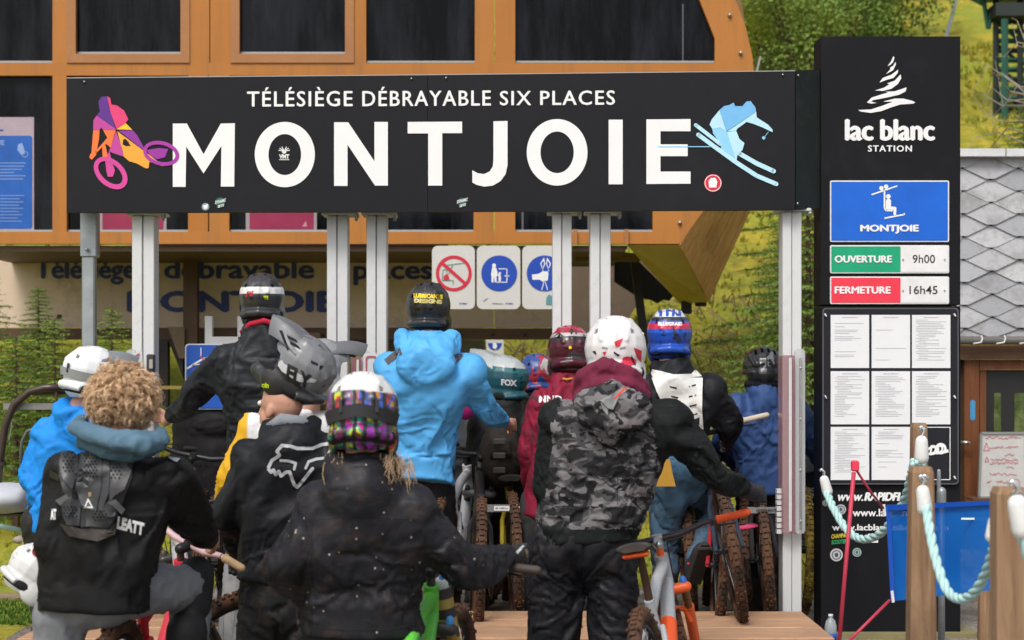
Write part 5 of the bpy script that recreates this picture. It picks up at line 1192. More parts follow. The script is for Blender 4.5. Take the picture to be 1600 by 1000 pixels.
# ---------------------------------------------------------------- 2 blond curly man, spine protector, left front
r, jk, j = person('person with curly blond hair and black spine protector over a black jacket, astride a bike',
    dict(head=(195, 640, 5.95), neck=(190, 712, 5.92), shL=(100, 752, 5.92), shR=(262, 752, 5.92), elL=(82, 850, 5.86), haL=(110, 905, 6.12), elR=(300, 815, 6.15), haR=(330, 846, 6.42), hip=(150, 905, 5.95), hem=(148, 952, 5.95), hiR=(200, 925, 5.98), knR=(300, 915, 6.25), foR=(285, 1130, 6.2), hiL=(95, 960, 5.95), knL=(85, 1070, 6.0), foL=(85, 1230, 6.0), barR=Vector((1, .1, 0))),
    JB2, TG, hood=0, vox=.0115, amp=.011, hw=(.205, .19, .22), hd=(.15, .14, .15), sleeve=(.082, .074, .062, .046), glove='L', bare=True, ground=.0, sim=True, head_ypr=(-24, -6, 0), seed=5, legr=(.10, .082, .068, .06))
dome_hair(r, j['head'] + Vector((-.0, 0, .02)), rot3(-24, -6, 0), BLOND, 3, 1900, R0=(.094, .106, .098), spread=1.0)
# folded blue-grey hood round the neck
mb = MB(); pts = [W(120, 668, 5.80), W(150, 680, 5.77), W(190, 690, 5.74), W(225, 692, 5.76), W(248, 690, 5.82)]; mb.tube([W(128, 655, 5.95)] + pts + [W(255, 672, 5.98)], [.03, .038, .045, .05, .048, .040, .02], 12, flat=.8); mb.tube([W(125, 688, 5.85), W(165, 703, 5.80), W(205, 706, 5.80), W(240, 700, 5.87)], [.03, .036, .036, .03], 10)
me = remesh(mb, .009, 4); folds(me, [(W(125, 670, 5.8), W(250, 695, 5.8), .06, .06, 'a')], .008, 8); V = mesh_np(me) - np.array(r.location); set_np(me, V); q = link_mesh('hood', me, fabric('hood_petrol', (.085, .155, .215), .85, .2), r, True)
BV = bvh_of([jk])
PL = paint('protector_grey', (.032, .034, .038), .45, 0, .15, (.10, .06, .04), .2, 6); PL2 = paint('protector_black', (.013, .013, .014), .5, 0, .2, (.08, .05, .03)); PLM = paint('protector_muddy', (.03, .024, .02), .7, 0, .7, (.07, .04, .025))
bp = [('plate', [(126, 680), (212, 692), (206, 745), (190, 790), (168, 842), (140, 842), (108, 795), (92, 745), (96, 695), (104, 682)], PL2, .012), ('plate', [(97, 700), (125, 694), (120, 745), (112, 765), (98, 748), (92, 725)], PL, .022), ('plate', [(128, 700), (160, 702), (158, 760), (150, 800), (128, 790), (118, 762), (122, 728)], PL, .028), ('plate', [(160.5, 702), (172, 703), (170, 770), (158, 800), (152, 800), (158, 760)], PL, .024),
      ('plate', [(174, 703), (209, 698), (206, 735), (194, 765), (178, 775), (170, 790), (172, 745)], PL, .022), ('plate', [(94, 782), (112, 776), (126, 790), (124, 822), (104, 820), (98, 806)], PL, .020), ('plate', [(146, 795), (158, 795), (170, 781), (184, 788), (178, 812), (168, 826), (142, 822), (126, 824), (128, 792)], PL, .022), ('plate', [(86, 782), (104, 772), (108, 778), (94, 790)], plain('protector_light', (.10, .105, .11), .5), .022), ('plate', [(168, 786), (180, 780), (196, 796), (190, 804), (178, 792)], plain('protector_light', (.10, .105, .11), .5), .026), ('plate', [(92, 818), (125, 826), (170, 828), (182, 815), (180, 835), (152, 846), (108, 838)], PLM, .018)]
dens_o = []
for nm, P_, mt, th in bp:
    q = decal(nm, [poly2d(P_)], BV, mt, r, .002, 12, th)
    if q: dens_o.append(q)
for q in ([(86, 690), (102, 676), (128, 672), (128, 684), (108, 690), (96, 706)], [(205, 690), (222, 700), (212, 712)], [(78, 735), (92, 742), (92, 752), (76, 745)]): decal('strap', [poly2d(q)], BV, PL2, r, .002, 12, .012)
BVP = bvh_of([jk] + dens_o); rs = np.random.RandomState(1); ho = []
for cx, cy, nx, ny, st_ in ((108, 725, 3, 6, 6), (143, 730, 4, 8, 5.2), (183, 733, 3, 7, 6), (111, 802, 4, 4, 5.5), (157, 808, 4, 4, 5.5)):
    for a in range(nx):
        for b in range(ny): x, y = cx + (a - nx / 2 + .5 * (b % 2)) * st_, cy + (b - ny / 2) * st_ * .9; ho.append(poly2d([(x - 1.5, y), (x - .6, y - 1.5), (x + .8, y - 1.5), (x + 1.5, y), (x + .8, y + 1.5), (x - .6, y + 1.5)]))
decal('vent_holes', ho, BVP, plain('hole_black', (.002, .002, .002), .9), r, .002, 99, kind='stuff')
decal('emblem', [ring2d([(137.5, 778), (131, 794), (146, 794)], [(137.8, 783), (134, 791.5), (142.5, 791.5)])], BVP, plain('print_grey_white', (.62, .62, .62), .5), r, .003, 6); decal('label', [poly2d([(138, 769), (143, 769), (143, 776), (138, 776)])], BVP, plain('label_gold', (.35, .25, .12), .5), r, .003)
decal('lettering', [text2d('LEATT', (182, 806, 226, 826), .06, .2, .26)], BV, WH, r, .004, 6); decal('lettering', [text2d('AT', (79, 795, 88, 812), .05, 0)], BV, WH, r, .004, 6)
for q in ([(68, 700), (84, 682), (98, 682), (82, 706)], [(246, 694), (262, 700), (282, 716), (276, 722), (256, 712)]): decal('shoulder_plate', [poly2d(q)], BV, plain('shoulder_cap_grey', (.22, .23, .25), .4), r, .002, 12, .018)
kp = MB(); kp.cap(W(306, 898, 6.25), W(302, 945, 6.22), .072, .070, 14); kp.cap(W(292, 985, 6.18), W(286, 1090, 6.18), .078, .074, 14)
me = remesh(kp, .01, 3); V = mesh_np(me) - np.array(r.location); set_np(me, V); link_mesh('knee_pad', me, fabric('kneepad_black', (.015, .015, .017), .6, .2), r, True)
# ---------------------------------------------------------------- 3 grey helmet tipped back, black jacket with fox emblem
r, jk, j = person('person in black jacket with grey fox-head emblem, grey full-face helmet tipped back on the head',
    dict(head=(438, 632, 6.85), neck=(455, 668, 6.82), shL=(392, 715, 6.82), shR=(520, 715, 6.82), elL=(356, 800, 6.85), haL=(368, 862, 7.1), elR=(545, 800, 6.9), haR=(560, 850, 7.2), hip=(452, 870, 6.85), hem=(446, 912, 6.85), knL=(400, 1040, 6.9), knR=(470, 1040, 6.85), foL=(400, 1190, 6.9), foR=(475, 1190, 6.85)),
    JB3, TD, hood=.92, vox=.0115, amp=.012, hw=(.205, .19, .205), hd=(.14, .13, .14), sleeve=(.080, .070, .058, .046), ground=.0, sim=True, tsim=True, head_ypr=(58, 4, 0), seed=9, legr=(.112, .095, .082, .075), bare=True)
mb = MB(); mb.tube([W(420, 668, 6.75), W(440, 656, 6.72), W(470, 660, 6.74), W(488, 672, 6.8)], [.02, .028, .028, .02], 10); obj('inner_collar', mb, fabric('collar_grey', (.22, .24, .27), .9), r, smooth=True)
def m_fly(t, co):
    s = t.sep(co); z = t.math('SUBTRACT', s[2], t.math('MULTIPLY', s[1], .25)); n = t.noise(co, 8, 3)
    return t.mix(t.ramp(z, [(.002, 0.), (.008, 1.)]), (.018, .018, .019), t.mix(n, (.13, .135, .145), (.21, .215, .225)))
HG = paint('helmet_grey', (.13, .135, .145), .4, 0, .2)
h3 = helmet(r, W(464, 580, 6.85), (76, 32, -6), helm_mat('helmet_fly', m_fly, .42), visor=HG, vis_tilt=6, s=.97)
BH = bvh_of([h3]); vs_ = [q for q in h3.children if q.name.startswith('visor')]; BHV = bvh_of([h3] + vs_); decal('visor_slots', [poly2d([(452, 531), (466, 540), (470, 546), (454, 538)]), poly2d([(448, 523), (462, 530), (466, 535), (450, 529)]), poly2d([(486, 563), (497, 568), (496, 571), (486, 567)]), poly2d([(436, 516), (441, 516), (452, 546), (449, 548)])], BHV, PAD, h3, .003, 4)
decal('helmet_stripe', [poly2d([(424, 548), (430, 546), (444, 568), (470, 586), (495, 594), (492, 598), (466, 597), (440, 580), (428, 562)])], BH, plain('print_pale', (.55, .56, .57), .5), h3, .003, 6)
decal('helmet_lettering', [text2d('FLY', (446, 566, 488, 592), .05, .2, .50)], BH, plain('print_ink', (.015, .015, .015), .5), h3, .005, 4); decal('helmet_lettering', [text2d('kcoin', (402, 596, 420, 605), .04, 0, .1)], BH, plain('lime_print', (.55, .75, .02), .5), h3, .005, 4)
BV = bvh_of([jk]); cf = lambda L: [(240 + x * .24, 540 + y * .24) for x, y in L]
fx = [(745, 800), (765, 745), (815, 715), (800, 690), (830, 645), (880, 650), (930, 665), (1035, 662), (1090, 640), (1125, 630), (1150, 655), (1135, 700)]
fin = [(1150, 745), (1100, 740), (1040, 745), (1005, 760), (985, 800)]
S_ = []
def poly_line(L, w):
    for k in range(len(L) - 1): S_.append(poly2d(cf(line2d(L[k], L[k + 1], w)))); S_.append(poly2d(cf(ell2d(L[k + 1][0], L[k + 1][1], w / 2, w / 2, 10))))
poly_line([(745, 800), (770, 748), (820, 715), (803, 688), (835, 650), (890, 655), (935, 670), (1040, 668), (1095, 645), (1140, 638), (1165, 660), (1140, 705), (1180, 735)], 22)
poly_line([(820, 748), (880, 752), (925, 765), (915, 805)], 18); poly_line([(1130, 730), (1060, 738), (1010, 755), (990, 798)], 18)
poly_line([(745, 800), (765, 825), (780, 810), (795, 840), (815, 818), (830, 850), (860, 825), (885, 822), (915, 905), (935, 922), (960, 895), (1035, 800)], 22)
decal('emblem', S_, BV, plain('print_silver', (.40, .41, .42), .45), r, .003, 6)
# ---------------------------------------------------------------- 4 camo hoodie
def camo():
    t = NT('hoodie_camo'); co = t.coord('Object', (1, 1, 1.75)); n = t.noise(co, 10.5, 2, .45, .9); n2 = t.noise(t.coord('Object', (1, 1, 1.75), (0, 0, 1)), 15, 2, .45, .8); f = t.noise(co, 90, 2)
    c = t.ramp(n, [(.0, (.018, .018, .020)), (.44, (.062, .061, .065)), (.53, (.175, .165, .17))], 'CONSTANT'); c = t.mix(t.ramp(n2, [(.0, 0.), (.58, 1.)], 'CONSTANT'), c, (.018, .018, .020)); oc = t.coord('Object'); n3 = t.noise(oc, 5, 3); c = t.mix(t.ramp(n3, [(.6, 0.), (.75, .4)]), c, (.07, .04, .03)); t.base(c, .85, 0, .2); t.bump(f, .004, .3); return t.m
CAMO = camo(); BLKH = fabric('hoodie_black', (.0065, .0085, .0085), .75, .25)
r, jk, j = person('person in grey camouflage hoodie with black sleeves and white-red helmet, pushing an orange bike',
    dict(head=(962, 566, 6.98), neck=(960, 612, 6.9), shL=(872, 655, 6.88), shR=(1044, 652, 6.9), elL=(852, 760, 6.92), haL=(880, 812, 7.15), elR=(1104, 732, 6.9), haR=(1172, 768, 7.12), hip=(918, 815, 6.95), hem=(920, 846, 6.95), hiL=(868, 850, 6.95), hiR=(952, 850, 6.95), knL=(862, 1000, 7.0), knR=(962, 990, 6.95), foL=(855, 1180, 7.0), foR=(975, 1180, 6.95), barR=Vector((1, .1, .35))),
    CAMO, TB_, hood=0, vox=.0115, amp=.0105, hw=(.225, .24, .25), hd=(.16, .16, .16), sleeve=(.088, .070, .056, .044), ground=.0, sim=True, tsim=True, seed=12, legr=(.125, .105, .095, .085))
jk.name = 'hoodie'
# sleeves black: second slot chosen by limb
me = jk.data; me.materials.append(BLKH); P = mesh_np(me) + np.array(r.location)
sg_ = [(W(1004, 660, 6.9), W(1104, 732, 6.9), .12, .08, 'a'), (W(1104, 732, 6.9), W(1180, 768, 7.12), .07, .05, 'f'), (W(860, 655, 6.88), W(852, 760, 6.92), .09, .075, 'a'), (W(852, 760, 6.92), W(880, 812, 7.15), .07, .05, 'f'), (W(930, 840, 6.95), W(935, 700, 6.9), .21, .25, 't'), (W(935, 700, 6.9), W(955, 625, 6.9), .24, .13, 't'), (W(825, 846, 6.95), W(1010, 846, 6.95), .02, .02, 't')]
ix, _, tt_, _ = nearest_seg(P, [(np.array(a), np.array(b), c, d, e) for a, b, c, d, e in sg_])
px_ = P[:, 0] / P[:, 1] * FOC + 800; py__ = 600 - (P[:, 2] - EYE) / P[:, 1] * FOC
blackv = (ix < 4) | ((px_ < 866 - (py__ - 640) * .10) & (py__ < 770)) | ((px_ > 1018 + (py__ - 640) * .10) & (py__ < 720)) | (py__ > 826) | (py__ < 640 - abs(px_ - 955) * -.05) & (px_ > 1000)
for p in me.polygons: p.material_index = 1 if sum(blackv[i] for i in p.vertices) > 2 else 0
# hood: camo outside, wine lining
mb = MB(); mb.ell(W(958, 634, 6.73), (.165, .065, .085), rot3(0, 0, 6)); mb.ell(W(955, 655, 6.72), (.13, .05, .075)); mb.ell(W(950, 676, 6.74), (.07, .035, .05)); mb.tube([W(908, 625, 6.80), W(958, 615, 6.72), W(1008, 628, 6.80)], [.04, .055, .04], 10)
me = remesh(mb, .009, 4); hs = [(W(905, 640, 6.75), W(1010, 645, 6.75), .09, .09, 'l')]; folds(me, hs, .014, 5); V = mesh_np(me) - np.array(r.location); set_np(me, V); hd_ = link_mesh('hood', me, CAMO, r, True); ORG[hd_.name] = Vector(r.location)
mb = MB(); mb.tube([W(900, 622, 6.9), W(912, 590, 6.83), W(945, 572, 6.80), (W(985, 585, 6.80)), W(1006, 606, 6.86), W(1012, 622, 6.92)], [.025, .036, .042, .036, .030, .02], 10); mb.tube([W(900, 628, 6.85), W(930, 600, 6.78), W(985, 600, 6.78), W(1010, 622, 6.85)], .034, 10)
me = remesh(mb, .009, 4); folds(me, [(W(900, 622, 6.9), W(950, 570, 6.8), .05, .05, 'l'), (W(950, 570, 6.8), W(1012, 622, 6.9), .05, .05, 'l')], .007, 6); V = mesh_np(me) - np.array(r.location); set_np(me, V); link_mesh('hood_lining', me, fabric('lining_wine', (.15, .018, .045), .85), r, True)
BV = bvh_of([hd_, jk]); decal('patch', [poly2d([(938, 626), (962, 612), (982, 598), (985, 606), (968, 618), (958, 640), (950, 638)]), poly2d([(938, 628), (950, 640), (950, 650), (942, 640)])], BV, plain('patch_grey', (.27, .28, .28), .7), r, .003, 5); decal('patch', [poly2d([(959, 622), (984, 596), (986, 600), (968, 617), (961, 624)])], BV, plain('patch_red', (.75, .06, .03), .6), r, .0045, 5)
decal('seam', [poly2d(line2d((915 + 50, 700), (965, 828), .8))], BV, BLKH, r, .0025, 8)
def m_wr(t, co):
    n = t.noise(co, 4.5, 1, .4, 1.2); s = t.sep(co); c = t.mix(t.ramp(n, [(.0, 0.), (.645, 1.)], 'CONSTANT'), (.74, .72, .72), (.62, .03, .07)); return t.mix(t.ramp(s[2], [(.0, .0), (.5, 0.)]), c, (.7, .7, .7))
h4 = helmet(r, j['head'] + Vector((0, .01, .02)), (-6, -4, 0), helm_mat('helmet_white_red', m_wr, .35), visor=HW, vis_tilt=-6, s=1.06)
BH = bvh_of([h4]); decal('helmet_print', [text2d('FOX', (966, 572, 1003, 588), .06, 0, .28)], BH, RED, h4, .003, 4); decal('helmet_print', [poly2d([(960, 534), (974, 528), (968, 541), (962, 542)]), poly2d([(941, 550), (948, 549), (944, 556)]), poly2d([(990, 543), (1003, 548), (1002, 566), (996, 560)])], BH, RED, h4, .003, 5); decal('vent', [poly2d([(959, 549), (969, 555), (966, 557), (959, 552)]), poly2d([(931, 555), (925, 549), (930, 548), (932, 553)]), poly2d([(987, 555), (994, 571), (991, 570), (986, 560)])], BH, PAD, h4, .003, 5)
# ---------------------------------------------------------------- 5 tall dark rider left
r, jk, j = person('tall person in plain dark grey jacket, black and white helmet, reaching left to a handlebar',
    dict(head=(410, 474, 8.8), neck=(408, 512, 8.75), shL=(352, 562, 8.75), shR=(455, 562, 8.75), elL=(302, 618, 8.9), haL=(262, 656, 9.15), elR=(470, 650, 8.8), haR=(440, 690, 9.1), hip=(408, 705, 8.85), hem=(408, 735, 8.85), barL=Vector((1, .1, -.3))),
    JG, TB_, hood=0, vox=.014, amp=.010, hw=(.18, .19, .215), hd=(.14, .14, .15), sleeve=(.085, .072, .058, .045), glove='R', bare=True, sim=True, seed=15, collar=.08)
mb = MB(); mb.tube([W(378, 520, 8.72), W(392, 506, 8.68), W(412, 501, 8.66), W(432, 507, 8.69), W(440, 517, 8.74)], .016, 8); obj('collar_trim', mb, fabric('trim_red', (.42, .015, .04), .7), r, smooth=True)
def m_bw(t, co):
    z = t.sep(co)[2]; return t.mix(t.ramp(t.math('MULTIPLY', z, 5.), [(.0, 0.), (.24, 0.), (.26, 1.), (.42, 1.), (.44, 0.)], 'LINEAR'), (.028, .029, .032), (.70, .70, .69))
h5 = helmet(r, j['head'], (0, 2, 0), helm_mat('helmet_bw', m_bw, .25), visor=plain('visor_black', (.02, .02, .022), .4), vis_tilt=0, s=.98)
BH = bvh_of([h5]); decal('helmet_print', [text2d('Fil', (384, 456, 396, 464), .03, .2, -.2)], BH, RED, h5, .003, 5); decal('helmet_print', [poly2d([(412, 462), (419, 462), (419, 468), (412, 468)])], BH, plain('lime_print', (.55, .75, .02), .5), h5, .003, 5)
# ---------------------------------------------------------------- 6 light blue jacket
BLUJ = fabric('jacket_sky_blue', (.085, .36, .70), .6, .15, spec=.25)
r, jk, j = person('person in light blue hooded rain jacket and black helmet with yellow lettering',
    dict(head=(670, 487, 8.95), neck=(668, 528, 8.85), shL=(612, 578, 8.85), shR=(728, 580, 8.85), elL=(594, 660, 8.9), haL=(606, 725, 9.1), elR=(758, 638, 8.95), haR=(792, 662, 9.15), hip=(652, 720, 8.95), hem=(650, 756, 8.92), barR=Vector((1, .1, .2))),
    BLUJ, TB_, hood=1.3, vox=.0125, amp=.012, hw=(.205, .2, .215), hd=(.15, .145, .15), sleeve=(.090, .074, .062, .046), glove=False, bare=True, sim=True, seed=18)
dome_hair(r, j['head'] + Vector((0, 0, -.02)), rot3(0, 0, 0), DARKH, 8, 200, R0=(.076, .094, .09), spread=.5)
def m_bk(t, co): return (.018, .018, .020)
HB = helm_mat('helmet_black', m_bk, .25); h6 = helmet(r, j['head'], (-6, 6, 0), HB, visor=plain('visor_black', (.02, .02, .022), .4), vis_tilt=0, s=.98)
BH = bvh_of([h6]); YP = plain('print_yellow', (.80, .58, .01), .5); YP2 = plain('print_cream', (.62, .55, .18), .5); decal('helmet_lettering', [text2d('LUBRICANTS', (646, 458, 692, 465), .06, 0, .05)], BH, YP, h6, .003, 3); decal('helmet_lettering', [text2d('DESIGNS', (647, 466, 691, 473), .06, 0, .05)], BH, YP2, h6, .003, 3)
BV = bvh_of([jk]); decal('shoulder_patch', [poly2d([(600, 562), (624, 542), (628, 552), (606, 570)]), ], BV, fabric('patch_taupe', (.10, .085, .085), .8), r, .004, 6); decal('shoulder_patch', [poly2d([(706, 556), (720, 550), (724, 556), (712, 570)])], BV, fabric('patch_taupe', (.10, .085, .085), .8), r, .004, 6)
# ---------------------------------------------------------------- 7 dark red jersey
def m_redj():
    t = NT('jersey_crimson'); co = t.coord('Object'); n = t.noise(co, 9, 5, .7, 1.5); t.base(t.mix(t.ramp(n, [(.5, 0.), (.62, .85)]), (.23, .010, .035), (.05, .02, .028)), .7, 0, .25); t.bump(n, .008, .4); return t.m
r, jk, j = person('person in crimson long-sleeved jersey with black streaks and dark red helmet',
    dict(head=(890, 555, 9.0), neck=(886, 592, 8.95), shL=(842, 632, 8.95), shR=(928, 630, 8.95), elL=(822, 705, 8.98), haL=(828, 765, 9.15), elR=(945, 705, 9.0), haR=(940, 760, 9.2), hip=(868, 775, 9.0), hem=(862, 812, 9.0)),
    (m_redj(), 'jersey'), fabric('trousers_charcoal', (.035, .037, .038), .7), hood=0, vox=.014, amp=.010, hw=(.17, .175, .19), hd=(.13, .13, .14), sleeve=(.075, .066, .055, .045), glove=True, head_ypr=(4, -4, 0), sim=True, seed=21)
def m_wine(t, co):
    s = t.sep(co); z = s[2]; n = t.noise(co, 6, 2, .5, 1.5); c = t.ramp(t.math('MULTIPLY', z, 5.), [(.0, (.07, .006, .016)), (.34, (.02, .02, .022)), (.46, (.42, .38, .38)), (.56, (.33, .02, .05))], 'CONSTANT'); return t.mix(t.ramp(n, [(.0, 0.), (.6, 1.)], 'CONSTANT'), c, (.05, .045, .05))
h7 = helmet(r, j['head'], (4, -4, 0), helm_mat('helmet_wine', m_wine, .25), visor=plain('visor_wine', (.20, .015, .03), .35), vis_tilt=8, s=.98)
BH = bvh_of([h7]); decal('helmet_print', [poly2d(ell2d(891, 543, 2.6, 2.6, 12))], BH, YP, h7, .003, 5); decal('diamond', [poly2d([(893, 512), (897, 517), (893, 523), (889, 517)])], BH, BK, h7, .003, 5)
BV = bvh_of([jk]); decal('lettering', [text2d('MND', (842, 618, 878, 629), .03)], BV, WH, r, .003, 5); mb = MB().tube([W(868, 589, 8.90), W(886, 593, 8.86), W(904, 589, 8.90)], .006, 6); obj('collar_trim', mb, plain('trim_orange', (.6, .25, .04), .6), r)
# ---------------------------------------------------------------- 8 blue helmet, white back protector
r, jk, j = person('person in blue jeans and black jacket with white slotted back protector',
    dict(head=(1046, 530, 9.2), neck=(1046, 572, 9.12), shL=(1004, 612, 9.12), shR=(1108, 612, 9.12), elL=(985, 690, 9.2), haL=(1000, 740, 9.4), elR=(1138, 662, 9.18), haR=(1138, 690, 9.45), hip=(1058, 715, 9.2), hem=(1060, 735, 9.2), hiL=(1045, 738, 9.2), hiR=(1082, 735, 9.2), knL=(1040, 850, 9.35), foL=(1040, 960, 9.3), knR=(1120, 800, 9.55), foR=(1084, 880, 9.1), toeR=Vector((0, .3, -1)), barR=Vector((1, .1, .2))),
    JB3, fabric('jeans_blue', (.055, .125, .20), .8, .2, lowmud=(.9, 1.2)), hood=.8, vox=.0135, amp=.011, hw=(.155, .165, .20), hd=(.13, .13, .14), sleeve=(.088, .078, .062, .046), sim=True, tsim=True, seed=24, legr=(.115, .09, .07, .06))
def m_blue(t, co):
    s = t.sep(co); z = t.math('MULTIPLY', t.math('ADD', s[2], t.math('MULTIPLY', s[0], .0)), 5.); n = t.noise(co, 8, 2, .5, 2.0); c = t.ramp(z, [(.0, (.012, .07, .42)), (.17, (.012, .10, .55)), (.28, (.62, .02, .06)), (.44, (.02, .10, .5)), (.5, (.018, .02, .03)), (.6, (.62, .66, .72))], 'CONSTANT'); st = t.new('TexWave', wave_type='BANDS'); t.l.new(co, st.inputs['Vector']); st.inputs['Scale'].default_value = 9; st.inputs['Distortion'].default_value = 2.5
    return t.mix(t.math('MULTIPLY', t.ramp(z, [(.6, 0.), (.61, 1.)], 'CONSTANT'), t.ramp(st.outputs[1], [(.0, 0.), (.55, 1.)], 'CONSTANT')), t.mix(t.ramp(n, [(.0, 0.), (.62, 1.)], 'CONSTANT'), c, (.02, .03, .09)), (.02, .07, .42))
h8 = helmet(r, j['head'], (-4, 2, 0), helm_mat('helmet_blue', m_blue, .25), visor=plain('visor_blue', (.03, .10, .45), .3), vis_tilt=0, s=1.02)
BH = bvh_of([h8]); decal('helmet_lettering', [text2d('BLUEGRASS', (1028, 503, 1066, 509), .05)], BH, WH, h8, .003, 4); decal('arrow', [poly2d([(1050, 527), (1057, 527), (1054, 531)])], BH, PAD, h8, .003, 5)
BV = bvh_of([jk]); WPL = paint('protector_white', (.70, .70, .67), .45, 0, .25, (.35, .3, .25), .05, 8)
q = decal('plate', [poly2d([(1018, 590), (1098, 590), (1097, 640), (1099, 670), (1094, 690), (1080, 690), (1052, 660), (1040, 640), (1026, 612)])], BV, WPL, r, .004, 8, .03); q2 = decal('plate', [poly2d([(1014, 576), (1034, 580), (1052, 585), (1080, 584), (1092, 572), (1098, 574), (1097, 588), (1054, 592), (1020, 590)])], BV, WPL, r, .004, 8, .024)
q2_ = decal('plate', [poly2d([(1079, 691), (1094, 691), (1096, 712), (1090, 726), (1078, 722), (1070, 700)])], BV, WPL, r, .004, 8, .026)
BVW = bvh_of([x for x in (q, q2, q2_, jk) if x]); sl = []
for (x, y) in ((1046, 603), (1048, 618), (1053, 634), (1076, 603), (1076, 619), (1077, 634), (1078, 648)):
    sl.append(poly2d([(x, y), (x + 12, y + (2.5 if x < 1070 else -3)), (x + 11, y + (5 if x < 1070 else -.5)), (x + 1, y + 2.4)]))
decal('slots', sl, BVW, plain('slot_black', (.008, .008, .008), .9), r, .002, 99, kind='stuff'); decal('strap_slot', [poly2d([(1082, 656), (1093, 652), (1093, 664), (1082, 664)])], BVW, plain('slot_black', (.008, .008, .008), .9), r, .003)
tl = MB().slab([(1033, 718), (1047, 718), (1050, 736), (1056, 760), (1026, 760), (1030, 736)], 9.0, .02); tag(obj('ski_pass_holder', tl, paint('ochre_plastic', (.42, .22, .02), .5), None), 'yellow ochre scraper hanging at the hip over blue jeans', 'scraper')
# ---------------------------------------------------------------- 9 navy jacket
r, jk, j = person('person in navy blue jacket with black open helmet, half behind the right post',
    dict(head=(1192, 583, 9.65), neck=(1190, 608, 9.6), shL=(1150, 640, 9.6), shR=(1242, 640, 9.6), elL=(1132, 690, 9.7), haL=(1150, 730, 9.95), elR=(1270, 688, 9.7), haR=(1285, 730, 9.95), hip=(1200, 735, 9.65), hem=(1202, 772, 9.65), knL=(1180, 860, 9.75), knR=(1214, 850, 9.65), foL=(1176, 960, 9.7), foR=(1212, 965, 9.65)),
    fabric('jacket_navy', (.035, .078, .215), .6, .2), TP, hood=0, vox=.014, amp=.011, hw=(.195, .195, .19), hd=(.15, .14, .14), sleeve=(.080, .072, .06, .045), sim=True, seed=27, collar=.085, legr=(.11, .085, .078, .07))
helmet(r, j['head'] + Vector((0, 0, -.005)), (0, -4, 0), helm_mat('helmet_black_gloss', lambda t, co: t.ramp(t.noise(co, 7, 2, .5, 1), [(.0, (.02, .021, .024)), (.62, (.20, .21, .23))], 'CONSTANT'), .18), kind='half', visor=plain('visor_black', (.02, .02, .022), .4), s=.98)
# ---------------------------------------------------------------- 10 blue jacket at left, white helmet
BLU2 = fabric('jacket_azure', (.012, .22, .66), .6, .15, spec=.25)
r, jk, j = person('person in bright blue hooded jacket with white helmet, behind the blond rider',
    dict(head=(146, 592, 8.4), neck=(118, 640, 8.4), shL=(72, 678, 8.4), shR=(140, 672, 8.5), elL=(46, 742, 8.4), haL=(70, 778, 8.65), elR=(170, 740, 8.6), hip=(95, 800, 8.45), hem=(95, 830, 8.45), knL=(75, 905, 8.5), foL=(65, 985, 8.4)),
    BLU2, TD, hood=.9, vox=.014, amp=.011, hw=(.17, .175, .18), hd=(.14, .14, .14), sleeve=(.080, .070, .058, .045), sim=True, seed=30, head_ypr=(-62, -8, 0))
helmet(r, j['head'], (-62, -10, 0), helm_mat('helmet_white', lambda t, co: t.ramp(t.sep(co)[2], [(.0, (.66, .68, .70)), (.5, (.74, .75, .76))]), .35), kind='full', visor=plain('visor_smoke', (.20, .22, .24), .3), strap=plain('strap_grey', (.25, .26, .27), .6), vis_tilt=4, s=1.0)
# ---------------------------------------------------------------- 11 dark hoodie
r, jk, j = person('person in dark charcoal hoodie seen below the reaching arm, violet trimmed helmet',
    dict(head=(352, 596, 9.9), neck=(336, 634, 9.85), shL=(292, 668, 9.85), shR=(362, 660, 9.85), hip=(318, 780, 9.9), hem=(318, 812, 9.9)),
    (fabric('hoodie_charcoal', (.021, .020, .022), .8), 'hoodie'), TB_, hood=1.0, vox=.015, amp=.009, hw=(.17, .18, .19), hd=(.13, .13, .14), seed=33)
helmet(r, j['head'], (-20, 0, 0), HB, visor=None, strap=plain('strap_violet', (.16, .02, .42), .6), s=.98)
# ---------------------------------------------------------------- 12 yellow sleeve
def m_yel():
    t = NT('jersey_yellow'); co = t.coord('Object'); x = t.sep(co)[0]; n = t.noise(co, 7, 4, .6, .5); t.base(t.mix(t.ramp(x, [(.0, 0.), (.5, 1.)]) if False else t.ramp(t.math('ADD', x, .5), [(.415, 0.), (.425, 1.)]), t.mix(n, (.72, .42, .02), (.60, .30, .01)), (.66, .66, .67)), .6, 0, .3); t.bump(n, .01, .4); return t.m
r, jk, j = person('person in yellow and white jersey almost hidden behind the fox emblem jacket',
    dict(head=(497, 592, 7.75), neck=(462, 640, 7.7), shL=(398, 672, 7.7), shR=(505, 670, 7.8), elL=(362, 745, 7.7), haL=(342, 806, 7.95), elR=(530, 745, 7.85), hip=(420, 835, 7.75), hem=(420, 870, 7.75), knL=(368, 990, 7.8), knR=(440, 990, 7.8), foL=(365, 1120, 7.8), foR=(445, 1120, 7.8)),
    (m_yel(), 'jersey'), fabric('trousers_silver', (.30, .30, .31), .6, .2, lowmud=(.5, 2.)), hood=0, vox=.014, amp=.009, hw=(.17, .18, .20), hd=(.13, .13, .14), sleeve=(.076, .066, .052, .042), ground=0.0, seed=36, head_ypr=(-55, 0, 0))
helmet(r, W(505, 583, 7.8), (-68, -4, 0), helm_mat('helmet_grey2', lambda t, co: t.mix(t.noise(co, 6, 2), (.16, .165, .175), (.30, .31, .32)), .4), visor=HG, vis_tilt=6, s=.98)
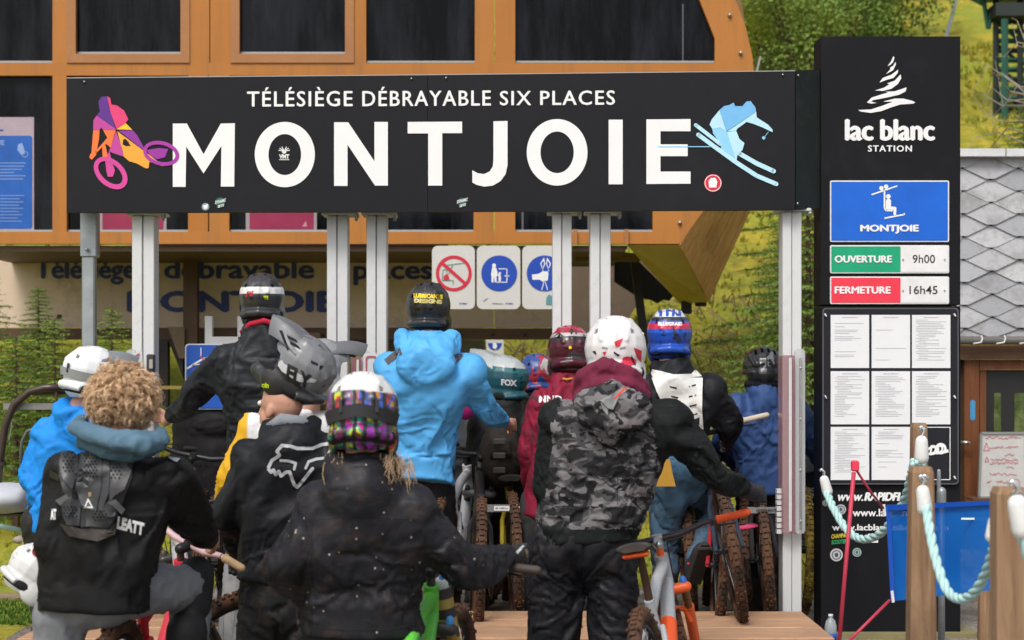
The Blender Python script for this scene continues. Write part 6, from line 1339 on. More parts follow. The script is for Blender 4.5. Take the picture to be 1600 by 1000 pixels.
# ---------------------------------------------------------------- 13 teal helmet with backpack
r, jk, j = person('person in black with dark backpack and teal helmet, between blue and crimson riders',
    dict(head=(782, 600, 9.8), neck=(790, 632, 9.75), shL=(752, 668, 9.75), shR=(822, 668, 9.75), hip=(785, 780, 9.85), hem=(785, 810, 9.85)),
    JB2, TB_, hood=0, vox=.015, amp=.009, hw=(.17, .18, .19), hd=(.13, .13, .14), seed=39, head_ypr=(60, 0, 0))
def m_teal(t, co): return t.ramp(t.math('MULTIPLY', t.sep(co)[2], 5.), [(.0, (.012, .09, .12)), (.36, (.02, .16, .19)), (.50, (.66, .70, .70))], 'CONSTANT')
h13 = helmet(r, j['head'], (64, 6, 0), helm_mat('helmet_teal', m_teal, .35), visor=plain('visor_pale', (.66, .70, .70), .35), vis_tilt=14, s=1.05)
BH = bvh_of([h13]); decal('helmet_lettering', [text2d('FOX', (783, 592, 808, 602), .05, 0, .08)], BH, WH, h13, .004, 4)
mb = MB(); mb.ell(W(782, 712, 9.56), (.125, .09, .19)); mb.box(W(782, 700, 9.48), (.12, .05, .12), None, .015); me = remesh(mb, .012, 3); folds(me, [(W(782, 760, 9.56), W(782, 670, 9.56), .12, .12, 'l')], .006, 4); V = mesh_np(me) - np.array(r.location); set_np(me, V); bq = link_mesh('backpack', me, fabric('pack_dark', (.028, .022, .018), .7), r, True)
for y in (690, 712, 735): obj('pack_patch', MB().box(W(780, y, 9.40), (.07, .014, .035), None, .005), plain('pack_patch', (.055, .05, .045), .6), r)
# ---------------------------------------------------------------- 14 grey sleeve person
r, jk, j = person('person in grey jacket mostly hidden behind the light blue jacket',
    dict(head=(690, 610, 10.2), neck=(702, 640, 10.2), shL=(670, 672, 10.2), shR=(732, 672, 10.2), elR=(750, 738, 10.1), hip=(705, 790, 10.2), hem=(705, 815, 10.2)),
    fabric('jacket_mid_grey', (.10, .105, .115), .6), TB_, hood=0, vox=.015, amp=.010, hw=(.17, .18, .19), hd=(.13, .13, .14), seed=42, sleeve=(.082, .074, .06, .045))
helmet(r, j['head'], (0, 0, 0), helm_mat('helmet_pink', lambda t, co: (.42, .05, .16), .35), s=.98)
# ---------------------------------------------------------------- 15 low far person
r, jk, j = person('small person in black far in the queue with a red and blue helmet',
    dict(head=(838, 592, 10.6), neck=(838, 620, 10.6), shL=(805, 650, 10.6), shR=(870, 650, 10.6), hip=(838, 770, 10.6), hem=(838, 795, 10.6)),
    JB2, TB_, hood=0, vox=.017, amp=.009, hw=(.16, .17, .18), hd=(.13, .13, .14), seed=45)
helmet(r, j['head'], (10, 0, 0), helm_mat('helmet_redblue', lambda t, co: t.ramp(t.noise(co, 8, 1, .5, 1), [(.0, (.03, .08, .3)), (.5, (.5, .04, .07)), (.62, (.5, .5, .5))], 'CONSTANT'), .35), s=.98)
# ================================================================ BICYCLES
def mud_rubber():
    t = NT('muddy_tyre'); co = t.coord('Object'); n = t.noise(co, 9, 5, .65); n2 = t.noise(co, 60, 3); t.base(t.mix(t.ramp(t.math('ADD', n, t.math('MULTIPLY', n2, .15)), [(.42, 0.), (.62, 1.)]), (.020, .018, .017), (.115, .058, .034)), .85, 0, .2); t.bump(n2, .004, .6); return t.m
def wall_rubber(): 
    t = NT('tyre_yellow_mud'); co = t.coord('Object'); n = t.noise(co, 12, 5, .65); t.base(t.mix(t.ramp(n, [(.42, 0.), (.6, 1.)]), (.40, .30, .06), (.10, .06, .035)), .85, 0, .2); return t.m
RUB, RUBY = mud_rubber(), wall_rubber()
MET = plain('bike_alloy', (.50, .51, .52), .3, .9); BLKM = paint('bike_black', (.012, .012, .013), .4, 0, .5, (.06, .035, .022), .2, 9, .3); MUDM = paint('bike_muddy', (.07, .038, .024), .8, 0, .5, (.02, .015, .012), .3, 12, .2)
GR = lambda nm, c: paint('grip_' + nm, c, .7, 0, .25)
WHL = {}
def wheel_meshes():
    if WHL: return WHL
    Rr = .345
    def mk(k, mb, m, sm=True):
        me = bpy.data.meshes.new(k); me.from_pydata(mb.v, [], mb.f); me.update(); me.materials.append(m)
        if sm: me.polygons.foreach_set('use_smooth', [True] * len(me.polygons)); me.set_sharp_from_angle(angle=R(50))
        WHL[k] = me
    mk('tyre', MB().ring((0, 0, 0), (1, 0, 0), Rr, .029, 56, 12), None)
    kb = MB()
    for i in range(72):
        a = 2 * math.pi * i / 72
        for x, q, w, h in ((0 if i % 2 else .001, 0, .022 if i % 2 else .016, .006), (-.019, .55, .010, .0075), (.019, .55, .010, .0075)):
            if q and i % 2: continue
            rr = Rr + .029 * math.cos(q * 1.2) + .002; m = Matrix.Rotation(a, 3, 'X') @ Matrix.Rotation((-1 if x > 0 else 1) * -q * .9, 3, 'Y'); kb.box(Matrix.Rotation(a, 3, 'X') @ Vector((x, 0, rr)), (w, .016, h * 2), m)
    mk('tread_knobs', kb, None, False)
    mk('rim', MB().ring((0, 0, 0), (1, 0, 0), Rr - .034, .014, 48, 8, .9), BLKM)
    sp = MB()
    for i in range(28):
        a = 2 * math.pi * i / 28; b = a + (.9 if i % 2 else -.9) * .35; sp.tube([(.03 * (1 if i % 4 < 2 else -1), .028 * math.sin(b), .028 * math.cos(b)), (0, (Rr - .04) * math.sin(a), (Rr - .04) * math.cos(a))], .0013, 3, cap=False)
    mk('spokes', sp, MET, False)
    mk('hub', MB().cap((-.045, 0, 0), (.045, 0, 0), .018, .018, 12).ring((.03, 0, 0), (1, 0, 0), .024, .006, 20, 6).ring((-.03, 0, 0), (1, 0, 0), .024, .006, 20, 6), BLKM)
    d = MB(); a, b = [], []
    for i in range(40): t_ = 2 * math.pi * i / 40; w = .002 * math.sin(i * 1.57); a.append((-.04, (.095 + w) * math.cos(t_), (.095 + w) * math.sin(t_))); b.append((-.04, .072 * math.cos(t_), .072 * math.sin(t_)))
    d.add(a + b + [(x - .002, y, z) for x, y, z in a + b], [(k, (k + 1) % 40, 40 + (k + 1) % 40, 40 + k) for k in range(40)] + [(80 + k, 120 + k, 120 + (k + 1) % 40, 80 + (k + 1) % 40) for k in range(40)])
    for i in range(5): t_ = 2 * math.pi * i / 5; d.tube([(-.041, .02 * math.cos(t_), .02 * math.sin(t_)), (-.041, .075 * math.cos(t_ + .3), .075 * math.sin(t_ + .3))], .003, 4)
    mk('brake_disc', d, plain('disc_steel', (.35, .35, .36), .35, .9), False)
    return WHL
def bicycle(label, px, d, yaw, lean=0, steer=0, frame=(.3, .3, .3), fork=(.02, .02, .02), stanchion=(.03, .03, .03), grip=(.02, .02, .02), bar=(.02, .02, .022), tyre=None, saddle=True, pedal=(.02, .02, .02), g=.25, accent=None, cap=None, spring=None, bar_w=.385, post=None, saddle_up=None, extra=None, sh=.0, wheel_name='wheel'):
    x = (px - 800) * d / FOC
    r = empty('bicycle', (x, d, g), label, 'bicycle', 'mountain bikes in the lift queue', (0, R(lean), 0)); r.rotation_euler = (Matrix.Rotation(R(yaw), 3, 'Z') @ Matrix.Rotation(R(lean), 3, 'Y')).to_euler()
    nm = 'bk%d' % px; FRM = paint('frame_' + nm, frame, .3, 0, .35, (.09, .05, .03), .06, 8); FK = paint('fork_' + nm, fork, .35, 0, .25, (.09, .05, .03)); ST = paint('stan_' + nm, stanchion, .3, .2, .4, (.06, .03, .02)); GP = paint('grip_' + nm, grip, .65, 0, .2); BA = paint('bar_' + nm, bar, .35, .2, .2); PD_ = paint('pedal_' + nm, pedal, .5, 0, .4); TY = tyre or RUB
    L = lambda n, mb, m, p=r, sm=True: (lambda o: (setattr(o, 'parent', p), o)[1])(obj(n, mb, m, None, smooth=sm, local=True, auto=40 if sm else None))
    WR = .374; wb = 1.23; RA = Vector((0, 0, WR)); FA = Vector((0, wb, WR)); BB = Vector((0, .44, .345)); HT = Vector((0, .80, .86)); HB_ = Vector((0, .835, .76)); SD = Vector((0, .26, .93)); STt = Vector((0, .30, .70))
    ax = (HT - HB_).normalized(); SM = Matrix.Translation(HT) @ Matrix.Rotation(R(steer), 4, ax) @ Matrix.Translation(-HT)
    def wh(c, M4=None):
        w = bpy.data.objects.new(wheel_name, wheel_meshes()['rim']); COL.objects.link(w); w.parent = r; M_ = Matrix.Translation(c); M_ = (M4 @ M_) if M4 is not None else M_; w.matrix_local = M_
        for k in ('tyre', 'tread_knobs', 'spokes', 'hub', 'brake_disc'):
            o = bpy.data.objects.new(k, WHL[k]); COL.objects.link(o); o.parent = w
            if k in ('tyre', 'tread_knobs'):
                if not WHL[k].materials: WHL[k].materials.append(None)
                o.material_slots[0].link = 'OBJECT'; o.material_slots[0].material = TY
            if k == 'tread_knobs': o['kind'] = 'stuff'
        return w
    wh(RA); wh(FA, SM)
    m = MB(); m.tube([BB + Vector((0, .01, 0)), BB.lerp(HB_, .5) + Vector((0, .0, .0)), HB_ + Vector((0, -.01, 0))], [.036, .034, .030], 12, flat=1.25); L('down_tube', m, FRM)
    m = MB(); m.tube([STt, STt.lerp(HT, .5) + Vector((0, 0, .01)), HT - ax * .03], [.022, .024, .027], 12, flat=1.2).tube([BB, STt, STt + (STt - BB).normalized() * .05], [.026, .022, .021], 12).tube([HB_ - ax * .02, HT + ax * .02], .029, 14).cap(BB - Vector((.04, 0, 0)), BB + Vector((.04, 0, 0)), .027); L('main_frame', m, FRM)
    for s in (-1, 1):
        m = MB().tube([BB + Vector((s * .035, -.02, .01)), BB.lerp(RA, .5) + Vector((s * .055, 0, .01)), RA + Vector((s * .07, 0, 0))], [.016, .015, .013], 8).tube([RA + Vector((s * .07, 0, .0)), RA.lerp(STt, .55) + Vector((s * .055, 0, .03)), STt + Vector((s * .03, .02, -.07))], [.012, .013, .012], 8); L('rear_stay', m, FRM)
    m = MB().cap(STt + Vector((0, .05, -.08)), STt + Vector((0, .19, -.14)), .018, .016).cap(STt + Vector((0, .19, -.14)), STt + Vector((0, .26, -.17)), .010, .010); L('shock', m, BLKM)
    if spring:
        sp_ = [STt + Vector((0, .05, -.08)).lerp(Vector((0, .19, -.14)), k / 60) + Vector((.028 * math.cos(k * .7), .012 * math.sin(k * .7), .026 * math.sin(k * .7))) for k in range(61)]; L('shock_spring', MB().tube(sp_, .006, 5), plain('spring_' + nm, spring, .4))
    # fork: crown, stanchions, lowers, arch
    def T(p): return SM @ Vector(p)
    cr = HB_ - ax * .045; m = MB().cap(T(cr + Vector((-.075, 0, 0))), T(cr + Vector((.075, 0, 0))), .024, .024, 10).cap(T(cr), T(HT + ax * .05), .016, .016); L('fork_crown', m, FK)
    dv = (FA - cr); dv = Vector((0, dv.y, dv.z))
    for s in (-1, 1):
        a = cr + Vector((s * .068, 0, .012)); b = a + dv.normalized() * .16; c_ = FA + Vector((s * .062, -.01, -.02)); L('stanchion', MB().tube([T(a), T(b + dv.normalized() * .03)], .0185, 12), ST); L('fork_leg', MB().tube([T(b), T(b.lerp(c_, .1)), T(b.lerp(c_, .85)), T(c_)], [.025, .0245, .022, .018], 12), FK)
        L('fork_cap', MB().cap(T(a + Vector((0, 0, .012))), T(a + Vector((0, 0, .024))), .017, .014, 10), plain('cap_' + nm, cap or (.05, .05, .05), .35))
    a = cr + dv.normalized() * .20; m = MB().tube([T(a + Vector((-.062, -.02, -.03))), T(a + Vector((-.05, -.035, .03))), T(a + Vector((0, -.04, .045))), T(a + Vector((.05, -.035, .03))), T(a + Vector((.062, -.02, -.03)))], .013, 8); L('fork_arch', m, FK)
    # cockpit
    S0 = HT + ax * .07; S1 = S0 + Vector((0, .045, .02)); L('stem', MB().cap(T(S0), T(S1), .024, .022, 10).box(T(S1), (.05, .03, .045), None, .006), BLKM if not extra else MET)
    hp = [S1 + Vector((x_, y_, z_)) for x_, y_, z_ in ((-bar_w, -.05, .03), (-.22, -.02, .026), (-.10, 0, .0), (0, 0, 0), (.10, 0, .0), (.22, -.02, .026), (bar_w, -.05, .03))]; L('handlebar', MB().tube([T(p) for p in hp], [.011, .0115, .0155, .0158, .0155, .0115, .011], 10), BA)
    for s, e in ((-1, hp[0]), (1, hp[-1])):
        i_ = hp[1] if s < 0 else hp[-2]; u = (i_ - e).normalized(); L('grip', MB().cap(T(e), T(e + u * .125), .0165, .0165, 10).ring(T(e + u * .13), (SM.to_3x3() @ u), .015, .005, 14, 6), GP); q = e + u * .155
        L('brake_lever', MB().cap(T(q), T(q + Vector((0, .03, -.015))), .012, .011, 8).tube([T(q + Vector((0, .03, -.015))), T(q + Vector((s * .03, .065, -.03))), T(q + Vector((s * .10, .06, -.035)))], [.006, .005, .004], 6), BLKM)
        L('brake_cable', MB().tube([T(q + Vector((0, .03, -.01))), T(q + Vector((-s * .10, .08, .02))), T(S1 + Vector((s * .04, .09, -.03))), T(cr + Vector((s * .03, .06, .02)))], .0028, 5, cap=False), BLKM)
    if saddle:
        up = SD if saddle_up is None else SD + Vector((0, -.012, 1)) * saddle_up; L('seat_post', MB().tube([STt, up - Vector((0, 0, .03))], [.0165, .0155], 10), MUDM if post is None else paint('post_' + nm, post, .5)); R_ = []
        for y, w, h, z in ((-.14, .055, .030, .012), (-.13, .072, .036, .014), (-.08, .070, .034, .008), (-.02, .045, .032, .0), (.05, .026, .030, -.002), (.12, .019, .026, -.004), (.135, .010, .018, -.006)): R_.append([up + Vector((math.cos(t_) * w, y, z + math.sin(t_) * h * (.55 if math.sin(t_) > 0 else .45 + .3 * abs(math.cos(t_))))) for t_ in (2 * math.pi * k / 16 for k in range(16))])
        L('saddle', fixn(MB().loft(R_)), paint('saddle_' + nm, (.035, .028, .025), .7, 0, .7, (.10, .06, .04)))
        if accent: L('saddle_base', MB().box(up + Vector((0, -.10, -.018)), (.105, .05, .022), None, .008), plain('saddle_base_' + nm, accent, .5))
    # drivetrain and pedals
    L('chainring', MB().ring(BB + Vector((.05, 0, 0)), (1, 0, 0), .062, .006, 32, 5, .5), MET)
    for s, dz in ((1, .07), (-1, -.07)):
        e = BB + Vector((s * .085, .155, dz)); L('crank_arm', MB().tube([BB + Vector((s * .06, 0, 0)), e], [.015, .012], 8, flat=.8), BLKM); c_ = e + Vector((s * .065, 0, 0)); p = MB(); fr = [(-.05, -.045), (-.035, -.055), (.035, -.055), (.05, -.045), (.05, .045), (.035, .055), (-.035, .055), (-.05, .045)]
        p.tube([c_ + Vector((a_, b_, 0)) for a_, b_ in fr + fr[:2]], .0075, 6).tube([c_ + Vector((-.05 if s > 0 else .05, 0, 0)), c_ + Vector((s * .048, 0, 0))], .011, 8)
        for a_ in (-.028, 0, .028): p.tube([c_ + Vector((a_, -.052, 0)), c_ + Vector((a_, .052, 0))], .0045, 5)
        L('pedal', p, PD_)
    L('derailleur', MB().cap(RA + Vector((.075, .01, -.06)), RA + Vector((.07, .05, -.13)), .013, .010).ring(RA + Vector((.07, .05, -.14)), (1, 0, 0), .018, .005, 14, 5), BLKM)
    L('cassette', MB().tube([RA + Vector((.035, 0, 0)), RA + Vector((.05, 0, 0)), RA + Vector((.06, 0, 0))], [.085, .06, .035], 20), MUDM)
    ch = [BB + Vector((.05, .0, .062)), RA + Vector((.045, 0, .06)), RA + Vector((.045, -.06, 0)), RA + Vector((.06, .02, -.14)), BB + Vector((.05, 0, -.062)), BB + Vector((.05, .06, 0)), BB + Vector((.05, .0, .062))]; L('chain', MB().tube(ch, .004, 5, cap=False), MUDM)
    if accent and extra == 'two_tone': 
        a = BB.lerp(HB_, .10); b = BB.lerp(HB_, .62); m = MB().tube([a, b], [.0375, .0358], 12, flat=1.26); L('painted_panel', m, plain('panel_' + nm, accent, .35))
    return r
wheel_meshes()
bicycle('grey and orange mountain bike with orange grips pushed by the camouflage hoodie rider', 1050, 6.35, -13, -10, 10, frame=(.42, .44, .46), fork=(.85, .12, .02), stanchion=(.20, .085, .02), grip=(.85, .10, .02), bar=(.035, .025, .035), accent=(.85, .11, .02), cap=(.03, .16, .55), g=.0, extra='two_tone', bar_w=.40, saddle_up=.03)
bicycle('red mountain bike with pinkish handlebar under the blond rider', 165, 6.05, -4, 4, -38, frame=(.62, .02, .045), fork=(.03, .03, .03), grip=(.45, .30, .16), bar=(.62, .42, .44), g=.0, saddle=False, pedal=(.5, .05, .06))
bicycle('green and white mountain bike with yellow banded shock of the front rider', 590, 5.2, -6, 3, -6, frame=(.12, .55, .06), fork=(.03, .03, .03), stanchion=(.35, .24, .04), grip=(.05, .035, .03), cap=(.05, .28, .7), g=.0, saddle=False)
bicycle('bike with brown muddy wheel standing on the timber edge behind the jeans rider', 1160, 8.50, -3, -10, 6, frame=(.02, .03, .05), fork=(.03, .03, .03), grip=(.55, .48, .38), g=.385, saddle=False, pedal=(.55, .04, .14))
bicycle('white framed bike with brown saddle beside the light blue jacket', 700, 8.95, -8, -2, -10, frame=(.70, .71, .72), fork=(.02, .02, .022), grip=(.02, .02, .02), cap=(.10, .22, .45), saddle_up=.08, g=.25, saddle=True)
bicycle('white and black bike under the tall dark rider at left', 330, 9.0, -4, 3, 10, frame=(.62, .62, .66), fork=(.03, .03, .03), grip=(.02, .02, .02), g=.25, saddle=False, spring=(.5, .02, .03))
bicycle('black bike with pink pedal between the right post and the information tower', 1252, 9.75, -2, 1, 4, frame=(.018, .018, .02), fork=(.02, .02, .02), tyre=RUBY, pedal=(.58, .05, .14), g=.25, saddle_up=.02)
bicycle('bike with yellow fork beside the navy jacket rider', 1176, 9.75, -12, -3, 0, frame=(.03, .03, .03), fork=(.62, .42, .02), stanchion=(.45, .28, .03), grip=(.6, .55, .5), pedal=(.6, .45, .6), g=.25, saddle=False)
bicycle('dark bike with brown saddle and yellow seat tube right of the black backpack', 808, 9.2, 3, -2, 0, frame=(.55, .42, .03), fork=(.02, .02, .02), g=.25, saddle_up=-.12)
bicycle('grey bike with red details at left behind the red bike', 292, 8.6, 14, 4, -20, frame=(.35, .36, .38), fork=(.03, .03, .03), grip=(.02, .02, .02), g=.25, saddle=False, pedal=(.03, .03, .03))
bicycle('muddy black bike behind the front rider outstretched arm', 745, 8.75, 2, 2, 0, frame=(.02, .02, .02), fork=(.20, .20, .21), g=.25, saddle=False)
bicycle('dark bike with red frame tube below the crimson jersey', 890, 9.6, -4, 3, 0, frame=(.35, .02, .03), fork=(.03, .03, .03), g=.25, saddle=False)
bicycle('black bike with blue fork caps beside the blue jeans', 1085, 9.55, -6, -4, 8, frame=(.03, .03, .03), fork=(.03, .03, .035), cap=(.02, .15, .6), grip=(.5, .45, .4), g=.25, saddle=False, pedal=(.55, .04, .14))
bicycle('silver bike with black fork squeezed between blond rider and fox emblem jacket', 318, 7.7, 16, -4, 14, frame=(.42, .42, .44), fork=(.03, .03, .03), spring=(.5, .03, .03), g=.0, saddle=False)
bicycle('muddy dark bike with yellow fork legs right behind the orange grip', 1205, 9.25, -6, -5, 6, frame=(.03, .03, .035), fork=(.60, .42, .03), g=.25, saddle=False, pedal=(.55, .05, .14))
bicycle('muddy bike with red seat tube between jeans rider and orange bike', 1118, 8.95, -4, 4, -6, frame=(.40, .02, .03), fork=(.03, .03, .03), cap=(.02, .15, .6), g=.25, saddle=False, pedal=(.6, .05, .2))
# striped shock reservoir of the front bike
r = empty('striped_damper', W(705, 1000, 6.15), 'yellow and black striped damper tube with blue cap on the green bike', 'damper'); pts = [W(690, 918, 6.1), W(712, 1040, 6.15)]; a, b = pts
for k in range(8):
    obj('band', MB().tube([a.lerp(b, k / 8), a.lerp(b, (k + .97) / 8)], .036, 18), plain('band_yellow', (.34, .25, .06), .5) if k % 2 else plain('band_dark', (.03, .028, .03), .5), r, smooth=True, auto=40)
obj('cap', MB().cap(a + Vector((0, 0, .0)), a + Vector((-.002, 0, .016)), .030, .026, 16), plain('cap_grey', (.5, .55, .55), .35), r, smooth=True); obj('adjuster', MB().cap(a + Vector((0, -.01, .02)), a + Vector((0, -.01, .042)), .013, .010, 10), plain('cap_blue', (.03, .25, .70), .3), r, smooth=True)
obj('green_guard', MB().slab([(672, 960), (684, 950), (694, 1010), (680, 1020)], 6.2, .03), plain('guard_green', (.14, .62, .05), .4), r)

# ================================================================ PROPS: rope barrier, banner, gates, chair, bottle
RP = fabric('rope_teal', (.40, .60, .58), .9, .12, scale=4, wrinkle=.2); RPW = paint('rope_end_white', (.72, .73, .70), .7); PWD = wood('fence_wood', (.20, .105, .055), (.40, .26, .15), 'z', 1.2, .75)
def wpost(cx, ytop, w0, w1, d, label, top_chamfer=True):
    r = empty('fence_post', W(cx, 1000, d), label, 'post', 'wooden rope-barrier posts'); r.location.z = 0.0; ORG[r.name] = Vector(r.location); c = W(cx, ytop, d); s = d / FOC; z = c.z
    m = MB(); a0, a1 = w0 * s / 2, w1 * s / 2; R_ = []
    for zz, h in ((0., a1), (z * .6, a1 * .55 + a0 * .45), (z - .02, a0), (z, a0 * .82)): R_.append([Vector((c.x + x * h, d + .045 + y * h, zz)) for x, y in ((-1, -.8), (-.8, -1), (.8, -1), (1, -.8), (1, .8), (.8, 1), (-.8, 1), (-1, .8))])
    m.loft(R_); obj('timber', fixn(m), PWD, r); return r
def rope(name, pts, d0, d1_, rad, label):
    r = empty(name, W(*pts[0], d0), label, 'rope', 'pale teal barrier ropes'); N = len(pts); P = []
    P = [W(x, y, d0 + (d1_ - d0) * k / (N - 1)) for k, (x, y) in enumerate(pts)]
    Q = []
    for k in range(N - 1):
        p0, p1, p2, p3 = P[max(k - 1, 0)], P[k], P[k + 1], P[min(k + 2, N - 1)]
        for q in range(10): t = q / 10; Q.append(.5 * ((2 * p1) + (p2 - p0) * t + (2 * p0 - 5 * p1 + 4 * p2 - p3) * t * t + (3 * p1 - p0 - 3 * p2 + p3) * t ** 3))
    Q.append(P[-1])
    # three twisted strands
    L = [0]
    for k in range(1, len(Q)): L.append(L[-1] + (Q[k] - Q[k - 1]).length)
    for st_ in range(3):
        S = []; n = int(L[-1] / .012)
        for i in range(n + 1):
            l = L[-1] * i / n; k = max(0, min(len(Q) - 2, int(np.searchsorted(L, l)) - 1)); t = (l - L[k]) / max(1e-6, L[k + 1] - L[k]); p = Q[k].lerp(Q[k + 1], t); tn = (Q[k + 1] - Q[k]).normalized(); u = tn.cross(Vector((0, 1, 0))).normalized(); v = tn.cross(u); a = l / (rad * 9) * 6.28 + st_ * 2.094; S.append(p + (u * math.cos(a) + v * math.sin(a)) * rad * .48)
        obj('strand', MB().tube(S, rad * .58, 7), RP, r, smooth=True)
    return r, P
def ferrule(r, x, y, d, rad, ang=0, hook=True):
    p = W(x, y, d); u = Vector((math.sin(R(ang)), 0, math.cos(R(ang)))); obj('ferrule', MB().cap(p, p - u * rad * 3.2, rad * 1.25, rad * 1.45, 14), RPW, r, smooth=True)
    if hook: obj('hook', MB().tube([p, p + u * rad * .9, p + u * rad * 2.2 + Vector((rad * .5, 0, 0)), p + u * rad * 3.0, p + u * rad * 2.5 - Vector((rad * .6, 0, 0))], rad * .38, 8), plain('chrome', (.7, .7, .7), .25, .9), r, smooth=True)
wpost(1439, 661, 23, 30, 8.2, 'rearmost wooden post holding the rope before the notices'); wpost(1444, 730, 34, 46, 5.9, 'middle wooden post with silver hook in front of the blue banner'); wpost(1584, 762, 50, 50, 4.9, 'nearest wooden post at the right edge of the picture'); wpost(1541, 868, 10, 20, 8.9, 'short wooden post seen under the banner right end')
r1, P = rope('barrier_rope', [(1291, 768), (1303, 795), (1322, 826), (1345, 842), (1372, 836), (1395, 812), (1414, 778), (1424, 740), (1428, 722)], 8.95, 7.6, .021, 'slack teal rope hanging in front of the website lines'); ferrule(r1, 1288, 750, 8.95, .020, -15)
r2, P = rope('barrier_rope', [(1440, 728), (1441, 718), (1441, 706), (1441, 700)], 7.95, 7.95, .022, 'short vertical teal rope end on the rearmost wooden post'); ferrule(r2, 1440, 690, 7.95, .024)
r3, P = rope('barrier_rope', [(1446, 786), (1453, 830), (1464, 880), (1480, 922), (1500, 936), (1522, 926), (1540, 896), (1552, 860), (1556, 838)], 5.75, 5.0, .0165, 'thick teal rope swinging between the two nearest wooden posts'); ferrule(r3, 1442, 768, 5.75, .0185, -6); ferrule(r3, 1553, 815, 5.0, .014, 8, False)
r4, P = rope('barrier_rope', [(1594, 818), (1606, 860), (1622, 900), (1640, 930)], 4.6, 4.6, .020, 'teal rope leaving the picture at the right edge'); ferrule(r4, 1590, 788, 4.6, .022, -12)
for (x, y, d, s) in ((1442, 748, 5.84, 1.), (1586, 772, 4.84, 1.), (1441, 672, 8.1, .9)):
    p = W(x, y, d); o = obj('eye_bolt', MB().ring(p - Vector((0, .02, 0)), (.3, 1, .2), .013 * s, .0045, 18, 6).cap(p + Vector((0, .03, 0)), p - Vector((0, .012, 0)), .006, .006, 8), plain('chrome', (.7, .7, .7), .25, .9), None, smooth=True); tag(o, {1442: 'silver eye bolt near the top of the middle wooden post', 1586: 'silver eye bolt on the nearest wooden post', 1441: 'silver eye bolt on the rearmost wooden post'}[x], 'eye bolt')
mp = empty('metal_stake', W(1471, 1000, 8.4), 'short grey metal stake with round cap behind the middle post', 'stake'); a = W(1470, 790, 8.4); obj('collar', MB().cap(W(1471, 786, 8.4), W(1471, 768, 8.4), .024, .024, 14), ZN, mp, smooth=True); obj('pin', MB().cap(W(1467, 764, 8.4), W(1467, 736, 8.4), .011, .010, 10), ZN, mp, smooth=True); obj('shaft', MB().tube([W(1471, 786, 8.4), Vector((W(1471, 786, 8.4).x, 8.4, .2))], .018, 10), ZN, mp, smooth=True)
# blue banner on red cords
def bann():
    t = NT('banner_blue'); co = t.coord('Object'); n = t.noise(co, 1.6, 3, .5, .6); tr = t.new('BsdfTransparent'); mx = t.new('MixShader'); mx.inputs[0].default_value = .93; t.base(t.mix(t.ramp(n, [(.35, 0.), (.65, 1.)]), (.0, .10, .42), (.01, .17, .58)), .35, 0, .4); t.l.new(tr.outputs[0], mx.inputs[1]); t.l.new(t.p.outputs[0], mx.inputs[2]); t.l.new(mx.outputs[0], t.out.inputs['Surface']); t.bump(n, .03, .5); return t.m
bn = empty('blue_banner', W(1470, 935, 7.9), 'translucent blue banner stretched across the lower tower behind the posts', 'banner'); m = MB(); nx, ny = 22, 10
for j_ in range(ny + 1):
    for i_ in range(nx + 1):
        u, v = i_ / nx, j_ / ny; x = (1386 + (1556 - 1386) * u) * (1 - v) + (1396 + (1558 - 1396) * u) * v; y = (790 - 7 * u) * (1 - v) + (939 - 18 * u) * v; p = W(x, y, 7.9 - .5 * u); m.v.append((p.x, p.y + .010 * math.sin(u * 7 + v * 3) * (.2 + v * .8), p.z))
for j_ in range(ny):
    for i_ in range(nx): k = j_ * (nx + 1) + i_; m.f.append((k, k + 1, k + nx + 2, k + nx + 1)); m.mi.append(0)
obj('sheet', m, bann(), bn, smooth=True); NB = plain('banner_hem', (.0, .07, .42), .5); dbn = lambda x, y: 7.885 - .5 * (x - 1386) / 170
obj('hem', MB().slab([(1385, 789), (1556, 782), (1556, 788.5), (1385, 798)], dbn, .004), NB, bn); obj('hem', MB().slab([(1384, 790), (1391, 792), (1399, 939), (1392, 940)], lambda x, y: 7.88, .004), NB, bn)
obj('white_stripe', MB().slab([(1502, 809), (1556, 809), (1556, 812), (1502, 812)], lambda x, y: 7.50, .003), WH, bn)
for x, y in ((1381, 797), (1394, 932)): obj('clip', MB().slab([(x - 2, y - 8), (x + 2, y - 9), (x + 4, y + 9), (x, y + 10)], 7.87, .012), plain('clip_white', (.7, .7, .68), .4), bn)
RD = paint('red_cord', (.50, .035, .07), .5); rf = empty('red_stake', W(1310, 1010, 7.7), 'thin leaning red stake with red cap in front of the tower', 'stake'); obj('rod', MB().tube([W(1308, 1040, 7.7), W(1334, 738, 7.7)], .010, 8), RD, rf, smooth=True); obj('cap', MB().box(W(1336, 728, 7.7), (.034, .03, .05), None, .006), plain('cap_red', (.80, .04, .09), .4), rf)
tag(obj('guy_line', MB().tube([W(1339, 736, 7.72), W(1360, 768, 7.8), W(1382, 796, 7.88)], .006, 6), RD, smooth=True), 'red cord from the stake cap to the banner top corner', 'cord'); tag(obj('guy_line', MB().tube([W(1390, 938, 7.88), W(1326, 1002, 7.72)], .008, 6), RD, smooth=True), 'red cord from the banner bottom corner down to the stake', 'cord')
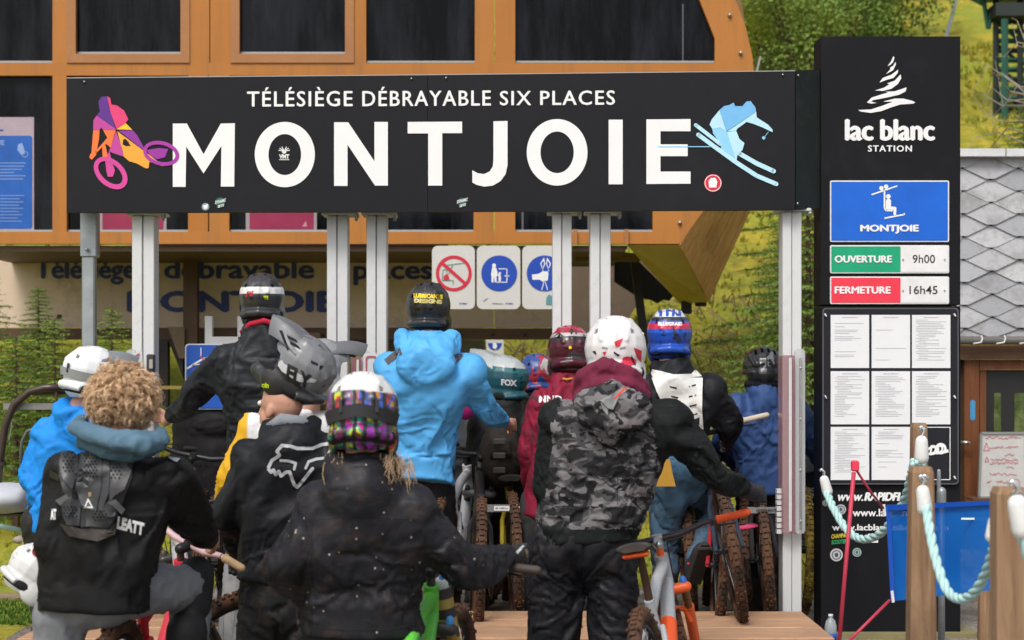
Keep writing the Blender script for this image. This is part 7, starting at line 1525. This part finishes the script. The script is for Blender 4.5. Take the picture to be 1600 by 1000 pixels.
# water bottle
bt = empty('water_bottle', W(1298, 1004, 8.62), 'clear plastic water bottle with blue label at the tower foot', 'bottle'); c = W(1298, 1000, 8.62); s = 8.62 / FOC; R_ = []
def lathe(prof, c, n=20): return MB().loft([[Vector((c.x + r_ * math.cos(2 * math.pi * k / n), c.y + r_ * math.sin(2 * math.pi * k / n), c.z + z)) for k in range(n)] for z, r_ in prof])
gl = NT('clear_plastic'); gl.base((.62, .68, .72), .12, 0, .6); gl.p.inputs['Transmission Weight'].default_value = .55; gl.p.inputs['Alpha'].default_value = .85
obj('body', fixn(lathe([(-.02, .026), (0, .031), (.035, .030), (.04, .031), (.075, .031), (.08, .029), (.10, .024), (.115, .012), (.122, .011)], c)), gl.m, bt, smooth=True); obj('label', fixn(lathe([(.002, .0325), (.036, .0325)], c)), paint('label_blue', (.02, .08, .42), .4), bt, smooth=True); obj('cap', fixn(lathe([(.119, .0125), (.134, .0125)], c)), plain('cap_white', (.7, .7, .7), .4), bt, smooth=True)
# chairlift chair at the left
ch = empty('lift_chair', W(30, 800, 9.0), 'chairlift chair with brown tube frame and pale cushion at the left edge', 'chairlift chair'); BT = paint('tube_brown', (.06, .04, .03), .35, .3, .3); ac = lambda L, d=9.: [W(x, y, d) for x, y in L]
obj('arch_tube', MB().tube(ac([(-4, 760), (2, 705), (8, 665), (22, 632), (46, 612), (70, 606), (100, 605)]), .021, 12), BT, ch, smooth=True); obj('arch_tube', MB().tube(ac([(50, 614), (110, 612)], 9.05), .014, 8), BT, ch, smooth=True); obj('cross_bar', MB().rect(5, 630, 85, 640, 9.03, .03), plain('bar_grey', (.24, .24, .24), .4, .4), ch)
obj('inner_tube', MB().tube(ac([(32, 730), (34, 690), (42, 674), (56, 669)]), .009, 8), plain('tube_grey', (.10, .11, .11), .4), ch, smooth=True); obj('strap', MB().tube(ac([(18, 640), (18, 668), (14, 688)]), .004, 6), plain('bar_grey', (.24, .24, .24), .4, .4), ch)
obj('upright', MB().tube(ac([(88, 612), (88, 640)]), .008, 6), BT, ch); obj('rivet_collar', MB().tube(ac([(1, 722), (2, 728)]), .028, 12), DK, ch)
m = MB(); R_ = []
for u in (0, .06, .25, .6, .92, 1.0): q = .5 * math.sin(u * 3.14) ** .3 if 0 < u < 1 else .15; R_.append([W(-40 + 88 * u, 778, 9.0) + Vector((0, math.cos(t_) * .22 * (.6 + q), math.sin(t_) * .085 * (.6 + q * .8))) for t_ in (2 * math.pi * k / 20 for k in range(20))])
obj('cushion', fixn(m.loft(R_)), paint('cushion_pale', (.50, .52, .57), .5, 0, .3, (.3, .3, .32)), ch, smooth=True); obj('seat_base', MB().rect(-40, 803, 46, 806, 8.95, .3), plain('seat_dark', (.05, .05, .05), .5), ch)
tag(obj('side_rope', MB().tube(ac([(-20, 818), (20, 826), (50, 833)], 9.3), .014, 8), RP, smooth=True), 'pale teal rope crossing behind the blond rider at left', 'rope')
# helmet hanging at the blond rider's hip
hh = helmet(None, W(56, 902, 6.15), (-70, -35, 0), helm_mat('helmet_white_hung', lambda t, co: t.ramp(t.sep(co)[2], [(.0, (.60, .60, .60)), (.5, (.72, .72, .72))]), .35), visor=None, name='hanging_helmet', s=.74); tag(hh, 'white full-face helmet hanging at the left hip of the blond rider', 'helmet')
tag(obj('carabiner', MB().ring(W(58, 862, 5.9), (.2, 1, 0), .016, .004, 16, 6).cap(W(61, 855, 5.9), W(60, 848, 5.9), .010, .008), plain('anodised_red', (.45, .02, .05), .3, .5), None, smooth=True), 'red carabiner holding the hanging white helmet', 'carabiner')
# turnstile gates: clear and red plexi, white housings
def plexi(nm, c, a): 
    t = NT(nm); t.base(c, .15, 0, .5); t.p.inputs['Alpha'].default_value = a; return t.m
PX = plexi('plexi_clear', (.60, .62, .63), .55); PXR = plexi('plexi_red', (.34, .15, .17), .55); WHO = paint('gate_white', (.60, .60, .60), .4)
def gate(label, x0, x1, y0, y1, d, red=True, skew=0):
    r = empty('ticket_gate', W((x0 + x1) / 2, y1, d), label, 'ticket gate', 'ticket gates of the lift'); obj('column', MB().slab(rrect(x0, y0 + 10, x0 + (x1 - x0) * .55, y1, 3), d, .14), PXR if red else WHO, r)
    obj('column_face', MB().rect(x0 + (x1 - x0) * .30, y0 + 14, x0 + (x1 - x0) * .42, y1 - 4, d - .006, .005), WHO, r)
    obj('clear_cover', MB().slab(rrect(x0 + (x1 - x0) * .57, y0, x1, y1, 6), d + .02, .03), PX, r); obj('cover_rod', MB().tube([W(x1 - 7, y0 + 14, d - .0), W(x1 - 7, y1 - 6, d)], .006, 6), plain('chrome', (.7, .7, .7), .25, .9), r)
    for k in range(4): y = y0 + 30 + (y1 - y0 - 50) * k / 3; obj('screw', MB().cap(W(x1 - 7, y, d - .005), W(x1 - 7, y, d - .015), .008, .007, 8), plain('zinc', (.45, .46, .40), .35, .8), r)
    return r
gate('tall red and clear ticket gate housing on the rightmost white post', 1222, 1258, 545, 834, 8.96)
gate('red striped ticket gate between the grey helmet and light blue jacket', 548, 578, 548, 640, 9.1); gate('ticket gate beside the leftmost white post, above the curly hair', 176, 212, 546, 620, 9.15, False)
r = empty('gate_sign', W(224, 620, 9.0), 'pale gate panel with red arrow emblem at the leftmost white post', 'sign'); obj('plate', MB().slab([(200, 556), (222, 548), (224, 590), (202, 596)], 9.02, .02), WHO, r); m = MB()
for a_, b_, w in (((203, 562), (218, 553), 3), ((203, 562), (203, 580), 3), ((208, 573), (216, 566), 5), ((216, 566), (217, 585), 4), ((208, 573), (208, 584), 3)): m.flat(line2d(a_, b_, w), 9.015)
obj('emblem', m, plain('faded_red', (.42, .08, .12), .5), r); obj('reader', MB().box(W(236, 568, 9.0), (.04, .05, .10), None, .006), plain('reader_dark', (.04, .04, .04), .4), r); obj('reader_face', MB().box(W(236, 569, 8.97), (.02, .01, .05), None, .002), plain('reader_face', (.35, .33, .28), .4), r)
r = empty('gate_sign', W(590, 660, 9.05), 'pale gate panel with red rounded emblem beside the light blue jacket', 'sign'); obj('plate', MB().slab(rrect(568, 552, 592, 640, 5), 9.08, .02), WHO, r); obj('emblem', put2d(MB(), ring2d(rrect(571, 556, 589, 600, 5), rrect(573.5, 558.5, 586.5, 597.5, 4)), 9.075), plain('faded_red', (.42, .08, .12), .5), r)
# gate arms with print, white brackets, blue sign
for x0, x1, y0, y1, lb, tx in ((752, 816, 789, 800, 'grey gate bar with label and red round sticker behind the outstretched arm', True), (1168, 1222, 793, 802, 'grey gate bar at the navy jacket rider knees', False)):
    r = empty('gate_bar', W(x0, y1, 8.98), lb, 'gate bar', 'horizontal gate bars'); obj('bar', MB().rect(x0, y0, x1, y1, 9.02, .04), paint('bar_alu', (.26, .26, .26), .4, .4), r)
    if tx: obj('label', MB().rect(772, 791, 796, 798, 9.014, .004), WH, r); put2d(m := MB(), text2d('00 1500 kg', (774, 792.5, 794, 796.5), .02), 9.012); obj('print', m, BK, r); obj('round_sticker', MB().flat(ell2d(807, 795, 7, 7, 20), 9.01), plain('sticker_rose', (.6, .35, .35), .5), r)
    else: put2d(m := MB(), text2d('DOPPELMAYR', (1182, 795, 1214, 799.5), .03), 9.015); obj('print', m, BK, r)
r = empty('gate_bracket', W(1205, 840, 9.1), 'white louvred bracket left of the red ticket gate', 'bracket')
for k in range(8): obj('louvre', MB().rect(1214, 764 + k * 9, 1222, 771 + k * 9, 8.99, .05), WHO, r)
sk = empty('ski_stack_sign', W(318, 640, 9.6), 'blue sign with white skis drawing behind the tall dark rider arm', 'sign'); obj('plate', MB().slab(rrect(289, 537, 352, 640, 6), 9.7, .02), plain('plate_edge_white', (.72, .72, .72), .4), sk); obj('field', MB().slab(rrect(291, 539, 350, 638, 5), 9.693, .004), paint('gate_blue', (.01, .10, .50), .4), sk); m = MB()
for a_, b_, w in (((314, 543), (314, 556), 1.6), ((292, 576), (318, 560), 3), ((318, 560), (338, 556), 2), ((300, 571), (330, 566), 1.5), ((318, 563), (326, 558), 4)): m.flat(line2d(a_, b_, w), 9.688)
obj('pictogram', m, WH, sk); m = MB().flat(line2d((312, 556), (322, 566), 2), 9.686).flat(line2d((345, 580), (352, 590), 4), 9.686); obj('pictogram_red', m, plain('print_pink', (.6, .05, .2), .5), sk)
wbk = empty('white_bracket', W(335, 540, 9.75), 'white angular bracket frame above the blue ski sign', 'bracket')
for q in ((320, 494, 331, 537), (331, 526, 372, 537), (371, 494, 382, 526)): obj('arm', MB().rect(*q, 9.75, .05), WHO, wbk)
tag(obj('purple_board', MB().slab([(738, 570), (745, 570), (750, 640), (738, 640)], 10.6, .03), plain('purple_board', (.22, .03, .25), .5)), 'narrow purple board beside the light blue sleeve', 'board')
tag(obj('pink_bag', MB().ell(W(727, 632, 9.6), (.06, .05, .09)), plain('pink_cloth', (.55, .02, .22), .7), smooth=True), 'small magenta bag under the light blue sleeve', 'bag')
fd = empty('black_plastic_case', W(1268, 790, 9.4), 'dark box with white lettering and pale lid between post and tower', 'box'); obj('box', MB().slab([(1256, 740), (1284, 735), (1284, 795), (1256, 795)], 9.95, .2), plain('case_navy', (.012, .014, .02), .5), fd); put2d(m := MB(), text2d('LAC', (1260, 762, 1272, 768), .05), 9.945); put2d(m, text2d('BLANC', (1258, 770, 1274, 776), .05), 9.945); obj('lettering', m, WH, fd); obj('lid', MB().slab([(1256, 672), (1268, 680), (1284, 700), (1284, 733), (1256, 738)], 9.97, .05), paint('lid_pale', (.58, .58, .62), .5), fd)
